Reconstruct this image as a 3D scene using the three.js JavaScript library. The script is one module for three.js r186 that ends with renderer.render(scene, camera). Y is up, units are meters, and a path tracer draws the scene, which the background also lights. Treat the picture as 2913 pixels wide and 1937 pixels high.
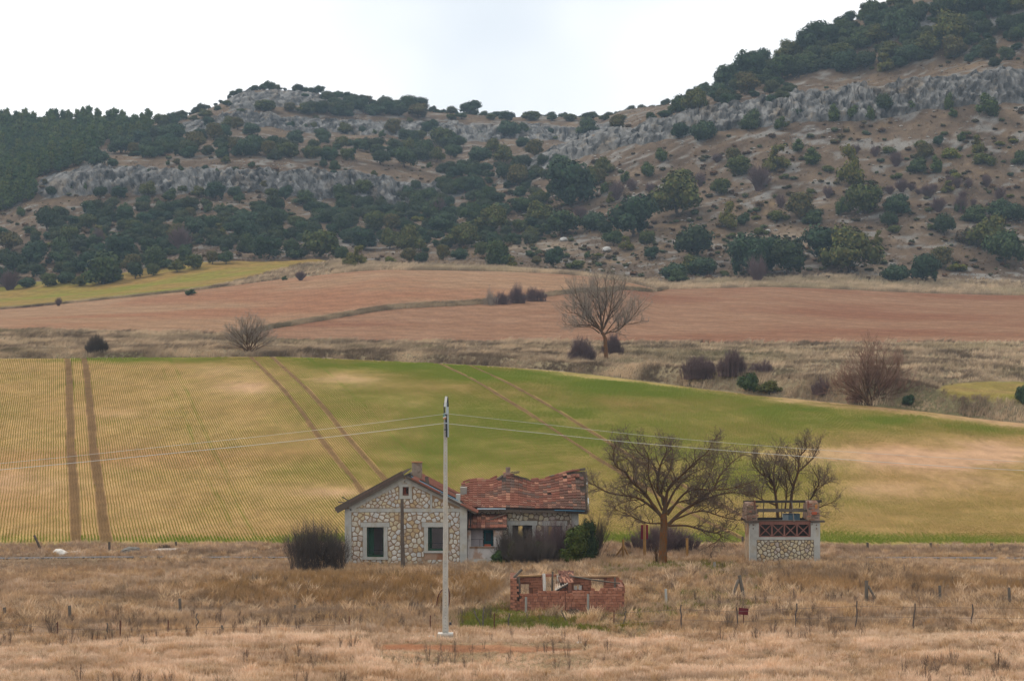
import * as THREE from 'three';
import { mergeGeometries, mergeVertices } from 'three/addons/utils/BufferGeometryUtils.js';

// ------------------------------------------------------------------ camera, sky, sun, exposure
const F = 5630, CX = 1456.5, CY = 1110, CAM = 10.4;       // focal length and principal point in picture pixels, eye height in metres
const scene = new THREE.Scene();
const renderer = new THREE.WebGLRenderer({ antialias: true });
renderer.toneMapping = THREE.LinearToneMapping;
renderer.toneMappingExposure = 1.2;
renderer.shadowMap.enabled = true;
const camera = new THREE.PerspectiveCamera(2 * Math.atan(968.5 / F) * 180 / Math.PI, 2913 / 1937, 1, 6000);
camera.position.set(0, CAM, 0);
camera.lookAt(0, CAM, -100);
camera.setViewOffset(2913, 1937, 0, -(CY - 968.5), 2913, 1937);   // shift lens: verticals stay vertical
scene.add(camera);

const SUN_DIR = new THREE.Vector3(-0.62, 0.74, -0.42).normalize();
const sun = new THREE.DirectionalLight(new THREE.Color(1.0, 0.93, 0.82), 1.5);
sun.position.copy(SUN_DIR).multiplyScalar(400).add(new THREE.Vector3(0, 0, -150));
sun.target.position.set(0, 0, -150);
sun.castShadow = true;
sun.shadow.radius = 20;
sun.shadow.mapSize.set(4096, 4096);
Object.assign(sun.shadow.camera, { left: -200, right: 200, top: 300, bottom: -200, near: 1, far: 1600 });
scene.add(sun, sun.target);

// ------------------------------------------------------------------ small maths
function rng(seed) { let a = seed >>> 0; return () => { a = (a + 0x6D2B79F5) | 0; let t = Math.imul(a ^ (a >>> 15), 1 | a); t = (t + Math.imul(t ^ (t >>> 7), 61 | t)) ^ t; return ((t ^ (t >>> 14)) >>> 0) / 4294967296; }; }
function h2(x, y, s = 0) { let n = Math.imul(x | 0, 374761393) ^ Math.imul(y | 0, 668265263) ^ Math.imul(s | 0, 1274126177); n = Math.imul(n ^ (n >>> 13), 1274126177); n ^= n >>> 16; return (n >>> 0) / 4294967296; }
const sm = t => t * t * (3 - 2 * t);
const clamp = (x, a = 0, b = 1) => Math.min(b, Math.max(a, x));
const step = (a, b, x) => sm(clamp((x - a) / (b - a)));
const mix = (a, b, t) => a + (b - a) * t;
function vn(x, y, s = 0) { const i = Math.floor(x), j = Math.floor(y), u = sm(x - i), v = sm(y - j); return mix(mix(h2(i, j, s), h2(i + 1, j, s), u), mix(h2(i, j + 1, s), h2(i + 1, j + 1, s), u), v); }
function fbm(x, y, o = 4, s = 0) { let a = 0, w = 0.5, n = 0; for (let k = 0; k < o; k++) { a += w * vn(x, y, s + k * 17); n += w; w *= 0.5; x = x * 2.03 + 11.3; y = y * 2.03 - 7.1; } return a / n; }
function pchip(xs, ys) {
  const n = xs.length, h = [], dl = [], m = new Array(n).fill(0);
  for (let i = 0; i < n - 1; i++) { h[i] = xs[i + 1] - xs[i]; dl[i] = h[i] > 1e-9 ? (ys[i + 1] - ys[i]) / h[i] : 0; }
  for (let i = 1; i < n - 1; i++) if (dl[i - 1] * dl[i] > 0) m[i] = 2 * dl[i - 1] * dl[i] / (dl[i - 1] + dl[i]);
  m[0] = dl[0]; m[n - 1] = dl[n - 2];
  return x => {
    if (x <= xs[0]) return ys[0]; if (x >= xs[n - 1]) return ys[n - 1];
    let lo = 0, hi = n - 1; while (hi - lo > 1) { const k = (lo + hi) >> 1; if (xs[k] <= x) lo = k; else hi = k; }
    const H = h[lo] || 1e-9, t = (x - xs[lo]) / H, t2 = t * t, t3 = t2 * t;
    return (2 * t3 - 3 * t2 + 1) * ys[lo] + (t3 - 2 * t2 + t) * H * m[lo] + (-2 * t3 + 3 * t2) * ys[lo + 1] + (t3 - t2) * H * m[lo + 1];
  };
}
const tab = pairs => pchip(pairs.map(p => p[0]), pairs.map(p => p[1]));
const s2l = c => { c /= 255; return c <= 0.04045 ? c / 12.92 : Math.pow((c + 0.055) / 1.055, 2.4); };
const l2s = c => 255 * (c <= 0.0031308 ? c * 12.92 : 1.055 * Math.pow(c, 1 / 2.4) - 0.055);
const col = (r, g, b) => new THREE.Color().setRGB(r, g, b);          // linear base colour
const cmix = (a, b, t) => [mix(a[0], b[0], t), mix(a[1], b[1], t), mix(a[2], b[2], t)];

// ------------------------------------------------------------------ sky: bright thin overcast with faint blue openings
{
  const W = 1024, H = 512, data = new Float32Array(W * H * 4);
  for (let j = 0; j < H; j++) {
    const el = (0.5 - (j + 0.5) / H) * -Math.PI;               // row 0 is straight down
    const sy = Math.sin(el), cy = Math.cos(el);
    for (let i = 0; i < W; i++) {
      const az = ((i + 0.5) / W - 0.5) * 2 * Math.PI;
      const dx = Math.cos(az) * cy, dz = Math.sin(az) * cy;
      const q = 1 / (Math.max(sy, 0) + 0.25);
      const n = fbm(dx * q * 2.6 + 57.0, dz * q * 1.7 + 29.7, 5, 9) * 0.6 + fbm(dx * 3 + 16, dz * 3 + sy * 7, 3, 33) * 0.4;
      const blue = step(0.34, 0.80, n) * 0.9;
      const sd = Math.max(0, dx * SUN_DIR.x + sy * SUN_DIR.y + dz * SUN_DIR.z);
      const base = 1.10 + 0.28 * Math.pow(sd, 3);
      const k = (j * W + i) * 4, c = cmix([base * 1.0, base * 0.995, base * 0.985], [0.69, 0.755, 0.825], blue);
      const g = sy < 0 ? [0.3, 0.25, 0.19] : c;
      data[k] = g[0]; data[k + 1] = g[1]; data[k + 2] = g[2]; data[k + 3] = 1;
    }
  }
  const t = new THREE.DataTexture(data, W, H, THREE.RGBAFormat, THREE.FloatType);
  t.mapping = THREE.EquirectangularReflectionMapping; t.magFilter = THREE.LinearFilter; t.minFilter = THREE.LinearFilter; t.needsUpdate = true;
  scene.background = t; scene.environment = t;
}
scene.fog = new THREE.FogExp2(new THREE.Color(0.58, 0.78, 1.0), 0.00018);

// ------------------------------------------------------------------ procedural textures (tileable, metres through uv)
function tn(u, v, p, s) { const x = u * p, y = v * p, i = Math.floor(x), j = Math.floor(y), a = sm(x - i), b = sm(y - j), w = k => ((k % p) + p) % p; return mix(mix(h2(w(i), w(j), s), h2(w(i + 1), w(j), s), a), mix(h2(w(i), w(j + 1), s), h2(w(i + 1), w(j + 1), s), a), b); }
function tf(u, v, p, o, s) { let a = 0, w = 0.5, n = 0; for (let k = 0; k < o; k++) { a += w * tn(u, v, p, s + k); n += w; w *= 0.55; p *= 2; } return a / n; }
function texture(size, fn, srgb = true) {
  const d = new Uint8Array(size * size * 4);
  for (let j = 0; j < size; j++) for (let i = 0; i < size; i++) { const c = fn((i + 0.5) / size, (j + 0.5) / size), k = (j * size + i) * 4; for (let m = 0; m < 3; m++) d[k + m] = clamp(srgb ? l2s(clamp(c[m])) : c[m] * 255, 0, 255); d[k + 3] = 255; }
  const t = new THREE.DataTexture(d, size, size, THREE.RGBAFormat); t.wrapS = t.wrapT = THREE.RepeatWrapping; t.magFilter = THREE.LinearFilter; t.minFilter = THREE.LinearMipmapLinearFilter; t.generateMipmaps = true;
  if (srgb) t.colorSpace = THREE.SRGBColorSpace; t.needsUpdate = true; return t;
}
const g3 = v => [v, v, v];
const T = {
  soil: texture(1024, (u, v) => { const a = tf(u, v, 8, 6, 1), b = tn(u, v, 256, 50), c = tn(u, v, 128, 51); let k = 0.40 + 0.5 * a + 0.28 * (b - 0.5) + 0.22 * (c - 0.5); return [k, k * 0.985, k * 0.96]; }),
  soilB: texture(512, (u, v) => g3(0.5 * tf(u, v, 16, 5, 4) + 0.5 * tn(u, v, 128, 70)), false),
  // drilled field: 32 rows across a 6.4 m tile, pale ridges of crumbly soil between darker seed furrows
  drill: texture(1024, (u, v) => { const wob = 0.45 * (tf(u, v, 4, 4, 20) - 0.5); const ph = ((u * 32 + wob * 3) % 1 + 1) % 1; const r = 0.5 + 0.5 * Math.cos(2 * Math.PI * ph); const n = tf(u, v, 16, 5, 9), c = tn(u, v, 200, 60); const k = mix(0.74, 0.96, Math.pow(r, 0.8) * (0.4 + 0.9 * n)) * (0.62 + 0.72 * c); return [k, k * mix(0.95, 0.97, r), k * mix(0.84, 0.93, r)]; }),
  plough: texture(1024, (u, v) => { const n = tf(u, v, 6, 6, 90), c = tn(u, v, 128, 95), s = tn(u * 1, v, 64, 97), st = tf(u * 0.25, v, 24, 3, 99); const k = 0.36 + 0.38 * n + 0.34 * (c - 0.5) + 0.3 * (s - 0.5) + 0.1 * (st - 0.5); return [k + 0.12, (k + 0.12) * 0.98, (k + 0.12) * 0.96]; }),
  turf: texture(1024, (u, v) => { const n = tf(u, v, 8, 6, 120), b = tn(u, v, 96, 125), c = tn(u, v, 230, 126); const k = 0.38 + 0.5 * n + 0.3 * (b - 0.5) + 0.25 * (c - 0.5); return [k, k * (0.96 + 0.06 * b), k * (0.9 + 0.1 * b)]; }),
  rock: texture(512, (u, v) => { const n = tf(u, v, 4, 6, 140), b = tf(u * 1, v, 32, 3, 145), o = step(0.62, 0.8, tf(u, v, 5, 4, 149)); const k = 0.42 + 0.42 * n + 0.35 * (b - 0.5); return [k * (1 + 0.08 * o), k * (1 - 0.03 * o), k * (1 - 0.16 * o)]; }),
  plain: texture(512, (u, v) => { const n = tf(u, v, 5, 6, 160), b = tn(u, v, 128, 165), st = step(0.55, 0.85, tf(u, v * 0.5, 7, 5, 168)); const k = 0.62 + 0.32 * n + 0.14 * (b - 0.5); return [k * (1 - 0.10 * st), k * (1 - 0.16 * st), k * (1 - 0.25 * st)]; }),
  stained: texture(512, (u, v) => { const n = tf(u, v, 6, 6, 180), r = step(0.50, 0.72, tf(u, v, 4, 5, 186)), w = step(0.6, 0.7, tf(u, v, 9, 4, 190)); let k = 0.6 + 0.35 * n; let c = [k, k, k]; c = cmix(c, [0.46, 0.27, 0.15], r * 0.75); return cmix(c, [0.3, 0.28, 0.25], w * 0.5); }),
  wood: texture(512, (u, v) => { const g = tf(u * 8 % 1, v, 8, 4, 200), f = tn(u, v, 4, 204), l = tn((u * 24) % 1, v, 12, 206); const k = 0.42 + 0.4 * g + 0.25 * (l - 0.5) + 0.2 * f; return [k, k * 0.97, k * 0.93]; }),
  bark: texture(512, (u, v) => { const n = tf(u, v, 8, 5, 220), li = step(0.5, 0.64, tf(u, v, 6, 5, 226)); const k = 0.45 + 0.5 * n; return cmix([k, k * 0.92, k * 0.82], [0.95, 0.52, 0.14], li * 0.8); }),
  adobe: texture(512, (u, v) => { const n = tf(u, v, 6, 6, 240), b = tn(u, v, 100, 246); const k = 0.55 + 0.4 * n + 0.25 * (b - 0.5); return [k, k * 0.98, k * 0.95]; }),
};
function mat(r, g, b, tex, o = {}) { return new THREE.MeshPhysicalMaterial({ specularIntensity: 0.2, color: col(r, g, b), roughness: 0.9, metalness: 0, map: tex || null, ...o }); }
const M = {
  concrete: mat(0.47, 0.46, 0.42, T.plain), paleConcrete: mat(0.58, 0.56, 0.51, T.plain), greyBase: mat(0.34, 0.32, 0.28, T.plain),
  plaster: mat(0.66, 0.60, 0.56, T.stained), interior: mat(0.62, 0.55, 0.56, T.plain), mortar: mat(0.36, 0.25, 0.16, T.adobe),
  greyMortar: mat(0.22, 0.17, 0.125, T.adobe),
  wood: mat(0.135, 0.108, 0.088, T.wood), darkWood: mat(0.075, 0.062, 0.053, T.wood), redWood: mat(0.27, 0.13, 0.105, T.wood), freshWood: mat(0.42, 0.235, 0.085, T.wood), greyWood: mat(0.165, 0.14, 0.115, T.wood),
  green: mat(0.035, 0.085, 0.055, T.plain), teal: mat(0.03, 0.12, 0.14, T.plain), blueSheet: mat(0.10, 0.20, 0.29, T.plain), tankBlue: mat(0.13, 0.21, 0.27, T.plain, { roughness: 0.5 }), tankPale: mat(0.33, 0.39, 0.42, T.plain, { roughness: 0.5 }),
  signRust: mat(0.15, 0.03, 0.035, T.plain), rust: mat(0.13, 0.05, 0.035, T.adobe), maroon: mat(0.24, 0.022, 0.045, T.plain), zinc: mat(0.46, 0.53, 0.58, T.plain, { metalness: 0.35, roughness: 0.55 }), white: mat(0.80, 0.80, 0.78, T.plain), darkIron: mat(0.06, 0.065, 0.075, T.plain, { metalness: 0.5, roughness: 0.6 }),
  wire: mat(0.48, 0.49, 0.46, null, { roughness: 0.6 }), fenceWire: mat(0.16, 0.13, 0.11, null),
  adobeCore: mat(0.26, 0.122, 0.082, T.adobe), sheet: mat(0.66, 0.60, 0.52, T.stained), redBrick: mat(0.42, 0.11, 0.055, T.adobe), slab: mat(0.72, 0.68, 0.62, T.plain), path: mat(0.20, 0.185, 0.18, T.rock),
  bark: mat(0.17, 0.105, 0.058, T.bark), bark2: mat(0.125, 0.092, 0.064, T.bark), twig: mat(0.115, 0.082, 0.062, null), purpleTwig: mat(0.135, 0.088, 0.085, null), redTwig: mat(0.24, 0.135, 0.095, null), darkTwig: mat(0.095, 0.074, 0.06, null), paleTwig: mat(0.27, 0.225, 0.18, null), oakBark: mat(0.07, 0.055, 0.045, null),
  insulator: mat(0.05, 0.28, 0.26, null, { roughness: 0.25 }), amber: mat(0.5, 0.2, 0.08, null, { roughness: 0.25 }),
};
const stoneMats = [[0.60, 0.54, 0.43], [0.66, 0.62, 0.55], [0.56, 0.46, 0.31], [0.52, 0.38, 0.22], [0.58, 0.57, 0.54], [0.52, 0.44, 0.38], [0.46, 0.38, 0.30], [0.62, 0.52, 0.34]].map(c => mat(...c, T.plain));
const tileMats = [[0.23, 0.09, 0.06], [0.275, 0.112, 0.075], [0.18, 0.08, 0.058], [0.16, 0.085, 0.063], [0.42, 0.21, 0.14], [0.15, 0.102, 0.082], [0.29, 0.15, 0.105]].map(c => mat(...c, T.adobe));
const brickMats = [[0.35, 0.145, 0.09], [0.40, 0.175, 0.11], [0.32, 0.135, 0.088], [0.37, 0.16, 0.105], [0.44, 0.205, 0.135]].map(c => mat(...c, T.adobe));

// ------------------------------------------------------------------ things, parts, names
const used = new Map(), ORG = new Map();
function numbered(n) { const k = used.get(n) || 0; used.set(n, k + 1); return k ? `${n}_${String(k).padStart(3, '0')}` : n; }
function shadows(o) { o.castShadow = o.receiveShadow = true; return o; }
function thing(name, label, category, o, group) { const g = new THREE.Group(); g.name = numbered(name); g.position.copy(o); g.userData = { label, category }; if (group) g.userData.group = group; scene.add(g); ORG.set(g, o.clone()); return g; }
function part(parent, name, geo, m, org) { const o = org || ORG.get(parent); geo.translate(-o.x, -o.y, -o.z); const me = shadows(new THREE.Mesh(geo, m)); me.name = name; parent.add(me); ORG.set(me, o); return me; }
function structure(name, geo, m, label, category) { const me = shadows(new THREE.Mesh(geo, m)); me.name = numbered(name); me.userData = { kind: 'structure', label, category }; scene.add(me); return me; }
function single(name, geo, m, label, category, org, group) { geo.translate(-org.x, -org.y, -org.z); const me = shadows(new THREE.Mesh(geo, m)); me.name = numbered(name); me.position.copy(org); me.userData = { label, category }; if (group) me.userData.group = group; scene.add(me); return me; }
const V = (x, y, z) => new THREE.Vector3(x, y, z);

// ------------------------------------------------------------------ mesh helpers
function boxUV(g, s = 1) {                                       // uv in metres by the way each face points
  if (g.index) g = g.toNonIndexed(); g.computeVertexNormals();
  const p = g.attributes.position, n = g.attributes.normal, uv = new Float32Array(p.count * 2);
  for (let i = 0; i < p.count; i++) { const ax = Math.abs(n.getX(i)), ay = Math.abs(n.getY(i)), az = Math.abs(n.getZ(i)); const x = p.getX(i), y = p.getY(i), z = p.getZ(i); const [a, b] = ay > ax && ay > az ? [x, z] : ax > az ? [z, y] : [x, y]; uv[2 * i] = a / s; uv[2 * i + 1] = b / s; }
  g.setAttribute('uv', new THREE.BufferAttribute(uv, 2)); return g;
}
function box(x0, x1, y0, y1, z0, z1) { const g = new THREE.BoxGeometry(x1 - x0, y1 - y0, z1 - z0); g.translate((x0 + x1) / 2, (y0 + y1) / 2, (z0 + z1) / 2); return boxUV(g, 2); }
function beam(a, b, w, h, roll = 0) {                             // a timber between two points, w across, h high; uv runs along it
  const L = a.distanceTo(b), g = boxUV(new THREE.BoxGeometry(w, h, L), 1), q = new THREE.Quaternion(), m = new THREE.Matrix4().lookAt(a, b, Math.abs(b.clone().sub(a).normalize().y) > 0.95 ? V(0, 0, 1) : V(0, 1, 0));
  q.setFromRotationMatrix(m); g.rotateZ(roll); g.applyQuaternion(q); g.translate((a.x + b.x) / 2, (a.y + b.y) / 2, (a.z + b.z) / 2); return g;
}
const merge = a => mergeGeometries(a.map(g => g.index ? g.toNonIndexed() : g));
class Tubes {                                                     // tapered tubes along point lists
  constructor() { this.p = []; this.i = []; this.uv = []; }
  add(pts, rad, sides = 5) {
    const n = pts.length, base = this.p.length / 3, t = V(0, 0, 0), u = V(0, 0, 0), w = V(0, 0, 0); let len = 0;
    for (let k = 0; k < n; k++) {
      t.copy(pts[Math.min(k + 1, n - 1)]).sub(pts[Math.max(k - 1, 0)]).normalize();
      u.set(0.31, 0.12, 0.94); u.addScaledVector(t, -u.dot(t)); if (u.lengthSq() < 1e-4) u.set(1, 0, 0).addScaledVector(t, -t.x); u.normalize(); w.crossVectors(t, u);
      if (k) len += pts[k].distanceTo(pts[k - 1]);
      for (let s = 0; s < sides; s++) { const a = s / sides * 6.28319, c = Math.cos(a) * rad[k], d = Math.sin(a) * rad[k]; this.p.push(pts[k].x + u.x * c + w.x * d, pts[k].y + u.y * c + w.y * d, pts[k].z + u.z * c + w.z * d); this.uv.push(s / sides * Math.max(rad[0] * 6, 0.2), len); }
      if (k) for (let s = 0; s < sides; s++) { const a = base + (k - 1) * sides + s, b = base + (k - 1) * sides + (s + 1) % sides; this.i.push(a, b, a + sides, b, b + sides, a + sides); }
    }
    return this;
  }
  cap(pts, rad, sides) { this.add(pts, rad, sides); const b = this.p.length / 3 - sides; for (let s = 1; s < sides - 1; s++) this.i.push(b, b + s, b + s + 1); return this; }
  geo() { const g = new THREE.BufferGeometry(); g.setAttribute('position', new THREE.Float32BufferAttribute(this.p, 3)); g.setAttribute('uv', new THREE.Float32BufferAttribute(this.uv, 2)); g.setIndex(this.i); g.computeVertexNormals(); return g; }
}
function smoothPts(p, k = 3) { const c = new THREE.CatmullRomCurve3(p, false, 'centripetal'); return c.getPoints((p.length - 1) * k); }

// ------------------------------------------------------------------ the lie of the land
// Level lines across the view: for each bearing a distance and a height (or the height at which the line shows)
const yd = (y, d) => ({ d: tab(d), h: (px, dd) => CAM + (CY - tabY(y)(px)) * dd / F });
const tabs = new Map(); function tabY(y) { if (!tabs.has(y)) tabs.set(y, tab(y)); return tabs.get(y); }
const hd = (d, h) => { const t = Array.isArray(h) ? tab(h) : () => h; return { d: () => d, h: px => t(px) }; };
const yF = [[-1500, 1016], [0, 1020], [500, 1017], [740, 1015], [1112, 1028], [1359, 1040], [1606, 1058], [1853, 1087], [2100, 1118], [2347, 1143], [2594, 1167], [2913, 1204], [4400, 1290]];
const dF = [[-1500, 230], [0, 230], [1200, 228], [1850, 215], [2350, 200], [2913, 190], [4400, 175]];
const yG = [[-1500, 940], [0, 941], [400, 946], [620, 954], [778, 970], [1112, 973], [1606, 972], [2100, 976], [2913, 973], [4400, 975]];
const yH = [[-1500, 950], [0, 880], [296, 852], [593, 821], [865, 787], [1112, 768], [1359, 771], [1606, 781], [1770, 800], [1890, 822], [2100, 818], [2174, 816], [2347, 821], [2594, 832], [2913, 840], [4400, 850]];
const yI = [[-1500, 860], [0, 822], [300, 790], [600, 752], [940, 732], [1100, 755], [1400, 765], [1650, 785], [1900, 808], [2100, 803], [2350, 797], [2600, 808], [2913, 818], [4400, 830]];
const yJ = [[-1500, 620], [0, 600], [100, 562], [300, 550], [620, 545], [930, 565], [1150, 580], [1300, 556], [1400, 520], [1480, 494], [1640, 445], [1790, 408], [2000, 365], [2100, 352], [2470, 327], [2710, 296], [2913, 284], [4400, 240]];
const yJ2 = [[-1500, 590], [0, 552], [120, 513], [300, 482], [500, 488], [740, 488], [990, 500], [1240, 528], [1320, 515], [1400, 488], [1470, 470], [1606, 424], [1790, 370], [1927, 333], [2100, 297], [2470, 253], [2717, 222], [2913, 198], [4400, 150]];
const yM = [[-1500, 480], [0, 440], [300, 410], [520, 372], [680, 352], [865, 370], [1110, 377], [1360, 389], [1606, 390], [1700, 372], [1800, 346], [1927, 322], [2100, 275], [2470, 225], [2913, 150], [4400, 60]];
const yM2 = [[-1500, 460], [0, 415], [300, 385], [520, 356], [680, 324], [800, 331], [990, 346], [1235, 358], [1480, 360], [1606, 366], [1700, 360], [1800, 338], [1927, 315], [2100, 262], [2470, 205], [2913, 125], [4400, 30]];
const yS = [[-1500, 390], [0, 350], [120, 342], [300, 356], [430, 352], [530, 335], [620, 302], [670, 275], [740, 259], [865, 264], [990, 284], [1110, 312], [1260, 332], [1480, 347], [1700, 350], [1800, 334], [1927, 308], [2040, 272], [2224, 185], [2347, 110], [2470, 45], [2560, 0], [2700, -60], [2913, -140], [4400, -420]];
const dJ = [[-1500, 600], [0, 620], [1300, 630], [1480, 640], [1790, 610], [2100, 585], [2470, 570], [2913, 560], [4400, 540]];
const dM = [[-1500, 750], [0, 760], [1480, 780], [1700, 760], [1800, 720], [2100, 630], [2913, 600], [4400, 580]];
const dS = [[-1500, 830], [0, 830], [740, 835], [1480, 870], [1800, 840], [1927, 800], [2100, 710], [2470, 690], [2913, 690], [4400, 690]];
const sh = (t, k) => t.map(([a, b]) => [a, b + k]);
const LV = [
  hd(12, 0), hd(60, 0), hd(82, 0), hd(90, 0.04),
  hd(99, [[-1500, -0.2], [300, -0.5], [700, -0.85], [1350, -0.8], [1440, -0.05], [1800, 0.12], [2100, 0.2], [2500, 0.05], [2913, 0], [4400, 0]]),
  hd(105.5, [[-1500, 0], [300, 0.1], [600, 0.4], [850, 0.55], [1400, 0.6], [1700, 0.66], [2100, 0.75], [2400, 0.72], [2700, 0.5], [2913, 0.35], [4400, 0.3]]),
  hd(112, [[-1500, 0.2], [300, 0.35], [700, 0.55], [1700, 0.7], [2200, 0.8], [2450, 0.7], [2913, 0.45], [4400, 0.3]]),
  hd(116.8, 0.40), hd(119, 0.36), hd(122, 0.55), hd(124.5, 0.6), hd(130, 1.05),
  yd(yF, dF), yd(yG, [[-1500, 290], [4400, 290]]), yd(yH, [[-1500, 400], [0, 420], [1112, 430], [4400, 430]]), yd(yI, [[-1500, 500], [0, 500], [940, 500], [1100, 470], [1300, 450], [4400, 450]]),
  yd(yJ, dJ), yd(yJ2, dJ.map(([a, b]) => [a, b + 10])), yd(yM, dM), yd(yM2, dM.map(([a, b]) => [a, b + (a < 1700 ? 11 : 5)])), yd(yS, dS),
];
const [cField, cF, cG, cH, cI, cS] = [10, 12, 13, 14, 15, 20];
const dOf = k => px => LV[k].d(px);
const PX0 = -1500, PSTEP = 4, colCache = new Map();
function column(i) {
  let c = colCache.get(i);
  if (!c) {
    const px = PX0 + i * PSTEP, ds = [], hs = [];
    for (const l of LV) { const d = l.d(px), h = l.h(px, d); if (ds.length && d <= ds[ds.length - 1] + 0.5) continue; ds.push(d); hs.push(h); }
    const dl = ds[ds.length - 1], hl = hs[hs.length - 1]; ds.push(dl + 40, dl + 320, 3500); hs.push(hl - 1, hl - 45, 0);
    c = pchip(ds, hs); colCache.set(i, c);
  }
  return c;
}
const bankAmp = tab([[-1500, 0.5], [800, 0.5], [1500, 0.8], [2000, 1.8], [2913, 2.2], [4400, 1.6]]);
function Hpx(px, d) {
  const q = clamp((px - PX0) / PSTEP, 0, 1475), i = Math.floor(q), t = q - i; let h = mix(column(i)(d), column(i + 1)(d), t);
  const X = (px - CX) / F * d;
  if (d < 130) { const k = step(20, 60, d) * (1 - 0.8 * step(122, 126, d)) * (1 - 0.7 * step(108, 109.5, d) * (1 - step(119, 120, d))); h += k * (0.55 * (fbm(X / 8, d / 4.2, 2, 300) - 0.5) + 0.18 * (vn(X / 1.6, d / 0.9, 310) - 0.5)); }
  const f0 = LV[cF].d(px);
  if (d > 126 && d < f0) h += 0.5 * (fbm(X / 22, d / 22, 2, 320) - 0.5) * step(126, 140, d) * (1 - step(f0 - 14, f0, d)) ;
  if (d > f0 && d < f0 + 60) { const a = bankAmp(px) * (0.55 + 0.9 * fbm(X / 9, d / 30, 2, 330)); h += a * step(f0, f0 + 3.0, d) * (1 - 0.85 * step(f0 + 4, f0 + 12, d)) + 0.9 * (fbm(X / 7, d / 4.5, 3, 335) - 0.5) * step(f0 + 4, f0 + 14, d) * (1 - step(f0 + 45, f0 + 58, d)); }
  if (d > 445) { const k = step(450, 520, d); h += k * (5 * (fbm(X / 38, d / 38, 3, 340) - 0.5) + 1.2 * (fbm(X / 5, d / 5, 2, 350) - 0.5)) * (1 - 0.55 * step(0, 40, d - LV[cS].d(px) + 60)); }
  return h;
}
const pxOf = (X, d) => CX + F * X / d;
const ground = (X, Z) => Hpx(pxOf(X, -Z), -Z);
const showY = (px, d) => CY + (CAM - Hpx(px, d)) * F / d;
function hit(px, py, from = 126) {                                // where the sight line through a picture point first meets the ground
  let a = from, st = 1.5;
  for (let d = from; d < 1300; d += st) { st = d < 300 ? 1 : 3; if (showY(px, d) <= py) { let lo = a, hi = d; for (let k = 0; k < 14; k++) { const m = (lo + hi) / 2; if (showY(px, m) <= py) hi = m; else lo = m; } return V((px - CX) / F * hi, Hpx(px, hi), -hi); } a = d; }
  let best = from, by = 1e9; for (let d = from; d < 1000; d += 3) { const y = showY(px, d); if (y < by) { by = y; best = d; } }   // above the skyline: the crest itself
  return V((px - CX) / F * best, Hpx(px, best), -best);
}
const at = (px, py, d) => V((px - CX) / F * d, CAM + (CY - py) * d / F, -d);
const onGround = (px, d) => V((px - CX) / F * d, Hpx(px, d), -d);
function blobs(px, py, list) { let s = 0; for (const [x, y, rx, ry, v] of list) { const q = ((px - x) / rx) ** 2 + ((py - y) / ry) ** 2; if (q < 4) s += v * Math.exp(-q * 1.6); } return s; }

const COLS = []; for (let p = -1480; p < -160; p += 60) COLS.push(p); for (let p = -160; p <= 3080; p += 9) COLS.push(p); for (let p = 3140; p <= 4380; p += 60) COLS.push(p);
function zone(name, dA, dB, rows, colour, m, uvf, label, category, p0 = -9999, p1 = 9999, fine = 1) {
  const cols = COLS.filter(p => p >= p0 && p <= p1); if (fine > 1) for (let i = cols.length - 1; i > 0; i--) if (cols[i] - cols[i - 1] < 20) cols.splice(i, 0, (cols[i] + cols[i - 1]) / 2); if (p0 > -9999) cols.unshift(p0); if (p1 < 9999) cols.push(p1);
  const R = Array.isArray(rows) ? rows : Array.from({ length: rows + 1 }, (_, i) => i / rows), P = [], C = [], U = [], I = [];
  R.forEach((t, j) => cols.forEach((px, i) => {
    const a = dA(px), b = dB(px), d = a + (b - a) * t, X = (px - CX) / F * d, y = Hpx(px, d);
    P.push(X, y, -d); const c = colour(X, -d, px, CY + (CAM - y) * F / d, d, t); C.push(c[0], c[1], c[2]); const u = uvf(X, -d); U.push(u[0], u[1]);
    if (j && i) { const n = cols.length, k = j * n + i; I.push(k, k - 1 - n, k - 1, k, k - n, k - 1 - n); }
  }));
  const g = new THREE.BufferGeometry(); g.setAttribute('position', new THREE.Float32BufferAttribute(P, 3)); g.setAttribute('color', new THREE.Float32BufferAttribute(C, 3)); g.setAttribute('uv', new THREE.Float32BufferAttribute(U, 2)); g.setIndex(I.map((v, k) => v)); 
  // wind every face upward
  for (let k = 0; k < I.length; k += 3) { const t = I[k + 1]; I[k + 1] = I[k + 2]; I[k + 2] = t; } g.setIndex(I); g.computeVertexNormals();
  if (g.attributes.normal.getY(5) < 0) { for (let k = 0; k < I.length; k += 3) { const t = I[k + 1]; I[k + 1] = I[k + 2]; I[k + 2] = t; } g.setIndex(I); g.computeVertexNormals(); }
  return structure(name, g, m, label, category);
}
const vm = (tex, o = {}) => new THREE.MeshPhysicalMaterial({ specularIntensity: 0.05, color: 0xffffff, vertexColors: true, map: tex, roughness: 0.95, ...o });
const uvw = s => (x, z) => [x / s, z / s];

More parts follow.
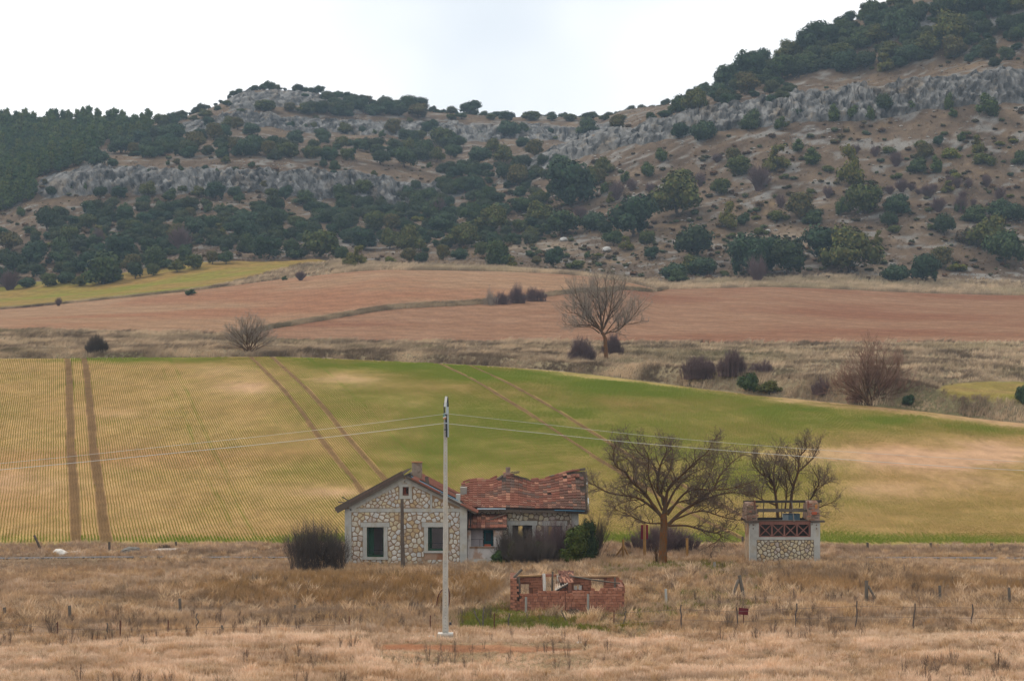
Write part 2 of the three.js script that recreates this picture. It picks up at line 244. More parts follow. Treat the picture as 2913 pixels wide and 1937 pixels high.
// foreground meadow: straw-coloured, with bare red earth by the pole and green patches
const GREEN = [[1470, 1748, 120, 30, 1.3], [1420, 1778, 130, 22, 0.95], [1640, 1776, 220, 24, 0.9], [1330, 1768, 90, 24, 0.7], [1850, 1762, 120, 22, 0.7], [1960, 1735, 130, 26, 0.75], [2070, 1690, 110, 30, 0.7], [1350, 1735, 80, 18, 0.6], [1880, 1612, 150, 16, 1.4], [2010, 1614, 100, 14, 1.1], [1760, 1622, 80, 14, 0.5], [2160, 1650, 60, 22, 0.5], [2260, 1690, 60, 20, 0.7], [2110, 1720, 90, 26, 0.45], [1640, 1742, 120, 14, 0.4], [1970, 1700, 120, 30, 0.35], [2060, 1640, 60, 20, 0.5], [1120, 1640, 60, 24, 0.3], [1740, 1790, 100, 16, 0.4]];
const EARTH = [[1230, 1843, 150, 11, 1.5], [1420, 1848, 160, 11, 1.5], [1570, 1849, 110, 8, 1.2], [1330, 1842, 160, 9, 1.0], [1740, 1812, 60, 6, 0.6], [1130, 1836, 60, 6, 0.6]];
const greenAt = (px, py, X, d) => clamp(blobs(px, py, GREEN) * (2.1 * fbm(X / 1.6, d / 1.1, 3, 400) - 0.25));
const earthAt = (px, py, X, d) => step(0.27, 0.5, blobs(px, py, EARTH) * (0.15 + 1.6 * fbm(X / 1.3, d / 0.5, 4, 410)));
const rowsM = []; for (const d of [12, 20, 28, 36, 44, 52, 57]) rowsM.push(d); for (let d = 59; d < 124.5; d += 0.34) rowsM.push(d); rowsM.push(124.5);
zone('meadow', () => 12, () => 124.5, rowsM.map(d => (d - 12) / 112.5), (X, Z, px, py, d) => {
  const n = fbm(X / 2.2, d / 1.4, 4, 420), k = fbm(X / 14, d / 8, 3, 430);
  let c = cmix([0.30, 0.205, 0.115], [0.46, 0.335, 0.205], clamp(n * 1.3 - 0.2));
  c = cmix(c, [0.22, 0.15, 0.09], step(83, 88, d) * (0.35 + 0.5 * k) * (1 - step(120, 123, d)));
  c = cmix(c, [0.11, 0.15, 0.035], greenAt(px, py, X, d) * 0.9);
  c = cmix(c, [0.17, 0.17, 0.05], step(122, 124, d) * 0.5);
  return cmix(c, cmix([0.33, 0.135, 0.068], [0.48, 0.25, 0.14], clamp(n * 1.8 - 0.4)), earthAt(px, py, X, d));
}, vm(T.turf, { bumpMap: T.soilB, bumpScale: 0.04 }), uvw(4), 'dry straw-coloured rough meadow in the foreground', 'meadow');

// drilled cereal field on the rising slope
const RS = 0.2254, RC = 0.9743;                                   // direction of the seed rows
const acr = (X, Z) => X * RC - Z * RS, alo = (X, Z) => -X * RS - Z * RC;
const TRAM = [[215, 1500], [296, 1500], [845, 1160], [918, 1160], [1455, 1145], [1545, 1145]].map(([a, b]) => { const p = hit(a, b); return acr(p.x, p.z); });
const LUSH = [[222, 1330, 6, 240, 0.0]].concat([[400, 1024, 420, 12, 1.0], [1150, 1042, 330, 16, 1.0], [1500, 1070, 330, 20, 0.9], [1850, 1105, 260, 34, 1.1], [2200, 1165, 260, 30, 0.6], [2500, 1200, 420, 32, 0.9], [2820, 1225, 240, 26, 0.7], [1330, 1185, 300, 70, 0.4], [1650, 1240, 240, 80, 0.45], [1250, 1290, 240, 70, 0.35], [950, 1150, 200, 60, 0.3], [2420, 1540, 320, 20, 0.9], [1900, 1540, 380, 20, 0.7], [800, 1545, 600, 14, 0.9], [2750, 1560, 200, 12, 0.5], [300, 1552, 400, 8, 0.6], [2050, 1330, 300, 70, 0.25]]);
const BARE = [[690, 1105, 110, 34, 0.9], [640, 1060, 110, 20, 0.6], [1000, 1085, 130, 30, 0.8], [950, 1400, 170, 24, 0.7], [60, 1380, 180, 50, 0.6], [2560, 1310, 330, 36, 1.1], [2800, 1290, 240, 44, 1.0], [2350, 1290, 240, 26, 0.8], [2500, 1400, 200, 30, 0.7], [2750, 1370, 240, 40, 0.5], [1180, 1150, 80, 12, 0.4], [330, 1180, 160, 30, 0.25], [1800, 1075, 280, 10, 0.7], [2350, 1140, 160, 10, 0.6]];
const GLINE = [[224, 1400], [466, 1052], [742, 1545], [1010, 1130]].map(([a, b]) => { const p = hit(a, b); return acr(p.x, p.z); });
const gline = (X, Z) => { const c = acr(X, Z), a = alo(X, Z); let k = 0; GLINE.forEach((g, i) => { k = Math.max(k, (1 - step(0.10, 0.22, Math.abs(c - g - 0.4 * (fbm(a / 14, i * 7, 2, 447) - 0.5)))) * (0.15 + 0.6 * step(0.3, 0.75, fbm(a / 9, i * 3 + 0.5, 3, 448)))); }); return k; };
const lushAt = (px, py, X, d) => clamp(blobs(px, py, LUSH) * (0.1 + 1.5 * fbm(X / 4, d / 6, 4, 440)) + 0.75 * (fbm(X / 8, d / 14, 4, 446) - 0.47) + 0.40 * step(350, 1500, px) * (1 - step(2150, 2700, px)) * (1 - step(1380, 1480, py) * 0.4) + 0.75 * (1 - step(126, 130.5, d)) * fbm(X / 6, d / 3, 3, 449) * 1.6 + 0.6 * gline(X, -d));
const bareAt = (px, py, X, d) => clamp(blobs(px, py, BARE) * (0.1 + 1.6 * fbm(X / 3.0, d / 5, 4, 450)) + 0.8 * step(1350, 1750, px) * step(LV[cF].d(px) - 7, LV[cF].d(px) - 2, d) * fbm(X / 6, d / 2, 3, 452) * 1.7);
const tramAt = (X, Z) => { const c = acr(X, Z); let k = 0; TRAM.forEach((t, i) => { const w = (i < 2 ? 0.26 : 0.17) + 0.10 * fbm(alo(X, Z) / 5, i, 2, 460); k = Math.max(k, (1 - step(w, w + 0.12, Math.abs(c - t - 0.35 * (fbm(alo(X, Z) / 22, i >> 1, 2, 465) - 0.5)))) * (i < 2 ? 0.9 : 0.85)); }); return k; };
const rowsF = []; for (let i = 0; i <= 260; i++) rowsF.push(i / 260);
zone('crop_field', () => 124.5, dOf(cF), rowsF, (X, Z, px, py, d, t) => {
  const n = fbm(X / 3, d / 3, 5, 470), r = fbm(X / 26, d / 18, 3, 476);
  let c = cmix([0.355, 0.222, 0.09], [0.44, 0.285, 0.13], n);
  c = cmix(c, [0.38, 0.195, 0.10], step(0.5, 0.75, r) * 0.55);
  c = cmix(c, [0.52, 0.325, 0.215], bareAt(px, py, X, d) * 0.75);
  c = cmix(c, [0.27, 0.245, 0.06], lushAt(px, py, X, d) * 0.7);
  c = cmix(c, [0.14, 0.082, 0.038], tramAt(X, Z));
  c = cmix(c, [0.30, 0.25, 0.10], (1 - step(124.8, 126.5, d)) * 0.7); const v = 0.72 + 0.56 * fbm(X / 0.8, d / 1.6, 4, 478); return [c[0] * v, c[1] * v, c[2] * v];
}, vm(T.drill, { bumpMap: T.soilB, bumpScale: 0.03 }), (x, z) => [acr(x, z) / 6.4, alo(x, z) / 6.4], 'drilled cereal field with thin green rows climbing behind the house', 'field', -9999, 9999, 2);

// rough grass bank beyond the field, with a small green field at the far right
const SMALLF = [[2790, 1105, 150, 22, 1.2], [2920, 1120, 180, 30, 1.4], [2880, 1100, 110, 16, 0.6]];
const smallField = (px, py) => step(0.42, 0.6, blobs(px, py, SMALLF));
zone('grass_bank', dOf(cF), dOf(cG), 110, (X, Z, px, py, d, t) => {
  const n = fbm(X / 5, d / 3.5, 4, 480), k = fbm(X / 20, d / 12, 3, 486);
  let c = cmix([0.22, 0.165, 0.10], [0.42, 0.335, 0.21], clamp(n * 1.5 - 0.25));
  c = cmix(c, [0.13, 0.135, 0.05], step(0.55, 0.75, k) * 0.5 + 0.35 * (1 - step(0.0, 0.06, 1 - t)));
  return cmix(c, cmix([0.34, 0.235, 0.08], [0.24, 0.225, 0.04], clamp(n * 1.6 - 0.4)), smallField(px, py));
}, vm(T.turf), uvw(9), 'rough tussocky grass bank along the top of the field', 'bank');

// two ploughed fields divided by a grassy baulk
const Lf = tab([[-1500, 0], [640, 0], [778, 0.23], [1120, 0.42], [1384, 0.485], [1700, 0.66], [1870, 0.93], [1900, 1], [4400, 1]]);
const dL = px => mix(LV[cG].d(px), LV[cH].d(px), Lf(px));
const ploughCol = red => (X, Z, px, py, d) => { const n = fbm(X / 7, d / 5, 4, 490 + red), k = fbm(X / 34, d / 22, 4, 496 + red); let c = red ? cmix([0.27, 0.138, 0.078], [0.355, 0.205, 0.125], clamp(n * 1.2)) : cmix([0.32, 0.18, 0.098], [0.40, 0.25, 0.15], clamp(n * 1.2)); return cmix(c, red ? [0.255, 0.11, 0.062] : [0.335, 0.155, 0.085], step(0.45, 0.75, k) * 0.8); };
zone('ploughed_field', dOf(cG), dL, 60, ploughCol(1), vm(T.plough, { bumpMap: T.soilB, bumpScale: 0.08 }), uvw(11), 'reddish-brown ploughed field to the right of the dividing baulk', 'field', 640);
zone('ploughed_field', dL, dOf(cH), 70, ploughCol(0), vm(T.plough, { bumpMap: T.soilB, bumpScale: 0.08 }), uvw(13), 'paler tan ploughed field to the left of the dividing baulk', 'field', -9999, 1900);

// green sown field at the upper left, and the grassy verge at the foot of the hills
const gA = px => mix(LV[cH].d(px), LV[cI].d(px), clamp((px - 560) / 390) ** 1.4);
zone('green_field', gA, dOf(cI), 50, (X, Z, px, py, d, t) => { const n = fbm(X / 9, d / 7, 4, 500), e = step(0.35, 0.65, fbm(X / 30, d / 16, 3, 506)); let c = cmix([0.34, 0.215, 0.06], [0.24, 0.23, 0.035], clamp(n * 1.3 - 0.15 + 0.35 * e)); return cmix(c, [0.38, 0.19, 0.08], step(600, 900, px) * (1 - t) * 0.3 + 0.35 * (1 - e)); }, vm(T.soil), uvw(10), 'yellow-green sown field below the wooded slope at the left', 'field', -9999, 950);
zone('verge', dOf(cH), gA, 14, (X, Z, px, py, d, t) => { const n = fbm(X / 6, d / 5, 4, 510); return cmix([0.24, 0.18, 0.115], [0.40, 0.32, 0.21], clamp(n * 1.6 - 0.3)); }, vm(T.turf), uvw(9), 'wedge of rough grass between the sown field and the tan ploughed field', 'verge', 560, 950);
zone('verge', dOf(cH), dOf(cI), 26, (X, Z, px, py, d, t) => { const n = fbm(X / 6, d / 5, 4, 510); return cmix([0.27, 0.20, 0.13], [0.46, 0.37, 0.25], clamp(n * 1.6 - 0.3)); }, vm(T.turf), uvw(9), 'strip of pale dry grass along the foot of the hills', 'verge', 950);

// hillside
const hillCol = (X, Z, px, py, d) => {
  const n = fbm(X / 12, d / 12, 5, 520), f = fbm(X / 3, d / 3, 3, 526), g = fbm(X / 45, d / 45, 3, 530);
  let c = cmix([0.115, 0.079, 0.056], [0.215, 0.152, 0.103], clamp(n * 1.7 - 0.35));
  c = cmix(c, [0.29, 0.195, 0.10], step(0.52, 0.72, f * 0.5 + g * 0.5) * (0.25 + 0.6 * clamp(blobs(px, py, [[2600, 520, 420, 110, 1.3], [2100, 520, 260, 120, 0.9], [2000, 320, 400, 60, 0.4], [2500, 330, 400, 40, 0.3]]))));
  c = cmix(c, [0.30, 0.285, 0.27], step(0.58, 0.72, fbm(X / 4.5, d / 2.6, 4, 536)) * 0.8);
  return cmix(c, [0.40, 0.32, 0.24], clamp(blobs(px, py, [[2230, 680, 130, 26, 0.9], [2560, 790, 130, 14, 1.0], [2790, 800, 200, 10, 1.0], [1520, 700, 200, 20, 0.6], [2480, 770, 60, 14, 0.8], [2700, 640, 120, 14, 0.5]]) * (0.3 + 1.2 * f)));
};
zone('hillside', dOf(cI), px => LV[cS].d(px) + 45, 300, hillCol, vm(T.turf), uvw(14), 'dry brown hillside dotted with dark evergreen trees', 'hill');
zone('hill_back', px => LV[cS].d(px) + 45, () => 3500, [0, 0.02, 0.06, 0.12, 0.25, 0.5, 1], hillCol, vm(T.turf), uvw(14), 'far side of the hills', 'hill');

// ------------------------------------------------------------------ limestone bands
function rockBand(top, bottom, p0, p1, out, label, seed, slant) {
  const yt = tab(top), yb = tab(bottom), n = Math.ceil((p1 - p0) / 3.2), m = 22, P = [], C = [], U = [], I = [];
  for (let i = 0; i <= n; i++) {
    const px = mix(p0, p1, i / n), nb = 24 * (fbm(px / 60, 1, 3, seed) - 0.5) + 3 * (vn(px / 9, 3, seed + 20) - 0.5), nt = 22 * (fbm(px / 50, 5, 3, seed + 21) - 0.5) + 3 * (vn(px / 8, 7, seed + 22) - 0.5);
    const e = Math.min(1, (i / n) * 9, (1 - i / n) * 9);
    const A = hit(px, yb(px) + nb), B = hit(px, yt(px) + nt);
    for (let j = 0; j <= m; j++) {
      const t = j / m, dd = -mix(A.z, B.z, t), X = (px - CX) / F * dd, Y = Hpx(px, dd), Z = -dd;
      const a = X * Math.cos(slant) + Y * Math.sin(slant), b = -X * Math.sin(slant) + Y * Math.cos(slant);
      // joints: tilted blocks of different size stacked in beds
      const bed = Math.floor(b / 1.25 + 1.2 * fbm(a / 8, b / 8, 2, seed + 1)), blk = Math.floor(a / (1.0 + 1.3 * h2(bed, 1, seed)) + h2(bed, 2, seed) * 5 + 0.8 * fbm(a / 3, b / 3, 2, seed + 2));
      const q = h2(bed, blk, seed + 3), fine = fbm(a / 1.1, b / 0.8, 3, seed + 4), big = fbm(a / 11, b / 9, 3, seed + 5), crack = Math.abs(fbm(a / 2.6, b / 4.2, 3, seed + 6) - 0.5) * 2;
      const env = Math.min(1, t * 7, (1 - t) * 6) * e, dsp = env * out * (0.12 + 0.35 * big + 0.40 * (q - 0.4) + 0.28 * (fine - 0.5) + 0.34 * Math.min(1, crack * 5)) - 0.1;
      P.push(X + dsp * 0.15 * (q - 0.5), Y + dsp * 0.42 + 0.25 * (q - 0.5) * env, Z + dsp * 0.9);
      const tone = 0.56 + 0.6 * (h2(bed, blk, seed + 30) - 0.5) + 0.7 * (fine - 0.5), oc = step(0.6, 0.8, fbm(a / 6, b / 4, 3, seed + 9)) * 0.6;
      const c = cmix([0.335 * tone, 0.325 * tone, 0.31 * tone], [0.34 * tone, 0.26 * tone, 0.18 * tone], oc); C.push(...c); U.push(a / 6, b / 6);
      if (i && j) { const w = m + 1, k = i * w + j; I.push(k, k - w, k - 1, k - 1, k - w, k - w - 1); }
    }
  }
  let g = new THREE.BufferGeometry(); g.setAttribute('position', new THREE.Float32BufferAttribute(P, 3)); g.setAttribute('color', new THREE.Float32BufferAttribute(C, 3)); g.setAttribute('uv', new THREE.Float32BufferAttribute(U, 2)); g.setIndex(I); g = g.toNonIndexed(); g.computeVertexNormals();
  return structure('rock_band', g, vm(T.rock), label, 'rock');
}
const yR1t = yJ2, yR1b = yJ;
rockBand(sh(yJ2, -10), sh(yJ, 4), 100, 1330, 3.0, 'long grey limestone band halfway up the left hill', 700, 0.9);
rockBand(sh(yJ2, -10), sh(yJ, 12), 1400, 2990, 3.6, 'broad grey limestone band climbing across the right hill', 720, 0.75);
rockBand(sh(yM2, -6), sh(yM, 8), 480, 1800, 3.2, 'upper grey limestone band just below the top of the left hill', 740, 0.6);
rockBand([[640, 292], [690, 266], [760, 258], [865, 263], [990, 284], [1040, 296]], [[640, 322], [700, 308], [865, 306], [1000, 318], [1040, 322]], 645, 1035, 2.4, 'rounded limestone rim crowning the left hill', 760, 0.9);
rockBand([[2340, 150], [2500, 90], [2650, 45], [2800, 52], [2913, 40], [3000, 30]], [[2340, 166], [2500, 118], [2650, 92], [2800, 84], [2913, 66], [3000, 56]], 2350, 2990, 2.6, 'broken grey ledge among the trees high on the right hill', 780, 0.6);
rockBand([[2480, 60], [2560, 22], [2660, 4], [2760, -10], [2800, -14]], [[2480, 72], [2560, 48], [2660, 36], [2760, 22], [2800, 14]], 2500, 2800, 2.4, 'topmost limestone outcrop on the right skyline', 790, 0.7);

// ------------------------------------------------------------------ stonework, tiles, bricks
function clipPoly(p, nx, ny, c) { const o = []; for (let i = 0; i < p.length; i++) { const a = p[i], b = p[(i + 1) % p.length], da = nx * a[0] + ny * a[1] - c, db = nx * b[0] + ny * b[1] - c; if (da <= 0) o.push(a); if ((da < 0 && db > 0) || (da > 0 && db < 0)) { const t = da / (da - db); o.push([a[0] + (b[0] - a[0]) * t, a[1] + (b[1] - a[1]) * t]); } } return o; }
function rubble(poly, holes, sp, seed) {                          // irregular stones filling a convex panel, joints left open
  const R = rng(seed), xs = poly.map(p => p[0]), ys = poly.map(p => p[1]), x0 = Math.min(...xs), x1 = Math.max(...xs), y0 = Math.min(...ys), y1 = Math.max(...ys), pts = [];
  for (let k = 0; k < 9000; k++) { const x = mix(x0 - sp, x1 + sp, R()), y = mix(y0 - sp, y1 + sp, R()), m = sp * (0.62 + 0.5 * R()); if (pts.every(p => (p[0] - x) ** 2 + (p[1] - y) ** 2 > m * m)) pts.push([x, y]); }
  const edges = []; for (let i = 0; i < poly.length; i++) { const a = poly[i], b = poly[(i + 1) % poly.length]; let nx = b[1] - a[1], ny = a[0] - b[0]; const l = Math.hypot(nx, ny); nx /= l; ny /= l; edges.push([nx, ny, nx * a[0] + ny * a[1]]); }
  const out = [];
  for (const p of pts) {
    let c = [[p[0] - 1, p[1] - 1], [p[0] + 1, p[1] - 1], [p[0] + 1, p[1] + 1], [p[0] - 1, p[1] + 1]];
    for (const q of pts) if (q !== p) { const dx = q[0] - p[0], dy = q[1] - p[1], l = Math.hypot(dx, dy); if (l > sp * 4) continue; c = clipPoly(c, dx / l, dy / l, (dx * (p[0] + q[0]) + dy * (p[1] + q[1])) / (2 * l) - 0.016 - 0.008 * R()); if (c.length < 3) break; }
    for (const e of edges) if (c.length > 2) c = clipPoly(c, e[0], e[1], e[2] - 0.012);
    if (c.length < 3) continue;
    const cx = c.reduce((s, v) => s + v[0], 0) / c.length, cy = c.reduce((s, v) => s + v[1], 0) / c.length; let bad = false;
    for (const [hx0, hx1, hy0, hy1] of holes) { const sx = Math.max(hx0 - cx, cx - hx1), sy = Math.max(hy0 - cy, cy - hy1); if (sx < 0 && sy < 0) { bad = true; break; } if (sx >= sy) c = cx < hx0 ? clipPoly(c, 1, 0, hx0 - 0.01) : clipPoly(c, -1, 0, -hx1 - 0.01); else c = cy < hy0 ? clipPoly(c, 0, 1, hy0 - 0.01) : clipPoly(c, 0, -1, -hy1 - 0.01); if (c.length < 3) { bad = true; break; } }
    if (bad) continue;
    let area = 0; for (let i = 0; i < c.length; i++) { const a = c[i], b = c[(i + 1) % c.length]; area += a[0] * b[1] - b[0] * a[1]; } area = Math.abs(area / 2); if (area < 0.004) continue;
    const r = []; for (let i = 0; i < c.length; i++) { const a = c[i], b = c[(i + 1) % c.length]; if (Math.hypot(b[0] - a[0], b[1] - a[1]) < 0.03) { r.push([(a[0] + b[0]) / 2, (a[1] + b[1]) / 2]); continue; } r.push([mix(a[0], b[0], 0.2), mix(a[1], b[1], 0.2)], [mix(a[0], b[0], 0.8), mix(a[1], b[1], 0.8)]); }
    if (r.length > 2) out.push({ r, area });
  }
  return out;
}
function stoneGeo(r, z, proud, R) {                               // z: wall face; faces the viewer's side (+z)
  const n = r.length, cx = r.reduce((s, v) => s + v[0], 0) / n, cy = r.reduce((s, v) => s + v[1], 0) / n, P = [], I = [];
  for (const [x, y] of r) P.push(x, y, z - 0.01); const k = 0.84 + 0.08 * R(); for (const [x, y] of r) P.push(cx + (x - cx) * k, cy + (y - cy) * k, z + proud * (0.75 + 0.3 * R())); P.push(cx, cy, z + proud * (0.9 + 0.3 * R()));
  for (let i = 0; i < n; i++) { const j = (i + 1) % n; I.push(i, j, n + i, j, n + j, n + i, n + i, n + j, 2 * n); }
  const g = new THREE.BufferGeometry(); g.setAttribute('position', new THREE.Float32BufferAttribute(P, 3)); g.setIndex(I); g.computeVertexNormals(); if (g.attributes.normal.getZ(2 * n) < 0) { for (let i = 0; i < I.length; i += 3) { const t = I[i + 1]; I[i + 1] = I[i + 2]; I[i + 2] = t; } g.setIndex(I); }
  return boxUV(g, 0.8);
}
function layStones(parent, cells, z, proud, seed, budget, pick) {
  const R = rng(seed); cells.sort((a, b) => b.area - a.area); const rest = [];
  cells.forEach((c, i) => { const g = stoneGeo(c.r, z, proud, R); if (i < budget) part(parent, 'stone', g, pick(c, R)); else rest.push(g); });
  if (rest.length) { const s = part(parent, 'small_stones', merge(rest), stoneMats[0]); s.userData.kind = 'stuff'; }
}
const anyStone = (c, R) => stoneMats[Math.floor(R() ** 1.15 * 8)];
const wallShape = (pts, holes, z0, z1) => { const s = new THREE.Shape(pts.map(p => new THREE.Vector2(...p))); for (const [a, b, c, d] of holes) s.holes.push(new THREE.Path([[a, c], [a, d], [b, d], [b, c]].map(p => new THREE.Vector2(...p)))); const g = new THREE.ExtrudeGeometry(s, { depth: z1 - z0, bevelEnabled: false, steps: 1 }); g.translate(0, 0, z0); return boxUV(g, 2); };
// clay tile, 0.235 wide, 0.40 long (towards -z, up the roof), with a rolled rib on one side and a groove
const TILE = (() => { const s = new THREE.Shape([[0, 0], [0.015, 0.035], [0.055, 0.038], [0.072, 0.006], [0.13, 0.004], [0.145, 0.018], [0.165, 0.018], [0.18, 0.004], [0.235, 0.006], [0.235, -0.045], [0, -0.045]].map(p => new THREE.Vector2(...p))); const g = new THREE.ExtrudeGeometry(s, { depth: 0.40, bevelEnabled: false }); g.translate(-0.118, 0, -0.40); return boxUV(g, 0.7); })();
function frameAt(origin, alongX, up) { const n = new THREE.Vector3().crossVectors(up, alongX).normalize(); const m = new THREE.Matrix4(), x = alongX.clone().normalize(), z = up.clone().normalize().negate(), y = new THREE.Vector3().crossVectors(z, x).normalize(); m.makeBasis(x, y, new THREE.Vector3().crossVectors(x, y)); m.setPosition(origin); return m; }

// ------------------------------------------------------------------ the abandoned stone house
const c1 = (cx, cy) => [940 + cx / 3.1026, 1280 + cy / 3.1026];
const hX = (cx, d) => (c1(cx, 0)[0] - CX) / F * d, hY = (cy, d) => CAM + (CY - c1(0, cy)[1]) * d / F;
{
  const D = 110, zf = -D, org = V(hX(655, D), 0.5, -114), house = thing('abandoned_house', 'roofless-looking abandoned stone house with sagging red tiled wing and gable', 'house', org);
  house.userData.label = 'abandoned stone house with white-framed gable front and sagging red-tiled wing';
  const x0 = hX(125, D), x1 = hX(1205, D), xa = hX(655, D), ya = hY(240, D), yb = 0.15, yeL = hY(520, D), yeR = hY(500, D);
  const X = c => hX(c, D), Y = c => hY(c, D);
  const win = [[X(320), X(468), Y(945), Y(682)], [X(860), X(1006), Y(890), Y(682)], [X(636), X(690), Y(402), Y(325)]];
  const zb = -118;
  const fw = part(house, 'wall', wallShape([[x0, yb], [x1, yb], [x1, yeR], [xa, ya], [x0, yeL]], win, zf - 0.4, zf), M.mortar);
  part(house, 'wall', wallShape([[x0, yb], [x1, yb], [x1, yeR], [xa, ya], [x0, yeL]], [[X(300), X(480), Y(900), Y(640)], [X(820), X(1010), Y(1000), Y(640)]], zb, zb + 0.4), M.plaster);
  part(house, 'wall', box(x0, x0 + 0.4, yb, yeL - 0.02, zb + 0.4, zf - 0.4), M.plaster); part(house, 'wall', box(x1 - 0.4, x1, yb, yeR - 0.02, zb + 0.4, zf - 0.4), M.plaster);
  part(house, 'floor', box(x0 + 0.4, x1 - 0.4, 0.3, 0.62, zb + 0.4, zf - 0.4), M.greyBase);
  part(house, 'partition_wall', box(x0 + 0.4, x1 - 0.4, 0.62, yeL - 0.3, -113.0, -112.8), M.interior);
  part(house, 'partition_wall', box(xa - 0.3, xa - 0.1, 0.62, yeL - 0.3, -112.8, zf - 0.4), M.interior);
  // dressed concrete trim, a little proud of the stones
  const tr = (name, a, b, c, d, pr = 0.05, m = M.concrete) => part(house, name, box(X(a), X(b), Y(d), Y(c), zf - 0.02, zf + pr), m);
  tr('pilaster', 125, 184, 520, 1004, 0.06); tr('pilaster', 1141, 1205, 500, 1004, 0.06); tr('plinth', 118, 1212, 1004, 1060, 0.085, M.greyBase);
  tr('string_course', 184, 1141, 516, 548, 0.055);
  tr('lintel', 265, 520, 640, 680, 0.07); tr('jamb', 285, 320, 680, 945); tr('jamb', 468, 503, 680, 945); tr('sill', 278, 510, 945, 968, 0.1);
  tr('lintel', 805, 1060, 640, 680, 0.07); tr('jamb', 825, 860, 680, 890); tr('jamb', 1006, 1041, 680, 890); tr('sill', 818, 1048, 890, 908, 0.1);
  tr('lintel', 600, 726, 300, 326, 0.065); tr('jamb', 608, 636, 326, 402); tr('jamb', 690, 718, 326, 402); tr('sill', 608, 718, 402, 432, 0.055);
  tr('gable_strip', 880, 897, 372, 515, 0.05);
  tr('brick_patch', 832, 1040, 909, 968, 0.02, M.redBrick).material = mat(0.42, 0.27, 0.18, T.stained);
  const rake = (ax, ay, bx, by) => part(house, 'raking_band', beam(V(X(ax), Y(ay), zf + 0.0), V(X(bx), Y(by), zf + 0.0), 0.12, 0.27), M.concrete);
  rake(655, 262, 1150, 486); rake(652, 262, 168, 520);
  // timber frames in the openings
  const fr = (i, m, rail) => { const [a, b, c, d] = win[i], z0 = zf - 0.24, z1 = zf - 0.16, w = 0.055, f = part(house, 'window_frame', merge([box(a, a + w, c, d, z0, z1), box(b - w, b, c, d, z0, z1), box(a + w, b - w, d - w, d, z0, z1), box(a + w, b - w, c, c + w * 1.8, z0, z1)]), m); if (rail) part(f, 'rail', box(a + w, b - w, c + rail, c + rail + 0.03, z0 + 0.02, z1 - 0.02), M.darkIron); return f; };
  fr(0, M.green, 0.36); fr(1, M.green, 0.40); fr(2, M.redWood);
  part(house, 'shutter', box(win[0][0] + 0.06, win[0][0] + 0.36, win[0][2] + 0.1, win[0][3] - 0.06, zf - 0.5, zf - 0.46), M.green);
  part(house, 'shutter', box(win[1][0] + 0.06, win[1][0] + 0.2, win[1][2] + 0.1, win[1][3] - 0.06, zf - 0.5, zf - 0.46), M.green);
  part(house, 'attic_board', box(win[2][0], win[2][0] + 0.18, win[2][2], win[2][3], zf - 0.36, zf - 0.3), M.redBrick);
  // stones of the front
  const rustAt = (c, R) => { const cx = c.r[0][0], cy = c.r[0][1]; const k = Math.exp(-(((cx - X(690)) / 0.5) ** 2)) + 0.6 * Math.exp(-(((cx - X(900)) / 0.4) ** 2 + ((cy - Y(940)) / 0.5) ** 2)); return R() < k * 0.55 ? stoneMats[R() < 0.6 ? 3 : 6] : stoneMats[[0, 0, 1, 1, 4, 4, 2, 7, 5][Math.floor(R() * 9)]]; };
  const holes = [[X(265), X(520), Y(680), Y(640)], [X(285), X(503), Y(968), Y(680)], [X(805), X(1060), Y(680), Y(640)], [X(825), X(1041), Y(968), Y(680)]];
  const mainCells = rubble([[X(184), Y(1004)], [X(1141), Y(1004)], [X(1141), Y(548)], [X(184), Y(548)]], holes, 0.285, 2001);
  const gabCells = rubble([[X(200), Y(516)], [X(1110), Y(516)], [X(656), Y(282)]], [[X(600), X(726), Y(432), Y(300)], [X(880), X(897), Y(516), Y(360)]], 0.27, 2002);
  layStones(fw, mainCells, zf, 0.045, 2003, 185, rustAt); layStones(fw, gabCells, zf, 0.045, 2004, 60, rustAt);

  // roof of the gabled block: left slope is a heavy boarded edge, right slope patchy tiles
  const zr0 = zf + 0.35, zr1 = zb - 0.3, slopeL = [V(X(648), Y(215), 0), V(X(55), Y(538), 0)], slopeR = [V(X(668), Y(236), 0), V(X(1290), Y(556), 0)];
  const plank = (a, b, za, zc, th, off) => { const dx = b.x - a.x, dy = b.y - a.y, l = Math.hypot(dx, dy), nx = -dy / l * Math.sign(dx) , ny = dx / l * Math.sign(dx); const s = new THREE.Shape([[a.x + nx * off, a.y + ny * off], [b.x + nx * off, b.y + ny * off], [b.x + nx * (off + th), b.y + ny * (off + th)], [a.x + nx * (off + th), a.y + ny * (off + th)]].map(p => new THREE.Vector2(...p))); const g = new THREE.ExtrudeGeometry(s, { depth: za - zc, bevelEnabled: false }); g.translate(0, 0, zc); return boxUV(g, 1.5); };
  const roofL = part(house, 'roof', plank(slopeL[0], slopeL[1], zr0 - 0.05, zr1, 0.05, 0), M.darkWood);
  part(roofL, 'bargeboard', plank(slopeL[0], slopeL[1], zr0, zr0 - 0.05, 0.36, -0.13), M.wood);
  part(roofL, 'verge_board', plank(slopeL[0].clone().lerp(slopeL[1], 0.02), slopeL[1].clone().lerp(slopeL[0], 0.2), zr0 + 0.03, zr0, 0.10, 0.05), mat(0.17, 0.12, 0.10, T.wood));
  const roofR = part(house, 'roof', plank(slopeR[0], slopeR[1], zf - 3.4, zr1, 0.045, 0), M.darkWood);
  part(roofR, 'deck_board', plank(slopeR[0], slopeR[1], zr0 - 0.12, zf - 0.5, 0.045, 0), M.darkWood); part(roofR, 'deck_board', plank(slopeR[0].clone().lerp(slopeR[1], 0.8), slopeR[1], zf - 0.5, zf - 3.4, 0.045, 0), M.darkWood);
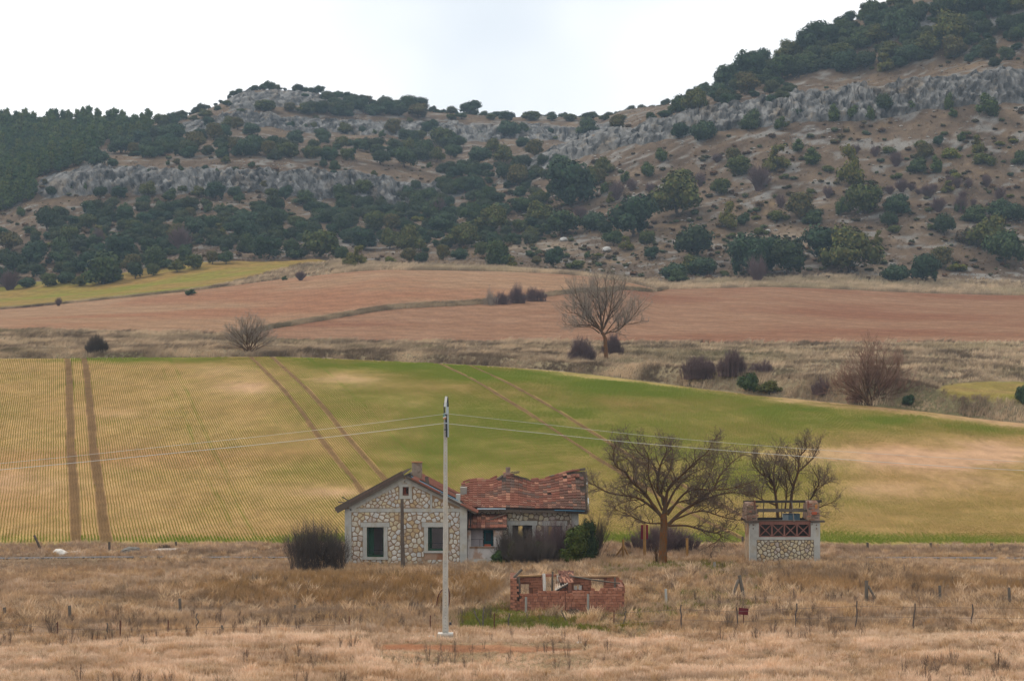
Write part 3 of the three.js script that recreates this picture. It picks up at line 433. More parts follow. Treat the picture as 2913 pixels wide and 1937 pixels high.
  for (let k = 0; k < 5; k++) part(roofR, 'batten', plank(slopeR[0], slopeR[0].clone().lerp(slopeR[1], 0.8), zf - 0.9 - k * 0.5, zf - 0.98 - k * 0.5, 0.07, 0), M.darkWood);
  part(roofR, 'bargeboard', plank(slopeR[0], slopeR[1], zr0 - 0.06, zr0 - 0.12, 0.13, -0.06), M.wood);
  part(roofR, 'membrane', plank(slopeR[0].clone().lerp(slopeR[1], 0.05), slopeR[0].clone().lerp(slopeR[1], 0.72), zf - 0.6, zf - 1.1, 0.012, 0.08), M.blueSheet);
  { const R = rng(2010), rest = []; for (const [a, b, keep] of [[slopeL[0], slopeL[1], () => true], [slopeR[0], slopeR[1], (u, v) => { const front = v < 0.09; if (front) return u < 0.42 || u > 0.74; if (v < 0.34) return u > 0.80 || u < 0.05; return fbm(u * 5, v * 6, 2, 2011) > 0.33; }]]) {
      const L = a.distanceTo(b), rows = Math.floor(L / 0.34), colsN = Math.floor((zr0 - zr1) / 0.236), dn = b.clone().sub(a).normalize(), right = dn.x > 0;
      for (let i = 0; i < rows; i++) for (let j = 0; j < colsN; j++) { const u = 1 - (i + 0.5) / rows, v = (j + 0.5) / colsN; if (!keep(u, v)) continue; const o = b.clone().addScaledVector(dn, -i * 0.34 + 0.05); o.z = zr0 - 0.05 - j * 0.236 - 0.1; const nrm = V(-dn.y, dn.x, 0).multiplyScalar(right ? 1 : -1); o.addScaledVector(nrm, 0.075 + 0.012 * R()); const m = frameAt(o, right ? V(0, 0, -1) : V(0, 0, 1), dn.clone().negate().addScaledVector(nrm, -0.06)); const g = TILE.clone(); g.rotateY((R() - 0.5) * 0.06); g.applyMatrix4(m); rest.push([g, right ? 1 : 0]); } }
    part(roofL, 'roof_tiles', merge(rest.filter(r => !r[1]).map(r => r[0])), tileMats[5]).userData.kind = 'stuff';
    const rr = rest.filter(r => r[1]).map(r => r[0]); part(roofR, 'roof_tiles', merge(rr.filter((_, i) => i % 3)), tileMats[0]).userData.kind = 'stuff'; part(roofR, 'roof_tiles', merge(rr.filter((_, i) => i % 3 === 0)), tileMats[1]).userData.kind = 'stuff'; }
  for (const [a, b, c, d, m] of [[150, 470, 60, 465, M.wood], [165, 455, 95, 420, M.darkWood], [120, 510, 60, 545, M.wood]]) part(roofL, 'broken_batten', beam(V(X(a), Y(b), zf - 0.4), V(X(c), Y(d), zf - 0.5), 0.05, 0.05), m);
  part(roofR, 'broken_board', beam(V(X(850), Y(320), zf - 1.2), V(X(838), Y(245), zf - 1.3), 0.2, 0.06), M.wood);
  // round flue
  { const px = 1186, d = 113, c = V((px - CX) / F * d, 0, -d), r = 14.7 * d / F, yt = CAM + (CY - 1314) * d / F; const g = new THREE.LatheGeometry([[r * 0.8, 4.6], [r, 4.6], [r * 1.0, yt - 0.06], [r * 1.04, yt - 0.05], [r * 1.04, yt], [r * 0.8, yt], [r * 0.8, 4.6]].map(p => new THREE.Vector2(...p)), 20); g.translate(c.x, 0, c.z); const ch = part(house, 'chimney', boxUV(g, 1.2), mat(0.30, 0.235, 0.18, T.stained)); const t = new THREE.TorusGeometry(r * 1.02, 0.035, 6, 20); t.rotateX(Math.PI / 2); t.translate(c.x, yt, c.z); part(ch, 'rim', boxUV(t, 1), mat(0.48, 0.24, 0.11, T.adobe)); }
  // corner shed roof end and gutter bracket at the right eave
  part(house, 'downpipe', new Tubes().add([V(X(1240), Y(560), zf + 0.1), V(X(1236), Y(640), zf - 0.5), V(X(1236), Y(690), zf - 0.3)], [0.03, 0.03, 0.03], 6).geo(), M.darkIron);

  // -------- the wing
  const Dw = 112, zw = -Dw, WX = c => hX(c, Dw), WY = c => hY(c, Dw), wx0 = x1 - 0.05, wx1 = WX(2190), zwb = -119, ye = hY(525, 111.6) - 0.1;
  const wwin = [[WX(1606), WX(1780), 0.55, WY(664)], [WX(1915), WX(2045), 1.1, WY(668)]];
  const ww = part(house, 'wall', wallShape([[wx0, 0.15], [wx1, 0.15], [wx1, ye - 0.05], [wx0, ye - 0.05]], wwin, zw - 0.4, zw), M.greyMortar);
  part(house, 'wall', wallShape([[wx0, 0.15], [wx1, 0.15], [wx1, ye - 0.1], [wx0, ye - 0.1]], [[WX(1640), WX(1700), 1.6, 2.6], [WX(1930), WX(1975), 1.3, 2.9]], zwb, zwb + 0.3), M.plaster);
  part(house, 'wall', wallShape([[112.4, 0.15], [118.7, 0.15], [118.7, ye], [115.5, 5.0], [112.4, ye]].map(([a, b]) => [a - 115.5, b]), [], 0, 0.35).rotateY(Math.PI / 2).translate(wx1 - 0.36, 0, -115.5), M.plaster);
  const wt = (name, a, b, c, d, pr = 0.05, m = M.concrete) => part(house, name, box(WX(a), WX(b), WY(d), WY(c), zw - 0.02, zw + pr), m);
  wt('lintel', 1560, 1826, 626, 664, 0.07); wt('jamb', 1572, 1606, 664, 1000); wt('jamb', 1780, 1814, 664, 1000); wt('lintel', 1870, 2090, 626, 668, 0.07); wt('jamb', 1884, 1915, 668, 860); wt('jamb', 2045, 2078, 668, 860); wt('sill', 1880, 2082, 860, 880, 0.1);
  wt('pilaster', 2128, 2191, 555, 1010, 0.06);
  { const [a, b, c, d] = wwin[1], z0 = zw - 0.24, z1 = zw - 0.17, f = part(house, 'window_frame', merge([box(a, a + 0.07, c, d, z0, z1), box(b - 0.07, b, c, d, z0, z1), box(a + 0.07, b - 0.07, d - 0.06, d, z0, z1), box((a + b) / 2 - 0.03, (a + b) / 2 + 0.03, c, d - 0.06, z0, z1)]), M.teal); for (let k = 1; k < 4; k++) part(f, 'rail', box(a + 0.07, (a + b) / 2 - 0.03, mix(c, d, k / 4), mix(c, d, k / 4) + 0.03, z0 + 0.01, z1 - 0.01), M.teal);
    const [e, g, h, i] = wwin[0]; const f2 = part(house, 'door_frame', merge([box(e, e + 0.07, h, i, z0, z1), box(g - 0.07, g, h, i, z0, z1), box(e + 0.07, g - 0.07, i - 0.06, i, z0, z1)]), M.darkWood); part(f2, 'door_leaf', box(e + 0.07, e + 0.34, h, i - 0.06, z0 - 0.05, z0 - 0.01), M.darkWood); }
  layStones(ww, rubble([[WX(1240), WY(1010)], [WX(2128), WY(1010)], [WX(2128), WY(545)], [WX(1240), WY(545)]], [[WX(1560), WX(1826), WY(664), WY(626)], [WX(1572), WX(1814), WY(1010), WY(664)], [WX(1870), WX(2090), WY(668), WY(626)], [WX(1880), WX(2082), WY(880), WY(668)]], 0.29, 2020), zw, 0.04, 2021, 55, (c, R) => stoneMats[[0, 2, 7, 6, 5, 3, 7][Math.floor(R() * 7)]]);
  // sagging tiled roof
  const ridgeTab = tab([[1140, 300], [1230, 276], [1400, 266], [1500, 232], [1560, 214], [1640, 222], [1720, 252], [1800, 270], [1900, 262], [2000, 238], [2100, 210], [2180, 196], [2275, 190]]), eaveTab = tab([[1140, 512], [1290, 516], [1700, 522], [2000, 528], [2275, 536]]);
  const de = 111.55, dr = 115.5, RX0 = hX(1140, de), RX1 = hX(2275, de);
  const roofP = (x, t) => { const cx = 1140 + (x - RX0) / (RX1 - RX0) * 1135; const ye = hY(eaveTab(cx), de), yr = hY(ridgeTab(cx), dr); return V(x, mix(ye, yr, t) - 0.07 * Math.sin(Math.PI * t) + 0.03 * (vn(x * 1.5, t * 4, 2030) - 0.5), -mix(de, dr, t)); };
  const deck = (pf, n, m) => { const P = [], I = []; for (const off of [0, -0.07]) for (let i = 0; i <= n; i++) for (let j = 0; j <= m; j++) { const p = pf(i / n, j / m); P.push(p.x, p.y + off, p.z); } const w = m + 1, b = (n + 1) * w; for (let i = 0; i < n; i++) for (let j = 0; j < m; j++) { const k = i * w + j; I.push(k, k + w, k + 1, k + 1, k + w, k + w + 1, b + k, b + k + 1, b + k + w, b + k + 1, b + k + w + 1, b + k + w); } for (let i = 0; i < n; i++) for (const j of [0, m]) { const k = i * w + j; I.push(k, k + w, b + k, k + w, b + k + w, b + k); } for (const i of [0, n]) for (let j = 0; j < m; j++) { const k = i * w + j; I.push(k, k + 1, b + k, k + 1, b + k + 1, b + k); } const g = new THREE.BufferGeometry(); g.setAttribute('position', new THREE.Float32BufferAttribute(P, 3)); g.setIndex(I); return boxUV(g, 1.5); };
  const roofW = part(house, 'roof', deck((a, b) => roofP(mix(RX0, RX1, a), b), 30, 8), M.darkWood); roofW.userData.label = 'sagging red tiled roof slope over the wing';
  part(house, 'roof', deck((a, b) => { const p = roofP(mix(RX0, RX1, a), 1); return V(p.x, p.y - 0.02 - b * 1.5, p.z - 0.01 - b * 3.6); }, 20, 4), tileMats[2]);
  { const R = rng(2040), rows = 13, nc = Math.floor((RX1 - RX0) / 0.237); let made = 0; const rest = [];
    const gone = (u, i, cx) => (i > 9 && cx > 1465 && cx < 1560 && cx - 1465 > (12 - i) * 22) || (i === 12 && cx > 1640 && cx < 1760) || (i === 12 && cx > 1185 && cx < 1215) || (i === 12 && cx > 2120) || (cx > 2225 && (i === 6 || i === 7 || i === 11)) || R() < 0.006;
    for (let i = 0; i < rows; i++) for (let j = 0; j < nc; j++) {
      const x = RX0 + 0.12 + j * 0.237, t = i / rows, cx = 1140 + (x - RX0) / (RX1 - RX0) * 1135; if (gone(0, i, cx)) continue;
      const a = roofP(x, t), b = roofP(x, Math.min(1, t + 1 / rows)), r = roofP(x + 0.1, t), l = roofP(x - 0.1, t), up = b.clone().sub(a).normalize(), al = r.sub(l).normalize(), o = a.clone().addScaledVector(up, -0.06).add(V(0, 0.115 + 0.015 * R(), 0));
      const loose = R() < 0.03, m = frameAt(o, al, up.clone().add(V(0, -0.15 + (loose ? 0.05 : 0), 0))); if (loose) m.multiply(new THREE.Matrix4().makeRotationY((R() - 0.5) * 0.9)); else m.multiply(new THREE.Matrix4().makeRotationY((R() - 0.5) * 0.05));
      const w = fbm(x * 0.9 + 3, i * 0.55, 3, 2041), v = R() < 0.05 ? 4 : R() < 0.12 ? 6 : w > 0.55 ? (R() < 0.55 ? 5 : 3) : w > 0.44 ? (R() < 0.6 ? 2 : R() < 0.5 ? 6 : 3) : (R() < 0.5 ? 0 : 1), mt = tileMats[v];
      if (i < 8 && made < 250) { const me = shadows(new THREE.Mesh(TILE, mt)); me.name = 'roof_tile'; m.decompose(me.position, me.quaternion, me.scale); me.position.sub(org); roofW.add(me); made++; } else { const g = TILE.clone(); g.applyMatrix4(m); (rest[v] = rest[v] || []).push(g); }
    }
    rest.forEach((l, v) => { if (l && l.length) part(roofW, 'roof_tiles', merge(l), tileMats[v]).userData.kind = 'stuff'; });
    // ridge tiles where they are left
    const rt = new THREE.CylinderGeometry(0.1, 0.115, 0.42, 8, 1, false, -Math.PI / 2, Math.PI); rt.rotateZ(Math.PI / 2); rt.rotateX(-Math.PI / 2); const rg = boxUV(rt, 0.7);
    for (let x = RX0 + 0.3; x < RX1 - 0.5; x += 0.4) { const cx = 1140 + (x - RX0) / (RX1 - RX0) * 1135; if ((cx > 1450 && cx < 1780) || R() < 0.25) continue; const p = roofP(x, 1), q = roofP(x + 0.2, 1), me = shadows(new THREE.Mesh(rg, tileMats[[0, 1, 4][Math.floor(R() * 3)]])); me.name = 'ridge_tile'; me.position.copy(p).add(V(0, 0.05, 0)).sub(org); me.rotation.z = Math.atan2(q.y - p.y, 0.2); roofW.add(me); }
  }
  // eaves timber, gutter and verge
  for (let k = 0; k < 5; k++) { const a = mix(RX0 + 0.95, RX1, k / 5), b = mix(RX0 + 0.95, RX1, (k + 1) / 5) - 0.03, pa = roofP(a, 0), pb = roofP(b, 0); part(roofW, 'fascia', beam(V(pa.x, pa.y - 0.12, -de + 0.03), V(pb.x, pb.y - 0.12, -de + 0.03), 0.04, 0.14), k === 4 ? M.darkWood : M.wood); }
  for (let k = 0; k < 12; k++) { const x = mix(RX0 + 1.2, RX1 - 0.1, k / 11), p = roofP(x, 0), q = roofP(x, 0.12); part(roofW, 'rafter_end', beam(V(x, p.y - 0.13, p.z - 0.03), V(x, q.y - 0.13, q.z), 0.07, 0.1), M.darkWood); }
  part(roofW, 'gutter', new Tubes().add([V(RX0 + 1.0, roofP(RX0 + 1, 0).y - 0.03, -de + 0.09), V(RX0 + 2.6, roofP(RX0 + 2.6, 0).y - 0.02, -de + 0.09)], [0.05, 0.05], 6).geo(), M.zinc);
  part(roofW, 'gutter', new Tubes().add([V(RX1 - 1.9, roofP(RX1 - 1.9, 0).y - 0.03, -de + 0.09), V(RX1 - 0.2, roofP(RX1 - 0.2, 0).y - 0.02, -de + 0.09)], [0.035, 0.035], 6).geo(), M.blueSheet);
  { const pts = []; for (let k = 0; k <= 6; k++) pts.push(roofP(RX1, k / 6).add(V(0.05, -0.05, 0))); for (let k = 0; k < 6; k++) part(roofW, 'verge_board', beam(pts[k], pts[k + 1], 0.05, 0.2), k % 3 === 1 ? M.zinc : M.greyWood); }
  part(roofW, 'ridge_board', beam(roofP(RX1 - 1.3, 1).add(V(0, 0.1, 0)), roofP(RX1, 1).add(V(0, 0.14, 0.0)), 0.08, 0.14), M.greyWood);
  for (const [a, b, c, d] of [[1430, 320, 1505, 262], [1450, 335, 1510, 280], [1600, 200, 1665, 196], [1610, 214, 1660, 206], [1620, 230, 1750, 262], [1470, 262, 1520, 230], [1940, 236, 1970, 228]]) part(roofW, 'broken_board', beam(V(hX(a, dr), hY(b, dr) + 0.05, -dr + 0.5), V(hX(c, dr), hY(d, dr) + 0.05, -dr + 0.2), 0.16, 0.04), M.wood);
  { const c = hX(1568, dr), w = 0.27, y0 = hY(240, dr) - 0.5, yt = hY(152, dr), ym = hY(205, dr), z = -dr; const ch = part(house, 'chimney', box(c - w, c + w, y0, ym, z - 0.3, z + 0.25), mat(0.40, 0.25, 0.19, T.stained)); part(ch, 'flue', box(c - 0.14, c + 0.13, ym, yt, z - 0.15, z + 0.12), mat(0.34, 0.25, 0.2, T.stained)); part(ch, 'cap', box(c - w - 0.05, c - 0.15, ym, ym + 0.05, z - 0.3, z + 0.25), tileMats[4]); }
  part(house, 'end_wall', box(RX0 - 0.02, RX0 + 0.35, 3.2, hY(318, dr), -dr - 0.4, -113.6), M.greyBase);
  part(house, 'wall', box(hX(1105, 111), hX(1142, 111), 3.4, hY(395, 111), -111.9, -111.2), M.concrete);
  part(house, 'leaning_pole', beam(V(WX(1555), WY(555), zw + 0.55), V(WX(1320), WY(640), zw + 1.0), 0.05, 0.05), M.greyWood);

  // -------- porch
  const Dp = 110.6, zp = -Dp, PX = c => hX(c, Dp), PY = c => hY(c, Dp), px0 = x1 + 0.02, px1 = PX(1520);
  part(house, 'porch_wall', wallShape([[px0, 0.3], [PX(1475), 0.3], [PX(1475), PY(690)], [px0, PY(690)]], [[PX(1240), PX(1440), PY(852), PY(705)]], zp - 0.25, zp), M.plaster);
  part(house, 'porch_pier', box(PX(1475), px1, 0.3, PY(700), zp - 0.3, zp + 0.03), M.plaster); part(house, 'porch_step', box(px0, PX(1470), 0.25, PY(962), zp, zp + 0.35), M.paleConcrete); part(house, 'porch_sill', box(PX(1228), PX(1450), PY(866), PY(853), zp - 0.02, zp + 0.07), mat(0.30, 0.2, 0.13, T.stained));
  part(house, 'porch_side', box(px1 - 0.2, px1 - 0.005, 0.3, PY(700), zw, zp - 0.3), M.plaster);
  part(house, 'inner_panel', box(PX(1236), PX(1346), PY(860), PY(690), zp - 0.9, zp - 0.86), M.interior); const dr2 = part(house, 'inner_door', box(PX(1352), PX(1432), 0.6, PY(690), zp - 0.8, zp - 0.75), M.teal); part(dr2, 'door_panel', box(PX(1368), PX(1416), PY(812), PY(740), zp - 0.75, zp - 0.73), M.darkIron);
  part(house, 'brick_block', box(PX(1358), PX(1416), PY(851), PY(834), zp - 0.16, zp - 0.04), M.redBrick); part(house, 'window_bar', merge([box(PX(1240), PX(1346), PY(792), PY(789), zp - 0.13, zp - 0.11), box(PX(1316), PX(1320), PY(852), PY(792), zp - 0.13, zp - 0.11)]), M.darkIron);
  const porchP = (x, t) => V(x, mix(PY(684), hY(566, Dw), t) + 0.02 * (vn(x * 2, t * 3, 2050) - 0.5), mix(zp + 0.25, zw + 0.02, t)), qx0 = x1 + 0.03, qx1 = PX(1560);
  const pr = part(house, 'porch_roof', deck((a, b) => porchP(mix(qx0, qx1, a), b), 8, 4), M.darkWood);
  { const R = rng(2060), rest = [[], []]; for (let i = 0; i < 5; i++) for (let j = 0; j < 9; j++) { const x = qx0 + 0.14 + j * 0.24; if (x > qx1 - 0.1 || R() < 0.05) continue; const t = i / 5.2, a = porchP(x, t), b = porchP(x, t + 0.2), up = b.sub(a).normalize(), m = frameAt(a.clone().addScaledVector(up, -0.05).add(V(0, 0.05, 0)), V(1, 0, 0), up.clone().add(V(0, -0.05, 0))); const me = shadows(new THREE.Mesh(TILE, tileMats[Math.floor(R() * 5)])); me.name = 'roof_tile'; m.decompose(me.position, me.quaternion, me.scale); me.position.sub(org); pr.add(me); } }
  part(pr, 'fascia', box(qx0, qx1 - 0.05, PY(704), PY(690), zp + 0.16, zp + 0.2), M.darkWood); for (let k = 0; k < 4; k++) { const x = mix(qx0 + 0.15, qx1 - 0.25, k / 3); part(pr, 'rafter_end', box(x, x + 0.07, PY(703), PY(690), zp + 0.02, zp + 0.16), M.wood); }
  // old timber post in front of the gable
  { const a = onGround(c1(640, 0)[0], 106.8), b = at(...c1(631, 432), 106.8); const t = new Tubes().cap([V(a.x, a.y - 0.3, a.z), a, a.clone().lerp(b, 0.5).add(V(-0.02, 0, 0)), b], [0.135, 0.13, 0.105, 0.085], 8).geo(); single('timber_post', t, M.wood, 'tall weathered timber post standing before the gable front', 'post', a); }
  console.log('house');
}

// ------------------------------------------------------------------ small stone shed with lattice, at the right
{
  const k4 = 7.126, kX = (c, d) => (2100 + c / k4 - CX) / F * d, kY = (c, d) => CAM + (CY - (1400 + c / k4)) * d / F, D = 109, zf = -D, zb = -111.4, X = c => kX(c, D), Y = c => kY(c, D), yb = 0.35;
  const shed = thing('stone_shed', 'small roofless shed with grey corner piers, rubble panel and timber lattice', 'shed', V(X(955), 0.7, -110.2)), x0 = X(240), x1 = X(1670);
  const wall = part(shed, 'wall', box(X(380), X(1545), yb, Y(968), zf - 0.32, zf - 0.03), M.greyMortar);
  part(shed, 'pier', box(x0, X(382), yb, Y(620), zf - 0.4, zf), M.concrete); part(shed, 'pier', box(X(1543), x1, yb, Y(620), zf - 0.4, zf), M.concrete); part(shed, 'pier', box(X(382), X(425), Y(968), Y(620), zf - 0.36, zf - 0.006), M.concrete); part(shed, 'pier', box(X(1482), X(1543), Y(968), Y(620), zf - 0.36, zf - 0.006), M.concrete);
  part(shed, 'sill_band', box(X(425), X(1482), Y(966), Y(912), zf - 0.34, zf + 0.012), M.concrete);
  const side = mat(0.40, 0.29, 0.19, T.stained); part(shed, 'wall', box(x0 + 0.02, x0 + 0.3, yb, Y(620), zb, zf - 0.4), side); part(shed, 'wall', box(x1 - 0.3, x1 - 0.02, yb, Y(620), zb, zf - 0.4), side); part(shed, 'wall', box(x0 + 0.3, x1 - 0.3, yb, Y(700), zb, zb + 0.28), M.darkWood);  // back wall coloured dark to stand in for interior shade behind the lattice
  layStones(wall, rubble([[X(384), yb + 0.1], [X(1541), yb + 0.1], [X(1541), Y(972)], [X(384), Y(972)]], [], 0.25, 2101), zf - 0.03, 0.04, 2102, 120, (c, R) => stoneMats[[0, 7, 2, 5, 7, 3, 0, 2, 6][Math.floor(R() * 9)]]);
  // lattice
  const fr = part(shed, 'lattice_frame', merge([box(X(425), X(1482), Y(660), Y(590), zf - 0.2, zf - 0.08), box(X(425), X(1482), Y(912), Y(893), zf - 0.2, zf - 0.1), box(X(425), X(455), Y(893), Y(660), zf - 0.2, zf - 0.08), box(X(1448), X(1482), Y(893), Y(660), zf - 0.2, zf - 0.08)]), M.redWood);
  const posts = [440, 697, 950, 1205, 1465]; for (let i = 1; i < 4; i++) part(fr, 'lattice_post', box(X(posts[i] - 14), X(posts[i] + 14), Y(893), Y(660), zf - 0.19, zf - 0.09), M.redWood);
  for (let i = 0; i < 4; i++) { const a = posts[i] + 14, b = posts[i + 1] - 14; part(fr, 'lattice_bar', beam(V(X(a), Y(665), zf - 0.12), V(X(b), Y(890), zf - 0.12), 0.04, 0.055), M.redWood); part(fr, 'lattice_bar', beam(V(X(a), Y(890), zf - 0.165), V(X(b), Y(665), zf - 0.165), 0.04, 0.055), M.redWood); }
  for (const cx of [310, 1595]) for (const cy of [665, 738]) part(shed, 'peg_hole', new THREE.CylinderGeometry(0.035, 0.035, 0.03, 8).rotateX(Math.PI / 2).translate(X(cx), Y(cy), zf + 0.008), M.rust);
  // eaves plank, ruined end walls, purlins
  part(shed, 'eaves_beam', box(X(145), X(432), Y(618), Y(575), zf - 0.35, zf + 0.12), M.wood); part(shed, 'eaves_beam', box(X(1482), X(1760), Y(612), Y(575), zf - 0.3, zf + 0.08), M.wood);
  const endw = (a, b, t, seed) => { const R = rng(seed), w = part(shed, 'end_wall', wallShape([[zf - 0.05, Y(575)], [zb + 0.05, Y(575)], [zb + 0.3, t - 0.25], [-110.4, t], [-109.9, t - 0.05], [zf - 0.3, t - 0.3]].map(([z, y]) => [-(z + 110.2), y]), [], 0, b - a).rotateY(Math.PI / 2).translate(a, 0, -110.2), mat(0.30, 0.20, 0.15, T.stained)); const bg = boxUV(new THREE.BoxGeometry(0.22, 0.075, 0.11), 1); for (let k = 0; k < 26; k++) { const yy = mix(Y(560), t - 0.12, R()); const me = shadows(new THREE.Mesh(bg, R() < 0.25 ? brickMats[Math.floor(R() * 5)] : [M.greyMortar, M.wood, M.mortar][Math.floor(R() * 3)])); me.name = 'brick'; me.position.set(mix(a, b, R()), yy, zf - 0.12 - (yy - Y(575)) * 0.35 + 0.05 * R()).sub(ORG.get(shed)); me.rotation.set((R() - 0.5) * 0.2, (R() - 0.5) * 0.4, (R() - 0.5) * 0.2); w.add(me); } return w; };
  endw(X(185), X(400), kY(190, 110.3), 2110); endw(X(1440), X(1665), kY(165, 110.3), 2111);
  part(shed, 'tile_edge', box(X(1580), X(1625), kY(330, 109.5), kY(240, 109.5), zf - 0.24, zf - 0.2), mat(0.55, 0.26, 0.09, T.adobe)); part(shed, 'tile_edge', box(X(340), X(368), kY(420, 109.5), kY(165, 109.5), zf - 0.3, zf - 0.25), tileMats[1]); part(shed, 'tile_edge', box(X(1425), X(1455), kY(320, 109.5), kY(175, 109.5), zf - 0.3, zf - 0.25), tileMats[1]); part(shed, 'tile_edge', box(X(1505), X(1605), Y(455), Y(400), zf - 0.12, zf + 0.02), M.redBrick);
  for (const [a, ya, b, yb2, d, w, m] of [[110, 195, 1700, 185, 110.4, 0.14, M.darkWood], [180, 375, 1450, 372, 109.7, 0.16, M.greyWood], [60, 545, 930, 540, 111.3, 0.16, M.darkWood], [920, 540, 1500, 545, 111.3, 0.12, M.darkWood], [395, 350, 1400, 342, 110.9, 0.07, M.darkWood]]) part(shed, 'purlin', beam(V(kX(a, d), kY(ya, d), -d), V(kX(b, d), kY(yb2, d), -d), 0.1, w), m);
  for (const [a, ya, da, b, yb2, db] of [[1095, 190, 110.4, 1140, 600, 109.0], [1360, 180, 110.4, 1500, 480, 109.3], [1500, 480, 109.3, 1505, 660, 108.95], [530, 170, 110.5, 510, 520, 111.2], [895, 180, 110.5, 880, 520, 111.2], [1255, 180, 110.5, 1250, 300, 110.9], [190, 330, 109.7, 360, 380, 109.3], [300, 380, 109.5, 270, 560, 109.2], [330, 390, 109.5, 330, 560, 109.1]]) part(shed, 'broken_rafter', beam(V(kX(a, da), kY(ya, da), -da), V(kX(b, db), kY(yb2, db), -db), 0.045, 0.05), M.greyWood);
  part(shed, 'upright_board', box(kX(1365, 110.6), kX(1445, 110.6), kY(575, 110.6), kY(400, 110.6), -110.7, -110.6), M.greyWood);
  part(shed, 'ledge', box(X(430), X(1480), Y(590), Y(572), zf - 0.28, zf - 0.06), M.wood);
  { const d = 110.9, a = kX(922, d), b = kX(1025, d), c = kX(1260, d), y0 = kY(588, d), y1 = kY(450, d); const t = thing('water_tank', 'pale blue metal tank inside the roofless shed', 'tank', V((a + c) / 2, y0, -d)); part(t, 'body', box(b, c, y0, y1, -d - 0.5, -d), M.tankBlue); part(t, 'side_panel', box(a, b, y0, y1 - 0.01, -d - 0.45, -d - 0.01), M.tankPale); part(t, 'rim', box(a, c, y1, y1 + 0.03, -d - 0.5, -d + 0.02), M.darkIron); for (const [u, w] of [[a + 0.06, -0.1], [c - 0.12, -0.1], [a + 0.06, -0.42], [c - 0.12, -0.42]]) part(t, 'leg', box(u, u + 0.06, 0.7, y0, -d + w - 0.06, -d + w), M.darkWood); }
  console.log('shed');
}

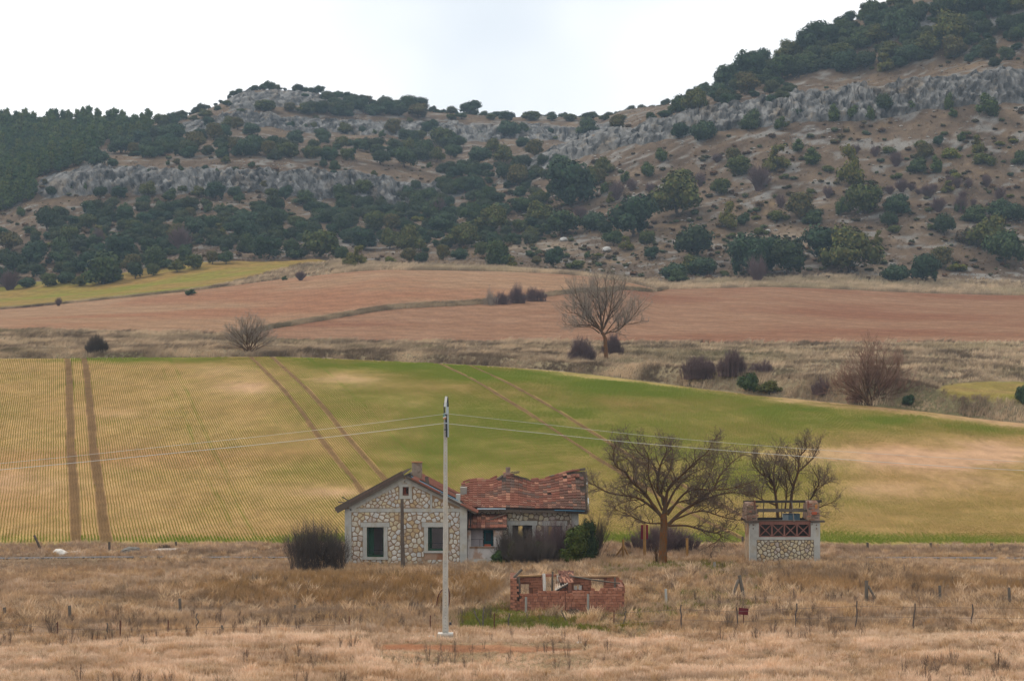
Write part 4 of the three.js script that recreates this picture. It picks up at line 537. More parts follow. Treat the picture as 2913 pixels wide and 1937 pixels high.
// ------------------------------------------------------------------ ruined mud-brick hut
{
  const k3 = 4.9125, rX = (c, d) => (1380 + c / k3 - CX) / F * d, rY = (c, d) => CAM + (CY - (1580 + c / k3)) * d / F, D = 91.4, zf = -D, Db = 94.2, X = c => rX(c, D), Y = c => rY(c, D), B = c => rX(c, Db), BY = c => rY(c, Db);
  const org = V(X(1150), 0.1, -92.8), ruin = thing('mud_brick_ruin', 'roofless ruined hut of red mud bricks beside the fence', 'ruin', org), y0 = Y(860);
  const topF = tab([[450, 640], [500, 630], [505, 560], [570, 545], [640, 535], [690, 558], [760, 520], [840, 515], [960, 500], [1110, 505], [1130, 540], [1340, 500], [1480, 510], [1500, 480], [1560, 520], [1620, 480], [1700, 462], [1780, 455], [1860, 450], [1925, 465]]);
  const outline = [[X(450), y0], [X(1925), y0]]; for (let c = 1925; c >= 450; c -= 18) outline.push([X(c), Y(topF(c)) - 0.02]);
  const fw = part(ruin, 'wall', wallShape(outline, [], zf - 0.32, zf - 0.012), M.adobeCore);
  const bricks = (parent, x0, x1, yb, topAt, z, proud, seed, budget, skip) => { const R = rng(seed), list = [], bh = 0.125, bw = 0.2, bg = [0, 1, 2].map(k => { const g = new THREE.BoxGeometry(bw - 0.016, bh - 0.016, 0.1), p = g.attributes.position, q = rng(seed + k); const off = Array.from({ length: 8 }, () => [(q() - 0.5) * 0.034, (q() - 0.5) * 0.028, (q() - 0.5) * 0.03]); for (let i = 0; i < p.count; i++) { const id = (p.getX(i) > 0 ? 1 : 0) + (p.getY(i) > 0 ? 2 : 0) + (p.getZ(i) > 0 ? 4 : 0), o = off[id]; p.setXYZ(i, p.getX(i) + o[0], p.getY(i) + o[1], p.getZ(i) + o[2]); } return boxUV(g, 0.9); });
    for (let r = 0; r < 30; r++) for (let x = x0 + (r % 2) * bw * 0.5; x < x1; x += bw * (0.9 + 0.2 * R())) { const y = yb + (r + 0.5) * bh; if (x + bw / 2 > x1 + 0.02 || y > topAt(x) + 0.03 || (skip && skip(x, y))) continue; list.push([x, y, R()]); }
    const rest = []; list.sort((a, b) => b[1] - a[1]).forEach(([x, y, q], i) => { const me = new THREE.Mesh(bg[Math.floor(q * 3)], brickMats[Math.floor(R() * 5)]); me.position.set(x + bw / 2, y + (R() - 0.5) * 0.012, z + proud * (0.6 + 0.6 * R()) - 0.05); me.rotation.set((R() - 0.5) * 0.05, (R() - 0.5) * 0.06, (R() - 0.5) * 0.05); if (i < budget) { me.position.sub(org); me.name = 'brick'; shadows(me); parent.add(me); } else { me.updateMatrix(); const g = me.geometry.clone().applyMatrix4(me.matrix); rest.push(g); } });
    if (rest.length) part(parent, 'bricks', merge(rest), brickMats[1]).userData.kind = 'stuff'; };
  const cOf = x => (x / D * F + CX - 1380) * k3;
  bricks(fw, X(452), X(1922), Y(835), x => Y(topF(cOf(x + 0.09))), zf, 0.02, 2201, 290);
  // left end wall, back wall with openings, right end
  const lw = part(ruin, 'wall', wallShape([[92.9 - D - 1.5, y0], [92.9 - D - 0.05 + 1.3 - 1.3, y0], [92.9 - D - 0.05, Y(700)], [92.9 - D - 0.3, Y(330)], [92.9 - D - 0.9, Y(300)], [92.9 - D - 1.5, BY(290)]].map(p => p), [], 0, 0.36).rotateY(Math.PI / 2).translate(X(352), 0, -92.9), M.adobeCore);
  part(ruin, 'corner_stub', box(X(352), X(440), y0, Y(330), zf - 0.5, zf - 0.04), M.adobeCore);
  bricks(lw, X(354), X(440), Y(810), () => Y(320), zf - 0.03, 0.02, 2202, 0);
  part(ruin, 'corner_stub', box(X(440), X(500), y0, Y(640), zf - 0.3, zf - 0.02), M.adobeCore);
  const bh = [[B(500), B(615), BY(560), BY(402)], [B(850), B(1000), BY(600), BY(300)], [B(1485), B(1660), BY(560), BY(325)], [B(1240), B(1332), BY(480), BY(405)]];
  const bOut = [[B(352), y0 - 0.1], [B(1945), y0 - 0.1]], topB = tab([[352, 290], [470, 300], [700, 292], [800, 268], [900, 262], [1000, 275], [1100, 300], [1200, 296], [1500, 296], [1850, 290], [1866, 330], [1900, 345], [1945, 400]]); for (let c = 1945; c >= 352; c -= 22) bOut.push([B(c), BY(topB(c))]);
  const bw = part(ruin, 'wall', wallShape(bOut, bh, -Db - 0.3, -Db - 0.012), M.adobeCore), cOb = x => (x / Db * F + CX - 1380) * k3;
  bricks(bw, B(356), B(1930), BY(560), x => BY(topB(cOb(x + 0.09))) - 0.08, -Db, 0.02, 2203, 0, (x, y) => bh.some(h => x + 0.19 > h[0] && x < h[1] && y > h[2] - 0.05 && y < h[3] + 0.05));
  part(ruin, 'wall_plate', beam(V(B(470), BY(292), -Db + 0.0), V(B(790), BY(278), -Db), 0.28, 0.07), M.freshWood).material = mat(0.42, 0.26, 0.13, T.wood); part(ruin, 'wall_plate', beam(V(B(1240), BY(300), -Db), V(B(1860), BY(290), -Db), 0.28, 0.07), mat(0.40, 0.25, 0.14, T.wood));
  part(ruin, 'wall', box(X(1880), X(1945), y0, Y(450), -Db + 0.05, zf - 0.33), M.adobeCore); part(ruin, 'partition_wall', box(X(1165), X(1215), y0, rY(350, 93), -Db, zf - 0.6), M.adobeCore);
  const post = (name, c, ca, cb, d, w, m, lean = 0) => part(ruin, name, new Tubes().cap([V(rX(c + lean, d), rY(cb, d) - 0.15, -d), V(rX(c, d), rY(ca, d), -d)], [w, w * 0.9], 6).geo(), m);
  post('roof_post', 822, 255, 525, 92.6, 0.075, M.slab, 14); post('roof_post', 945, 228, 500, 93.2, 0.05, M.greyWood, -12); post('roof_post', 458, 300, 640, 91.9, 0.10, M.wood, 25); post('roof_post', 1816, 310, 470, 93.0, 0.05, M.greyWood);
  part(ruin, 'broken_beam', beam(V(rX(400, 92), rY(310, 92), -92), V(rX(515, 92), rY(200, 92), -92.1), 0.13, 0.1), M.greyWood);
  part(ruin, 'fallen_pole', new Tubes().add([V(rX(1180, 93), rY(285, 93), -93), V(rX(1500, 92.5), rY(340, 92.5), -92.5), V(rX(1885, 91.7), rY(392, 91.7), -91.7)], [0.045, 0.04, 0.03], 6).geo(), M.greyWood);
  for (const [c, t] of [[1245, 430], [1310, 420]]) part(ruin, 'niche_post', box(B(c), B(c + 40), BY(480), BY(t), -Db - 0.1, -Db + 0.02), M.slab);
  // the last scrap of roof: corrugated sheets with clay tiles heaped on them
  const corr = (a, b, c, d) => { const P = [], I = [], n = 28, m = 1; for (const off of [0, -0.02]) for (let i = 0; i <= n; i++) for (let j = 0; j <= m; j++) { const s = i / n, t = j / m, p = a.clone().lerp(b, s).lerp(d.clone().lerp(c, s), t); P.push(p.x, p.y + 0.03 * Math.sin(s * 6.283 * 6) + off, p.z); } const w = m + 1, k0 = (n + 1) * w; for (let i = 0; i < n; i++) { const k = i * w; I.push(k, k + w, k + 1, k + 1, k + w, k + w + 1, k0 + k, k0 + k + 1, k0 + k + w, k0 + k + 1, k0 + k + w + 1, k0 + k + w, k, k0 + k, k + w, k + w, k0 + k, k0 + k + w, k + 1, k + w + 1, k0 + k + 1, k + w + 1, k0 + k + w + 1, k0 + k + 1); } const g = new THREE.BufferGeometry(); g.setAttribute('position', new THREE.Float32BufferAttribute(P, 3)); g.setIndex(I); return boxUV(g, 1); };
  const q = (c, y, d) => V(rX(c, d), rY(y, d), -d);
  part(ruin, 'corrugated_sheet', corr(q(975, 490, 92.0), q(1172, 385, 92.1), q(1165, 350, 92.9), q(975, 400, 92.8)), M.sheet); part(ruin, 'corrugated_sheet', corr(q(1010, 385, 92.9), q(1070, 365, 92.9), q(1075, 256, 94.1), q(1000, 262, 94.1)), M.sheet);
  part(ruin, 'rafter', beam(q(1000, 495, 91.9), q(1180, 395, 92.1), 0.08, 0.07), M.darkWood); part(ruin, 'rafter', beam(q(1200, 400, 92.2), q(1210, 290, 94.1), 0.08, 0.09), M.darkWood); part(ruin, 'rafter', beam(q(1055, 400, 92.2), q(1065, 285, 94.1), 0.08, 0.09), M.darkWood);
  { const R = rng(2230); for (let i = 0; i < 6; i++) for (let j = 0; j < 5; j++) { const t = i / 6, cx = mix(1078, 1205, j / 4) + (R() - 0.5) * 34, o = q(cx, mix(395, 262, t) , mix(92.3, 93.9, t)); o.y += 0.06; const m = frameAt(o, V(1, (R() - 0.5) * 0.25, 0), V(0, 0.30 + 0.1 * R(), -1)), me = shadows(new THREE.Mesh(TILE, tileMats[[4, 6, 3, 2, 2][Math.floor(R() * 5)]])); me.name = 'roof_tile'; m.multiply(new THREE.Matrix4().makeRotationY((R() - 0.5) * 0.9)); m.decompose(me.position, me.quaternion, me.scale); me.position.sub(org); ruin.add(me); } }
  // short concrete fence posts and a rusty bar against the front wall
  for (const [c, a, label] of [[572, 580, 'short concrete post against the left half of the ruin'], [1440, 540, 'short concrete post against the right half of the ruin']]) { const d = 90.9, g = onGround(1380 + c / k3, d); single('concrete_post', new Tubes().cap([V(g.x, g.y - 0.2, g.z), V(g.x, rY(a, d), g.z)], [0.062, 0.055], 4).geo(), M.greyBase, label, 'post', g); }
  { const d = 91.0, g = onGround(1380 + 1125 / k3, d); single('rusty_bar', new Tubes().cap([V(g.x, g.y - 0.1, g.z), V(g.x - 0.02, rY(490, d), g.z)], [0.028, 0.022], 6).geo(), M.rust, 'thin rusty bar upright against the middle of the ruin', 'bar', g); }
  console.log('ruin');
}

// ------------------------------------------------------------------ concrete power pole and its lines
{
  const D = 82, p = (px, py) => at(px, py, D), b = onGround(1267, D), org = b.clone(), pole = thing('power_pole', 'slim pale concrete power pole with metal head, in front of the house', 'pole', org), w0 = 17.6 * D / F / 2, w1 = 9.0 * D / F / 2, yt = p(1266, 1170).y, xm = b.x;
  const fl = (s) => { const g = new THREE.BufferGeometry(), tw = 0.035, P = [], I = []; for (const [y, w] of [[b.y - 0.4, w0], [yt, w1]]) { const xo = s * w, xi = s * (w - tw), dz = w * 1.1; P.push(xm + xo, y, b.z + dz, xm + xi, y, b.z + dz, xm + xi, y, b.z - dz, xm + xo, y, b.z - dz); } for (let i = 0; i < 4; i++) { const j = (i + 1) % 4; I.push(i, j, 4 + i, j, 4 + j, 4 + i); } I.push(4, 5, 6, 4, 6, 7); g.setAttribute('position', new THREE.Float32BufferAttribute(P, 3)); g.setIndex(I); return boxUV(g, 1.5); };
  part(pole, 'flange', fl(-1), M.paleConcrete); part(pole, 'flange', fl(1), M.paleConcrete);
  const web = []; for (let y = b.y - 0.4; y < yt - 0.1; y += 0.135) { const f = (y - b.y + 0.4) / (yt - b.y + 0.4), w = mix(w0, w1, f) - 0.034, dz = mix(w0, w1, f) * 0.8; web.push(box(xm - w, xm + w, y, y + 0.112, b.z - dz, b.z + dz), box(xm - w, xm - w * 0.28, y + 0.112, y + 0.135, b.z - dz, b.z + dz), box(xm + w * 0.28, xm + w, y + 0.112, y + 0.135, b.z - dz, b.z + dz)); }
  part(pole, 'web', merge(web), M.paleConcrete);
  const fx = 45 * D / F / 2; { const g = box(xm - fx, xm + fx, b.y - 0.15, b.y + 0.13, b.z - fx, b.z + fx * 0.9); part(pole, 'footing', g, M.greyBase); part(pole, 'footing_lit_top', box(xm - fx * 0.96, xm + fx * 0.96, b.y + 0.13, b.y + 0.19, b.z - fx * 0.9, b.z + fx * 0.8), M.slab); }  // pale top over grey front: light from above put into the footing colours
  const k = 8.25, q = (c, y) => p(1220 + c / k, 1110 + y / k);
  const bar = (n, c0, y0, c1, y1, w, d, m, dz = 0) => { const A = q(c0, y0), B = q(c1, y1); A.z += dz; B.z += dz; return part(pole, n, beam(A, B, d, w), m); };
  bar('head_plate', 408, 145, 378, 390, 0.055, 0.10, M.white, 0.05); bar('head_plate', 428, 150, 446, 390, 0.05, 0.08, M.darkIron, 0.02); bar('head_strut', 415, 290, 410, 580, 0.075, 0.05, M.zinc, 0.08); bar('side_arm', 445, 390, 452, 1100, 0.05, 0.06, M.zinc, 0.10); bar('channel', 405, 560, 418, 1100, 0.07, 0.07, M.darkIron, 0.12); bar('bracket', 356, 300, 362, 560, 0.03, 0.05, M.darkIron, 0.06); bar('strap', 358, 925, 440, 925, 0.04, 0.3, M.darkIron);  // head plates white left, dark right: lit and shaded sides painted in
  for (const [y, m] of [[560, M.insulator], [600, M.insulator], [640, M.white], [665, M.amber]]) { const c = q(354, y); part(pole, 'insulator', new THREE.CylinderGeometry(0.04, 0.045, 0.045, 10).translate(c.x, c.y, c.z + 0.08), m); } for (const [y, m] of [[620, M.white], [655, M.amber]]) { const c = q(388, y); part(pole, 'insulator', new THREE.CylinderGeometry(0.035, 0.04, 0.045, 10).translate(c.x, c.y, c.z + 0.2), m); }
  bar('clamp', 355, 770, 460, 772, 0.045, 0.05, M.zinc, 0.2); bar('clamp', 355, 548, 460, 550, 0.04, 0.05, M.zinc, 0.2);
  { const c = p(1281, 1773); part(pole, 'earth_box', box(c.x - 0.045, c.x + 0.05, c.y - 0.05, c.y + 0.05, b.z + 0.05, b.z + 0.16), M.darkIron); }
  const lines = [[[1263, 1178], [900, 1223], [450, 1272], [0, 1318], [-700, 1378], [-1800, 1420], 'upper power line running left from the pole', 0.007], [[1263, 1204], [900, 1247], [450, 1293], [0, 1336], [-700, 1394], [-1800, 1440], 'lower thicker power line running left from the pole', 0.011], [[1276, 1177], [1560, 1208], [1850, 1240], [2340, 1280], [2913, 1313], [4500, 1370], 'upper power line running right from the pole', 0.006], [[1276, 1205], [1560, 1234], [1850, 1263], [2380, 1305], [2913, 1338], [4500, 1390], 'lower thicker power line running right from the pole', 0.009]];
  for (const l of lines) { const r = l.pop(), label = l.pop(), pts = smoothPts(l.map(([x, y]) => { const v = p(x, y); v.z += 0.2; return v; }), 8); single('power_line', new Tubes().add(pts, pts.map(() => r), 5).geo(), M.wire, label, 'cable', pts[0].clone()); }
}

// ------------------------------------------------------------------ vegetation builders
const leafMat = (o = {}) => new THREE.MeshPhysicalMaterial({ specularIntensity: 0.25, color: 0xffffff, vertexColors: true, roughness: 0.85, side: THREE.DoubleSide, ...o });
const LEAF = leafMat();
function crown(seed, lobes, leaves, size, tone, core = 0.74) {     // leaf clumps spread over many overlapping lobes, around solid cores, coloured darker and added to block light
  const R = rng(seed), P = [], C = [], I = [];
  const push = (x, y, z, c) => { P.push(x, y, z); C.push(c[0], c[1], c[2]); return P.length / 3 - 1; };
  const ico = new THREE.IcosahedronGeometry(1, 1), ip = mergeVertices(ico.deleteAttribute('normal').deleteAttribute('uv')), pa = ip.attributes.position, ix = ip.index.array;
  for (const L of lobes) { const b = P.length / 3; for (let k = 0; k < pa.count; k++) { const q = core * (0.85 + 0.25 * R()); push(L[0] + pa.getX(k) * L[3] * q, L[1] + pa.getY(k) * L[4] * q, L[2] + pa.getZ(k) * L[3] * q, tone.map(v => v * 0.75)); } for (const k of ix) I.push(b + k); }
  let n = 0, tries = 0; const area = lobes.reduce((s, L) => s + L[3] * L[4], 0);
  const a = V(0, 0, 0), u = V(0, 0, 0), w = V(0, 0, 0);
  while (n < leaves && tries++ < leaves * 8) {
    let r = R() * area, L = lobes[0]; for (const q of lobes) { L = q; r -= q[3] * q[4]; if (r <= 0) break; }
    const z = R() * 2 - 1, t = R() * 6.2832, s = Math.sqrt(1 - z * z); a.set(s * Math.cos(t), z, s * Math.sin(t));
    const k = 0.80 + 0.50 * R() ** 1.6, x = L[0] + a.x * L[3] * k, y = L[1] + a.y * L[4] * k, zz = L[2] + a.z * L[3] * k;
    if (y < 0.02) continue;
    let inside = false; for (const q of lobes) if (q !== L && ((x - q[0]) / q[3]) ** 2 + ((y - q[1]) / q[4]) ** 2 + ((zz - q[2]) / q[3]) ** 2 < 0.62) { inside = true; break; }
    if (inside) continue;
    u.set(R() - 0.5, R() - 0.5, R() - 0.5).normalize(); w.crossVectors(a, u).normalize(); u.crossVectors(w, a).addScaledVector(a, (R() - 0.5) * 1.6).normalize();
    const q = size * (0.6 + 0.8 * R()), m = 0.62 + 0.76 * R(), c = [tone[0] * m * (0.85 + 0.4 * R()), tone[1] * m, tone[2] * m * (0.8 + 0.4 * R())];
    const i0 = push(x - u.x * q * 0.5, y - u.y * q * 0.5, zz - u.z * q * 0.5, c), i1 = push(x + w.x * q * 0.5 + a.x * q * 0.25, y + w.y * q * 0.5 + a.y * q * 0.25, zz + w.z * q * 0.5 + a.z * q * 0.25, c), i2 = push(x + u.x * q * 0.6, y + u.y * q * 0.6, zz + u.z * q * 0.6, c), i3 = push(x - w.x * q * 0.5 + a.x * q * 0.2, y - w.y * q * 0.5 + a.y * q * 0.2, zz - w.z * q * 0.5 + a.z * q * 0.2, c);
    I.push(i0, i1, i2, i0, i2, i3); n++;
  }
  const g = new THREE.BufferGeometry(); g.setAttribute('position', new THREE.Float32BufferAttribute(P, 3)); g.setAttribute('color', new THREE.Float32BufferAttribute(C, 3)); g.setIndex(I); g.computeVertexNormals(); return g;
}
function oakLobes(seed, low) {                                     // width about 1, base on y = 0
  const R = rng(seed), L = [], n = 9 + Math.floor(R() * 6), y0 = low ? 0.22 : 0.33;
  L.push([0, y0 + 0.1, 0, 0.30, 0.27]);
  for (let k = 0; k < n; k++) { const t = k / n * 6.2832 * 1.6 + R(), e = R(), rr = 0.36 * Math.sqrt(1 - e * 0.75) * (0.65 + 0.55 * R()); L.push([Math.cos(t) * rr, y0 - 0.1 + e * 0.42, Math.sin(t) * rr, 0.09 + 0.15 * R(), 0.08 + 0.12 * R()]); }
  return L;
}
function trunkGeo(seed, h, r, forks) { const R = rng(seed), t = new Tubes(), top = V((R() - 0.5) * h * 0.3, h * 0.6, (R() - 0.5) * h * 0.3); t.add([V(0, -h * 0.25, 0), V(0, h * 0.1, 0), top], [r * 1.3, r, r * 0.75], 6); for (let k = 0; k < forks; k++) { const a = k / forks * 6.28 + R(), q = V(Math.cos(a) * h * 0.5, h * (0.9 + 0.3 * R()), Math.sin(a) * h * 0.5); t.add([top, top.clone().lerp(q, 0.5).add(V(0, h * 0.06, 0)), q], [r * 0.6, r * 0.42, r * 0.25], 4); } return t.geo(); }
const OAKC = [[0.046, 0.070, 0.024], [0.070, 0.084, 0.022], [0.034, 0.058, 0.028], [0.086, 0.092, 0.024], [0.046, 0.074, 0.036], [0.036, 0.052, 0.022], [0.092, 0.082, 0.028], [0.052, 0.074, 0.026]];
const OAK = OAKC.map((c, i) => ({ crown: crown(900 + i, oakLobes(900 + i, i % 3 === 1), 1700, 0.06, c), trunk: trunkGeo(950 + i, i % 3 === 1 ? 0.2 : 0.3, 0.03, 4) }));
function bushLobes(seed, tall) { const R = rng(seed), L = [], n = 8 + Math.floor(R() * 5); for (let k = 0; k < n; k++) { const e = R(), t = R() * 6.28, rr = 0.32 * (1 - e * (tall ? 0.75 : 0.45)) * Math.sqrt(R() * 0.7 + 0.3); L.push([Math.cos(t) * rr, 0.1 + e * (tall ? 0.75 : 0.3), Math.sin(t) * rr, 0.12 + 0.1 * R(), 0.12 + 0.12 * R()]); } return L; }
const JUNC = [[0.105, 0.10, 0.018], [0.13, 0.13, 0.016], [0.060, 0.085, 0.020], [0.088, 0.10, 0.022]];
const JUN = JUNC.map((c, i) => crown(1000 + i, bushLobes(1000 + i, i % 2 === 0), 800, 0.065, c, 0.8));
const BROWNB = crown(1020, bushLobes(1020, false), 700, 0.06, [0.10, 0.075, 0.045], 0.8), YELLOWB = crown(1024, bushLobes(1024, false), 700, 0.07, [0.14, 0.15, 0.02], 0.8);
function pineLobes(seed) { const R = rng(seed), L = []; for (let k = 0; k < 13; k++) { const e = k / 12, rr = 0.42 * Math.sqrt(1 - e * 0.85) * (0.75 + 0.4 * R()), t = k * 2.4 + R(); L.push([Math.cos(t) * rr * 0.6, 0.3 + e * 1.15, Math.sin(t) * rr * 0.6, 0.09 + rr * 0.42, 0.14 + 0.05 * R()]); } return L; }
const PINEC = [[0.055, 0.088, 0.022], [0.066, 0.096, 0.022], [0.046, 0.080, 0.024], [0.078, 0.10, 0.022]];
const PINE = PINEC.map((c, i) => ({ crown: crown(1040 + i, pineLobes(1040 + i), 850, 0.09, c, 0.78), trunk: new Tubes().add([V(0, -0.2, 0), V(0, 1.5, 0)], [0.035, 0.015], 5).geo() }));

// bare twiggy shrub: stems fan out from the ground and fork into fine twigs; metres
function twigs(seed, w, h, n, r0, sub = 4, spread = 0.25, depth = 1) {
  const R = rng(seed), t = new Tubes();
  for (let k = 0; k < n; k++) {
    const a = R() * 6.2832, q = Math.sqrt(R()), bx = Math.cos(a) * q * w * spread * 0.5, bz = Math.sin(a) * q * w * spread * 0.5 * depth;
    const el = Math.sqrt(R()), ex = Math.cos(a) * w * 0.5 * (0.25 + 0.75 * q) * (0.8 + 0.3 * R()), ez = Math.sin(a) * w * 0.5 * depth * (0.25 + 0.75 * q) * (0.8 + 0.3 * R()), ey = h * Math.sqrt(Math.max(0.05, 1 - q * q * 0.8)) * (0.55 + 0.5 * el);
    const pts = []; for (let i = 0; i <= 4; i++) { const f = i / 4, c = Math.pow(f, 1.25); pts.push(V(mix(bx, ex, c) + (R() - 0.5) * w * 0.05 * f, ey * Math.pow(f, 0.85) - 0.05 * (i === 0), mix(bz, ez, c) + (R() - 0.5) * w * 0.05 * f)); }
    t.add(pts, [r0, r0 * 0.85, r0 * 0.68, r0 * 0.5, r0 * 0.3], 3);
    for (let s = 0; s < sub; s++) { const f = 0.3 + 0.65 * R(), i = Math.min(3, Math.floor(f * 4)), p = pts[i].clone().lerp(pts[i + 1], f * 4 - i), dir = pts[i + 1].clone().sub(pts[i]).normalize(), L = h * (0.12 + 0.22 * R()) * (1.15 - f * 0.5); dir.add(V((R() - 0.5) * 1.7, (R() - 0.25) * 1.2, (R() - 0.5) * 1.7)).normalize(); const m = p.clone().addScaledVector(dir, L * 0.5).add(V((R() - 0.5) * L * 0.15, L * 0.06, 0)), e = p.clone().addScaledVector(dir, L).add(V(0, L * 0.16, 0)); t.add([p, m, e], [r0 * 0.5, r0 * 0.4, r0 * 0.22], 3); }
  }
  return t.geo();
}
// winter tree: limbs given as point lists, then side branches and twigs grown along them
function growTree(limbs, seed, o) {
  const R = rng(seed), trunk = new Tubes(), br = new Tubes(), tw = new Tubes();
  const grow = (pts, r0, r1, lev) => {
    const n = pts.length, rad = pts.map((_, i) => mix(r0, r1, Math.pow(i / (n - 1), 0.8)));
    (lev === 0 ? trunk : lev <= 2 ? br : tw).add(pts, rad, lev === 0 ? 8 : lev === 1 ? 6 : lev === 2 ? 4 : 3);
    if (lev >= o.levels || lev === 0) return;
    let len = 0; for (let i = 1; i < n; i++) len += pts[i].distanceTo(pts[i - 1]);
    const cnt = Math.max(2, Math.round(len * o.per[lev] * (0.8 + 0.4 * R())));
    for (let k = 0; k < cnt; k++) {
      const f = (lev === 1 ? 0.22 : 0.12) + (1 - (lev === 1 ? 0.22 : 0.12)) * (k + R()) / cnt, x = f * (n - 1), i = Math.min(n - 2, Math.floor(x)), p = pts[i].clone().lerp(pts[i + 1], x - i), dir = pts[i + 1].clone().sub(pts[i]).normalize();
      const L = o.len[lev] * (0.5 + 0.8 * R()) * (1.1 - 0.5 * f), rr = Math.min(mix(r0, r1, Math.pow(f, 0.8)) * 0.6, o.rad[lev]);
      const side = V(R() - 0.5, R() - 0.5, R() - 0.5); side.addScaledVector(dir, -side.dot(dir)).normalize();
      const d = dir.clone().multiplyScalar(o.fwd).addScaledVector(side, 0.9).add(V(0, o.up, 0)).normalize(), q = [p]; let c = p.clone();
      const steps = lev === 1 ? 5 : lev === 2 ? 4 : 2;
      for (let s = 0; s < steps; s++) { d.add(V((R() - 0.5) * o.wig, (R() - 0.5) * o.wig + o.up * 0.25, (R() - 0.5) * o.wig)).normalize(); c = c.clone().addScaledVector(d, L / steps); q.push(c); }
      grow(q, rr, Math.max(o.tip, rr * 0.3), lev + 1);
    }
  };
  for (const l of limbs) grow(l.pts, l.r0, l.r1, l.lev);
  return { trunk: trunk.geo(), branches: br.geo(), twigs: tw.geo() };
}
function plantTree(name, label, origin, g, mats, group) { const t = thing(name, label, 'tree', origin, group); const tr = part(t, 'trunk', g.trunk, mats[0]); part(t, 'branches', g.branches, mats[1]); const tw = part(t, 'twigs', g.twigs, mats[2]); return t; }
function plant(name, label, category, geo, m, pos, sx, sy, sz, ry, group, partName) {    // a shrub as one mesh standing at its base
  const me = shadows(new THREE.Mesh(geo, m)); me.name = numbered(name); me.position.copy(pos); me.scale.set(sx, sy, sz); me.rotation.y = ry; me.userData = { label, category }; if (group) me.userData.group = group; scene.add(me); return me;
}

// ------------------------------------------------------------------ trees on the hills
const h1 = (x, y) => [x / 2.306, 200 + y / 2.306], hB = (x, y) => [1000 + x / 2.306, 200 + y / 2.306], hC = (x, y) => [1913 + x / 1.782, y / 1.782];
const oaksA = [[1815, 128, 70], [1950, 132, 100], [2085, 152, 110], [2215, 168, 90], [1485, 238, 80], [1425, 262, 60], [1340, 312, 110], [1270, 332, 70], [1050, 365, 110], [1130, 352, 80], [1200, 325, 60], [1740, 265, 160], [1580, 285, 80], [1900, 270, 110], [2000, 280, 120], [2090, 280, 90], [2280, 300, 90], [2200, 290, 80], [1770, 298, 35], [2075, 318, 40], [1905, 385, 50], [2000, 388, 45], [2055, 390, 50], [2260, 415, 80], [1555, 390, 90], [1645, 420, 100], [1365, 370, 70], [1500, 380, 80], [1400, 460, 120], [1130, 460, 150], [1935, 475, 100], [1270, 440, 50], [2110, 470, 100], [2240, 510, 90], [2290, 495, 60], [870, 555, 80], [790, 540, 150], [960, 510, 80], [1070, 535, 90], [1140, 530, 80], [1280, 530, 140], [1370, 550, 60], [1460, 520, 60], [1540, 540, 100], [1650, 560, 150], [1760, 570, 110], [1880, 570, 140], [2050, 580, 110], [2150, 570, 80], [2270, 590, 90], [620, 620, 140], [975, 680, 40], [1155, 620, 50], [1180, 660, 40], [1340, 668, 45], [1535, 670, 45], [1650, 640, 45], [1480, 610, 50], [2120, 640, 60], [2190, 650, 60], [2190, 695, 45], [735, 630, 60], [330, 825, 70], [655, 835, 90], [780, 840, 90], [290, 750, 40], [940, 890, 80], [970, 830, 100], [1120, 850, 90], [1195, 800, 60], [1300, 830, 80], [1410, 850, 120], [1540, 830, 80], [1570, 870, 70], [1780, 830, 80], [1870, 850, 90], [2000, 880, 120], [2230, 850, 110], [1835, 915, 70], [1730, 780, 60], [305, 1050, 150], [580, 1035, 120], [690, 1020, 130], [1245, 980, 80], [1080, 940, 50], [880, 1060, 110], [1610, 1030, 160], [1770, 1080, 180], [1930, 1030, 90], [680, 1402, 230], [515, 1416, 70], [310, 1418, 110], [175, 1424, 90], [430, 1394, 100], [860, 1340, 130], [885, 1366, 110], [1005, 1345, 90], [1010, 1300, 160], [1160, 1322, 90], [1270, 1302, 110], [1390, 1272, 90], [1480, 1270, 100], [1620, 1200, 140], [1760, 1240, 180], [1920, 1235, 160], [2100, 1225, 220], [2240, 1240, 100], [780, 1260, 170], [560, 1330, 150], [90, 1330, 150], [220, 1290, 160], [400, 1250, 150], [1600, 1130, 150], [30, 1420, 120], [2150, 1000, 110], [2250, 1080, 150], [2060, 1100, 120], [1270, 1080, 130], [1150, 1130, 120], [60, 1190, 150], [450, 1130, 120]];
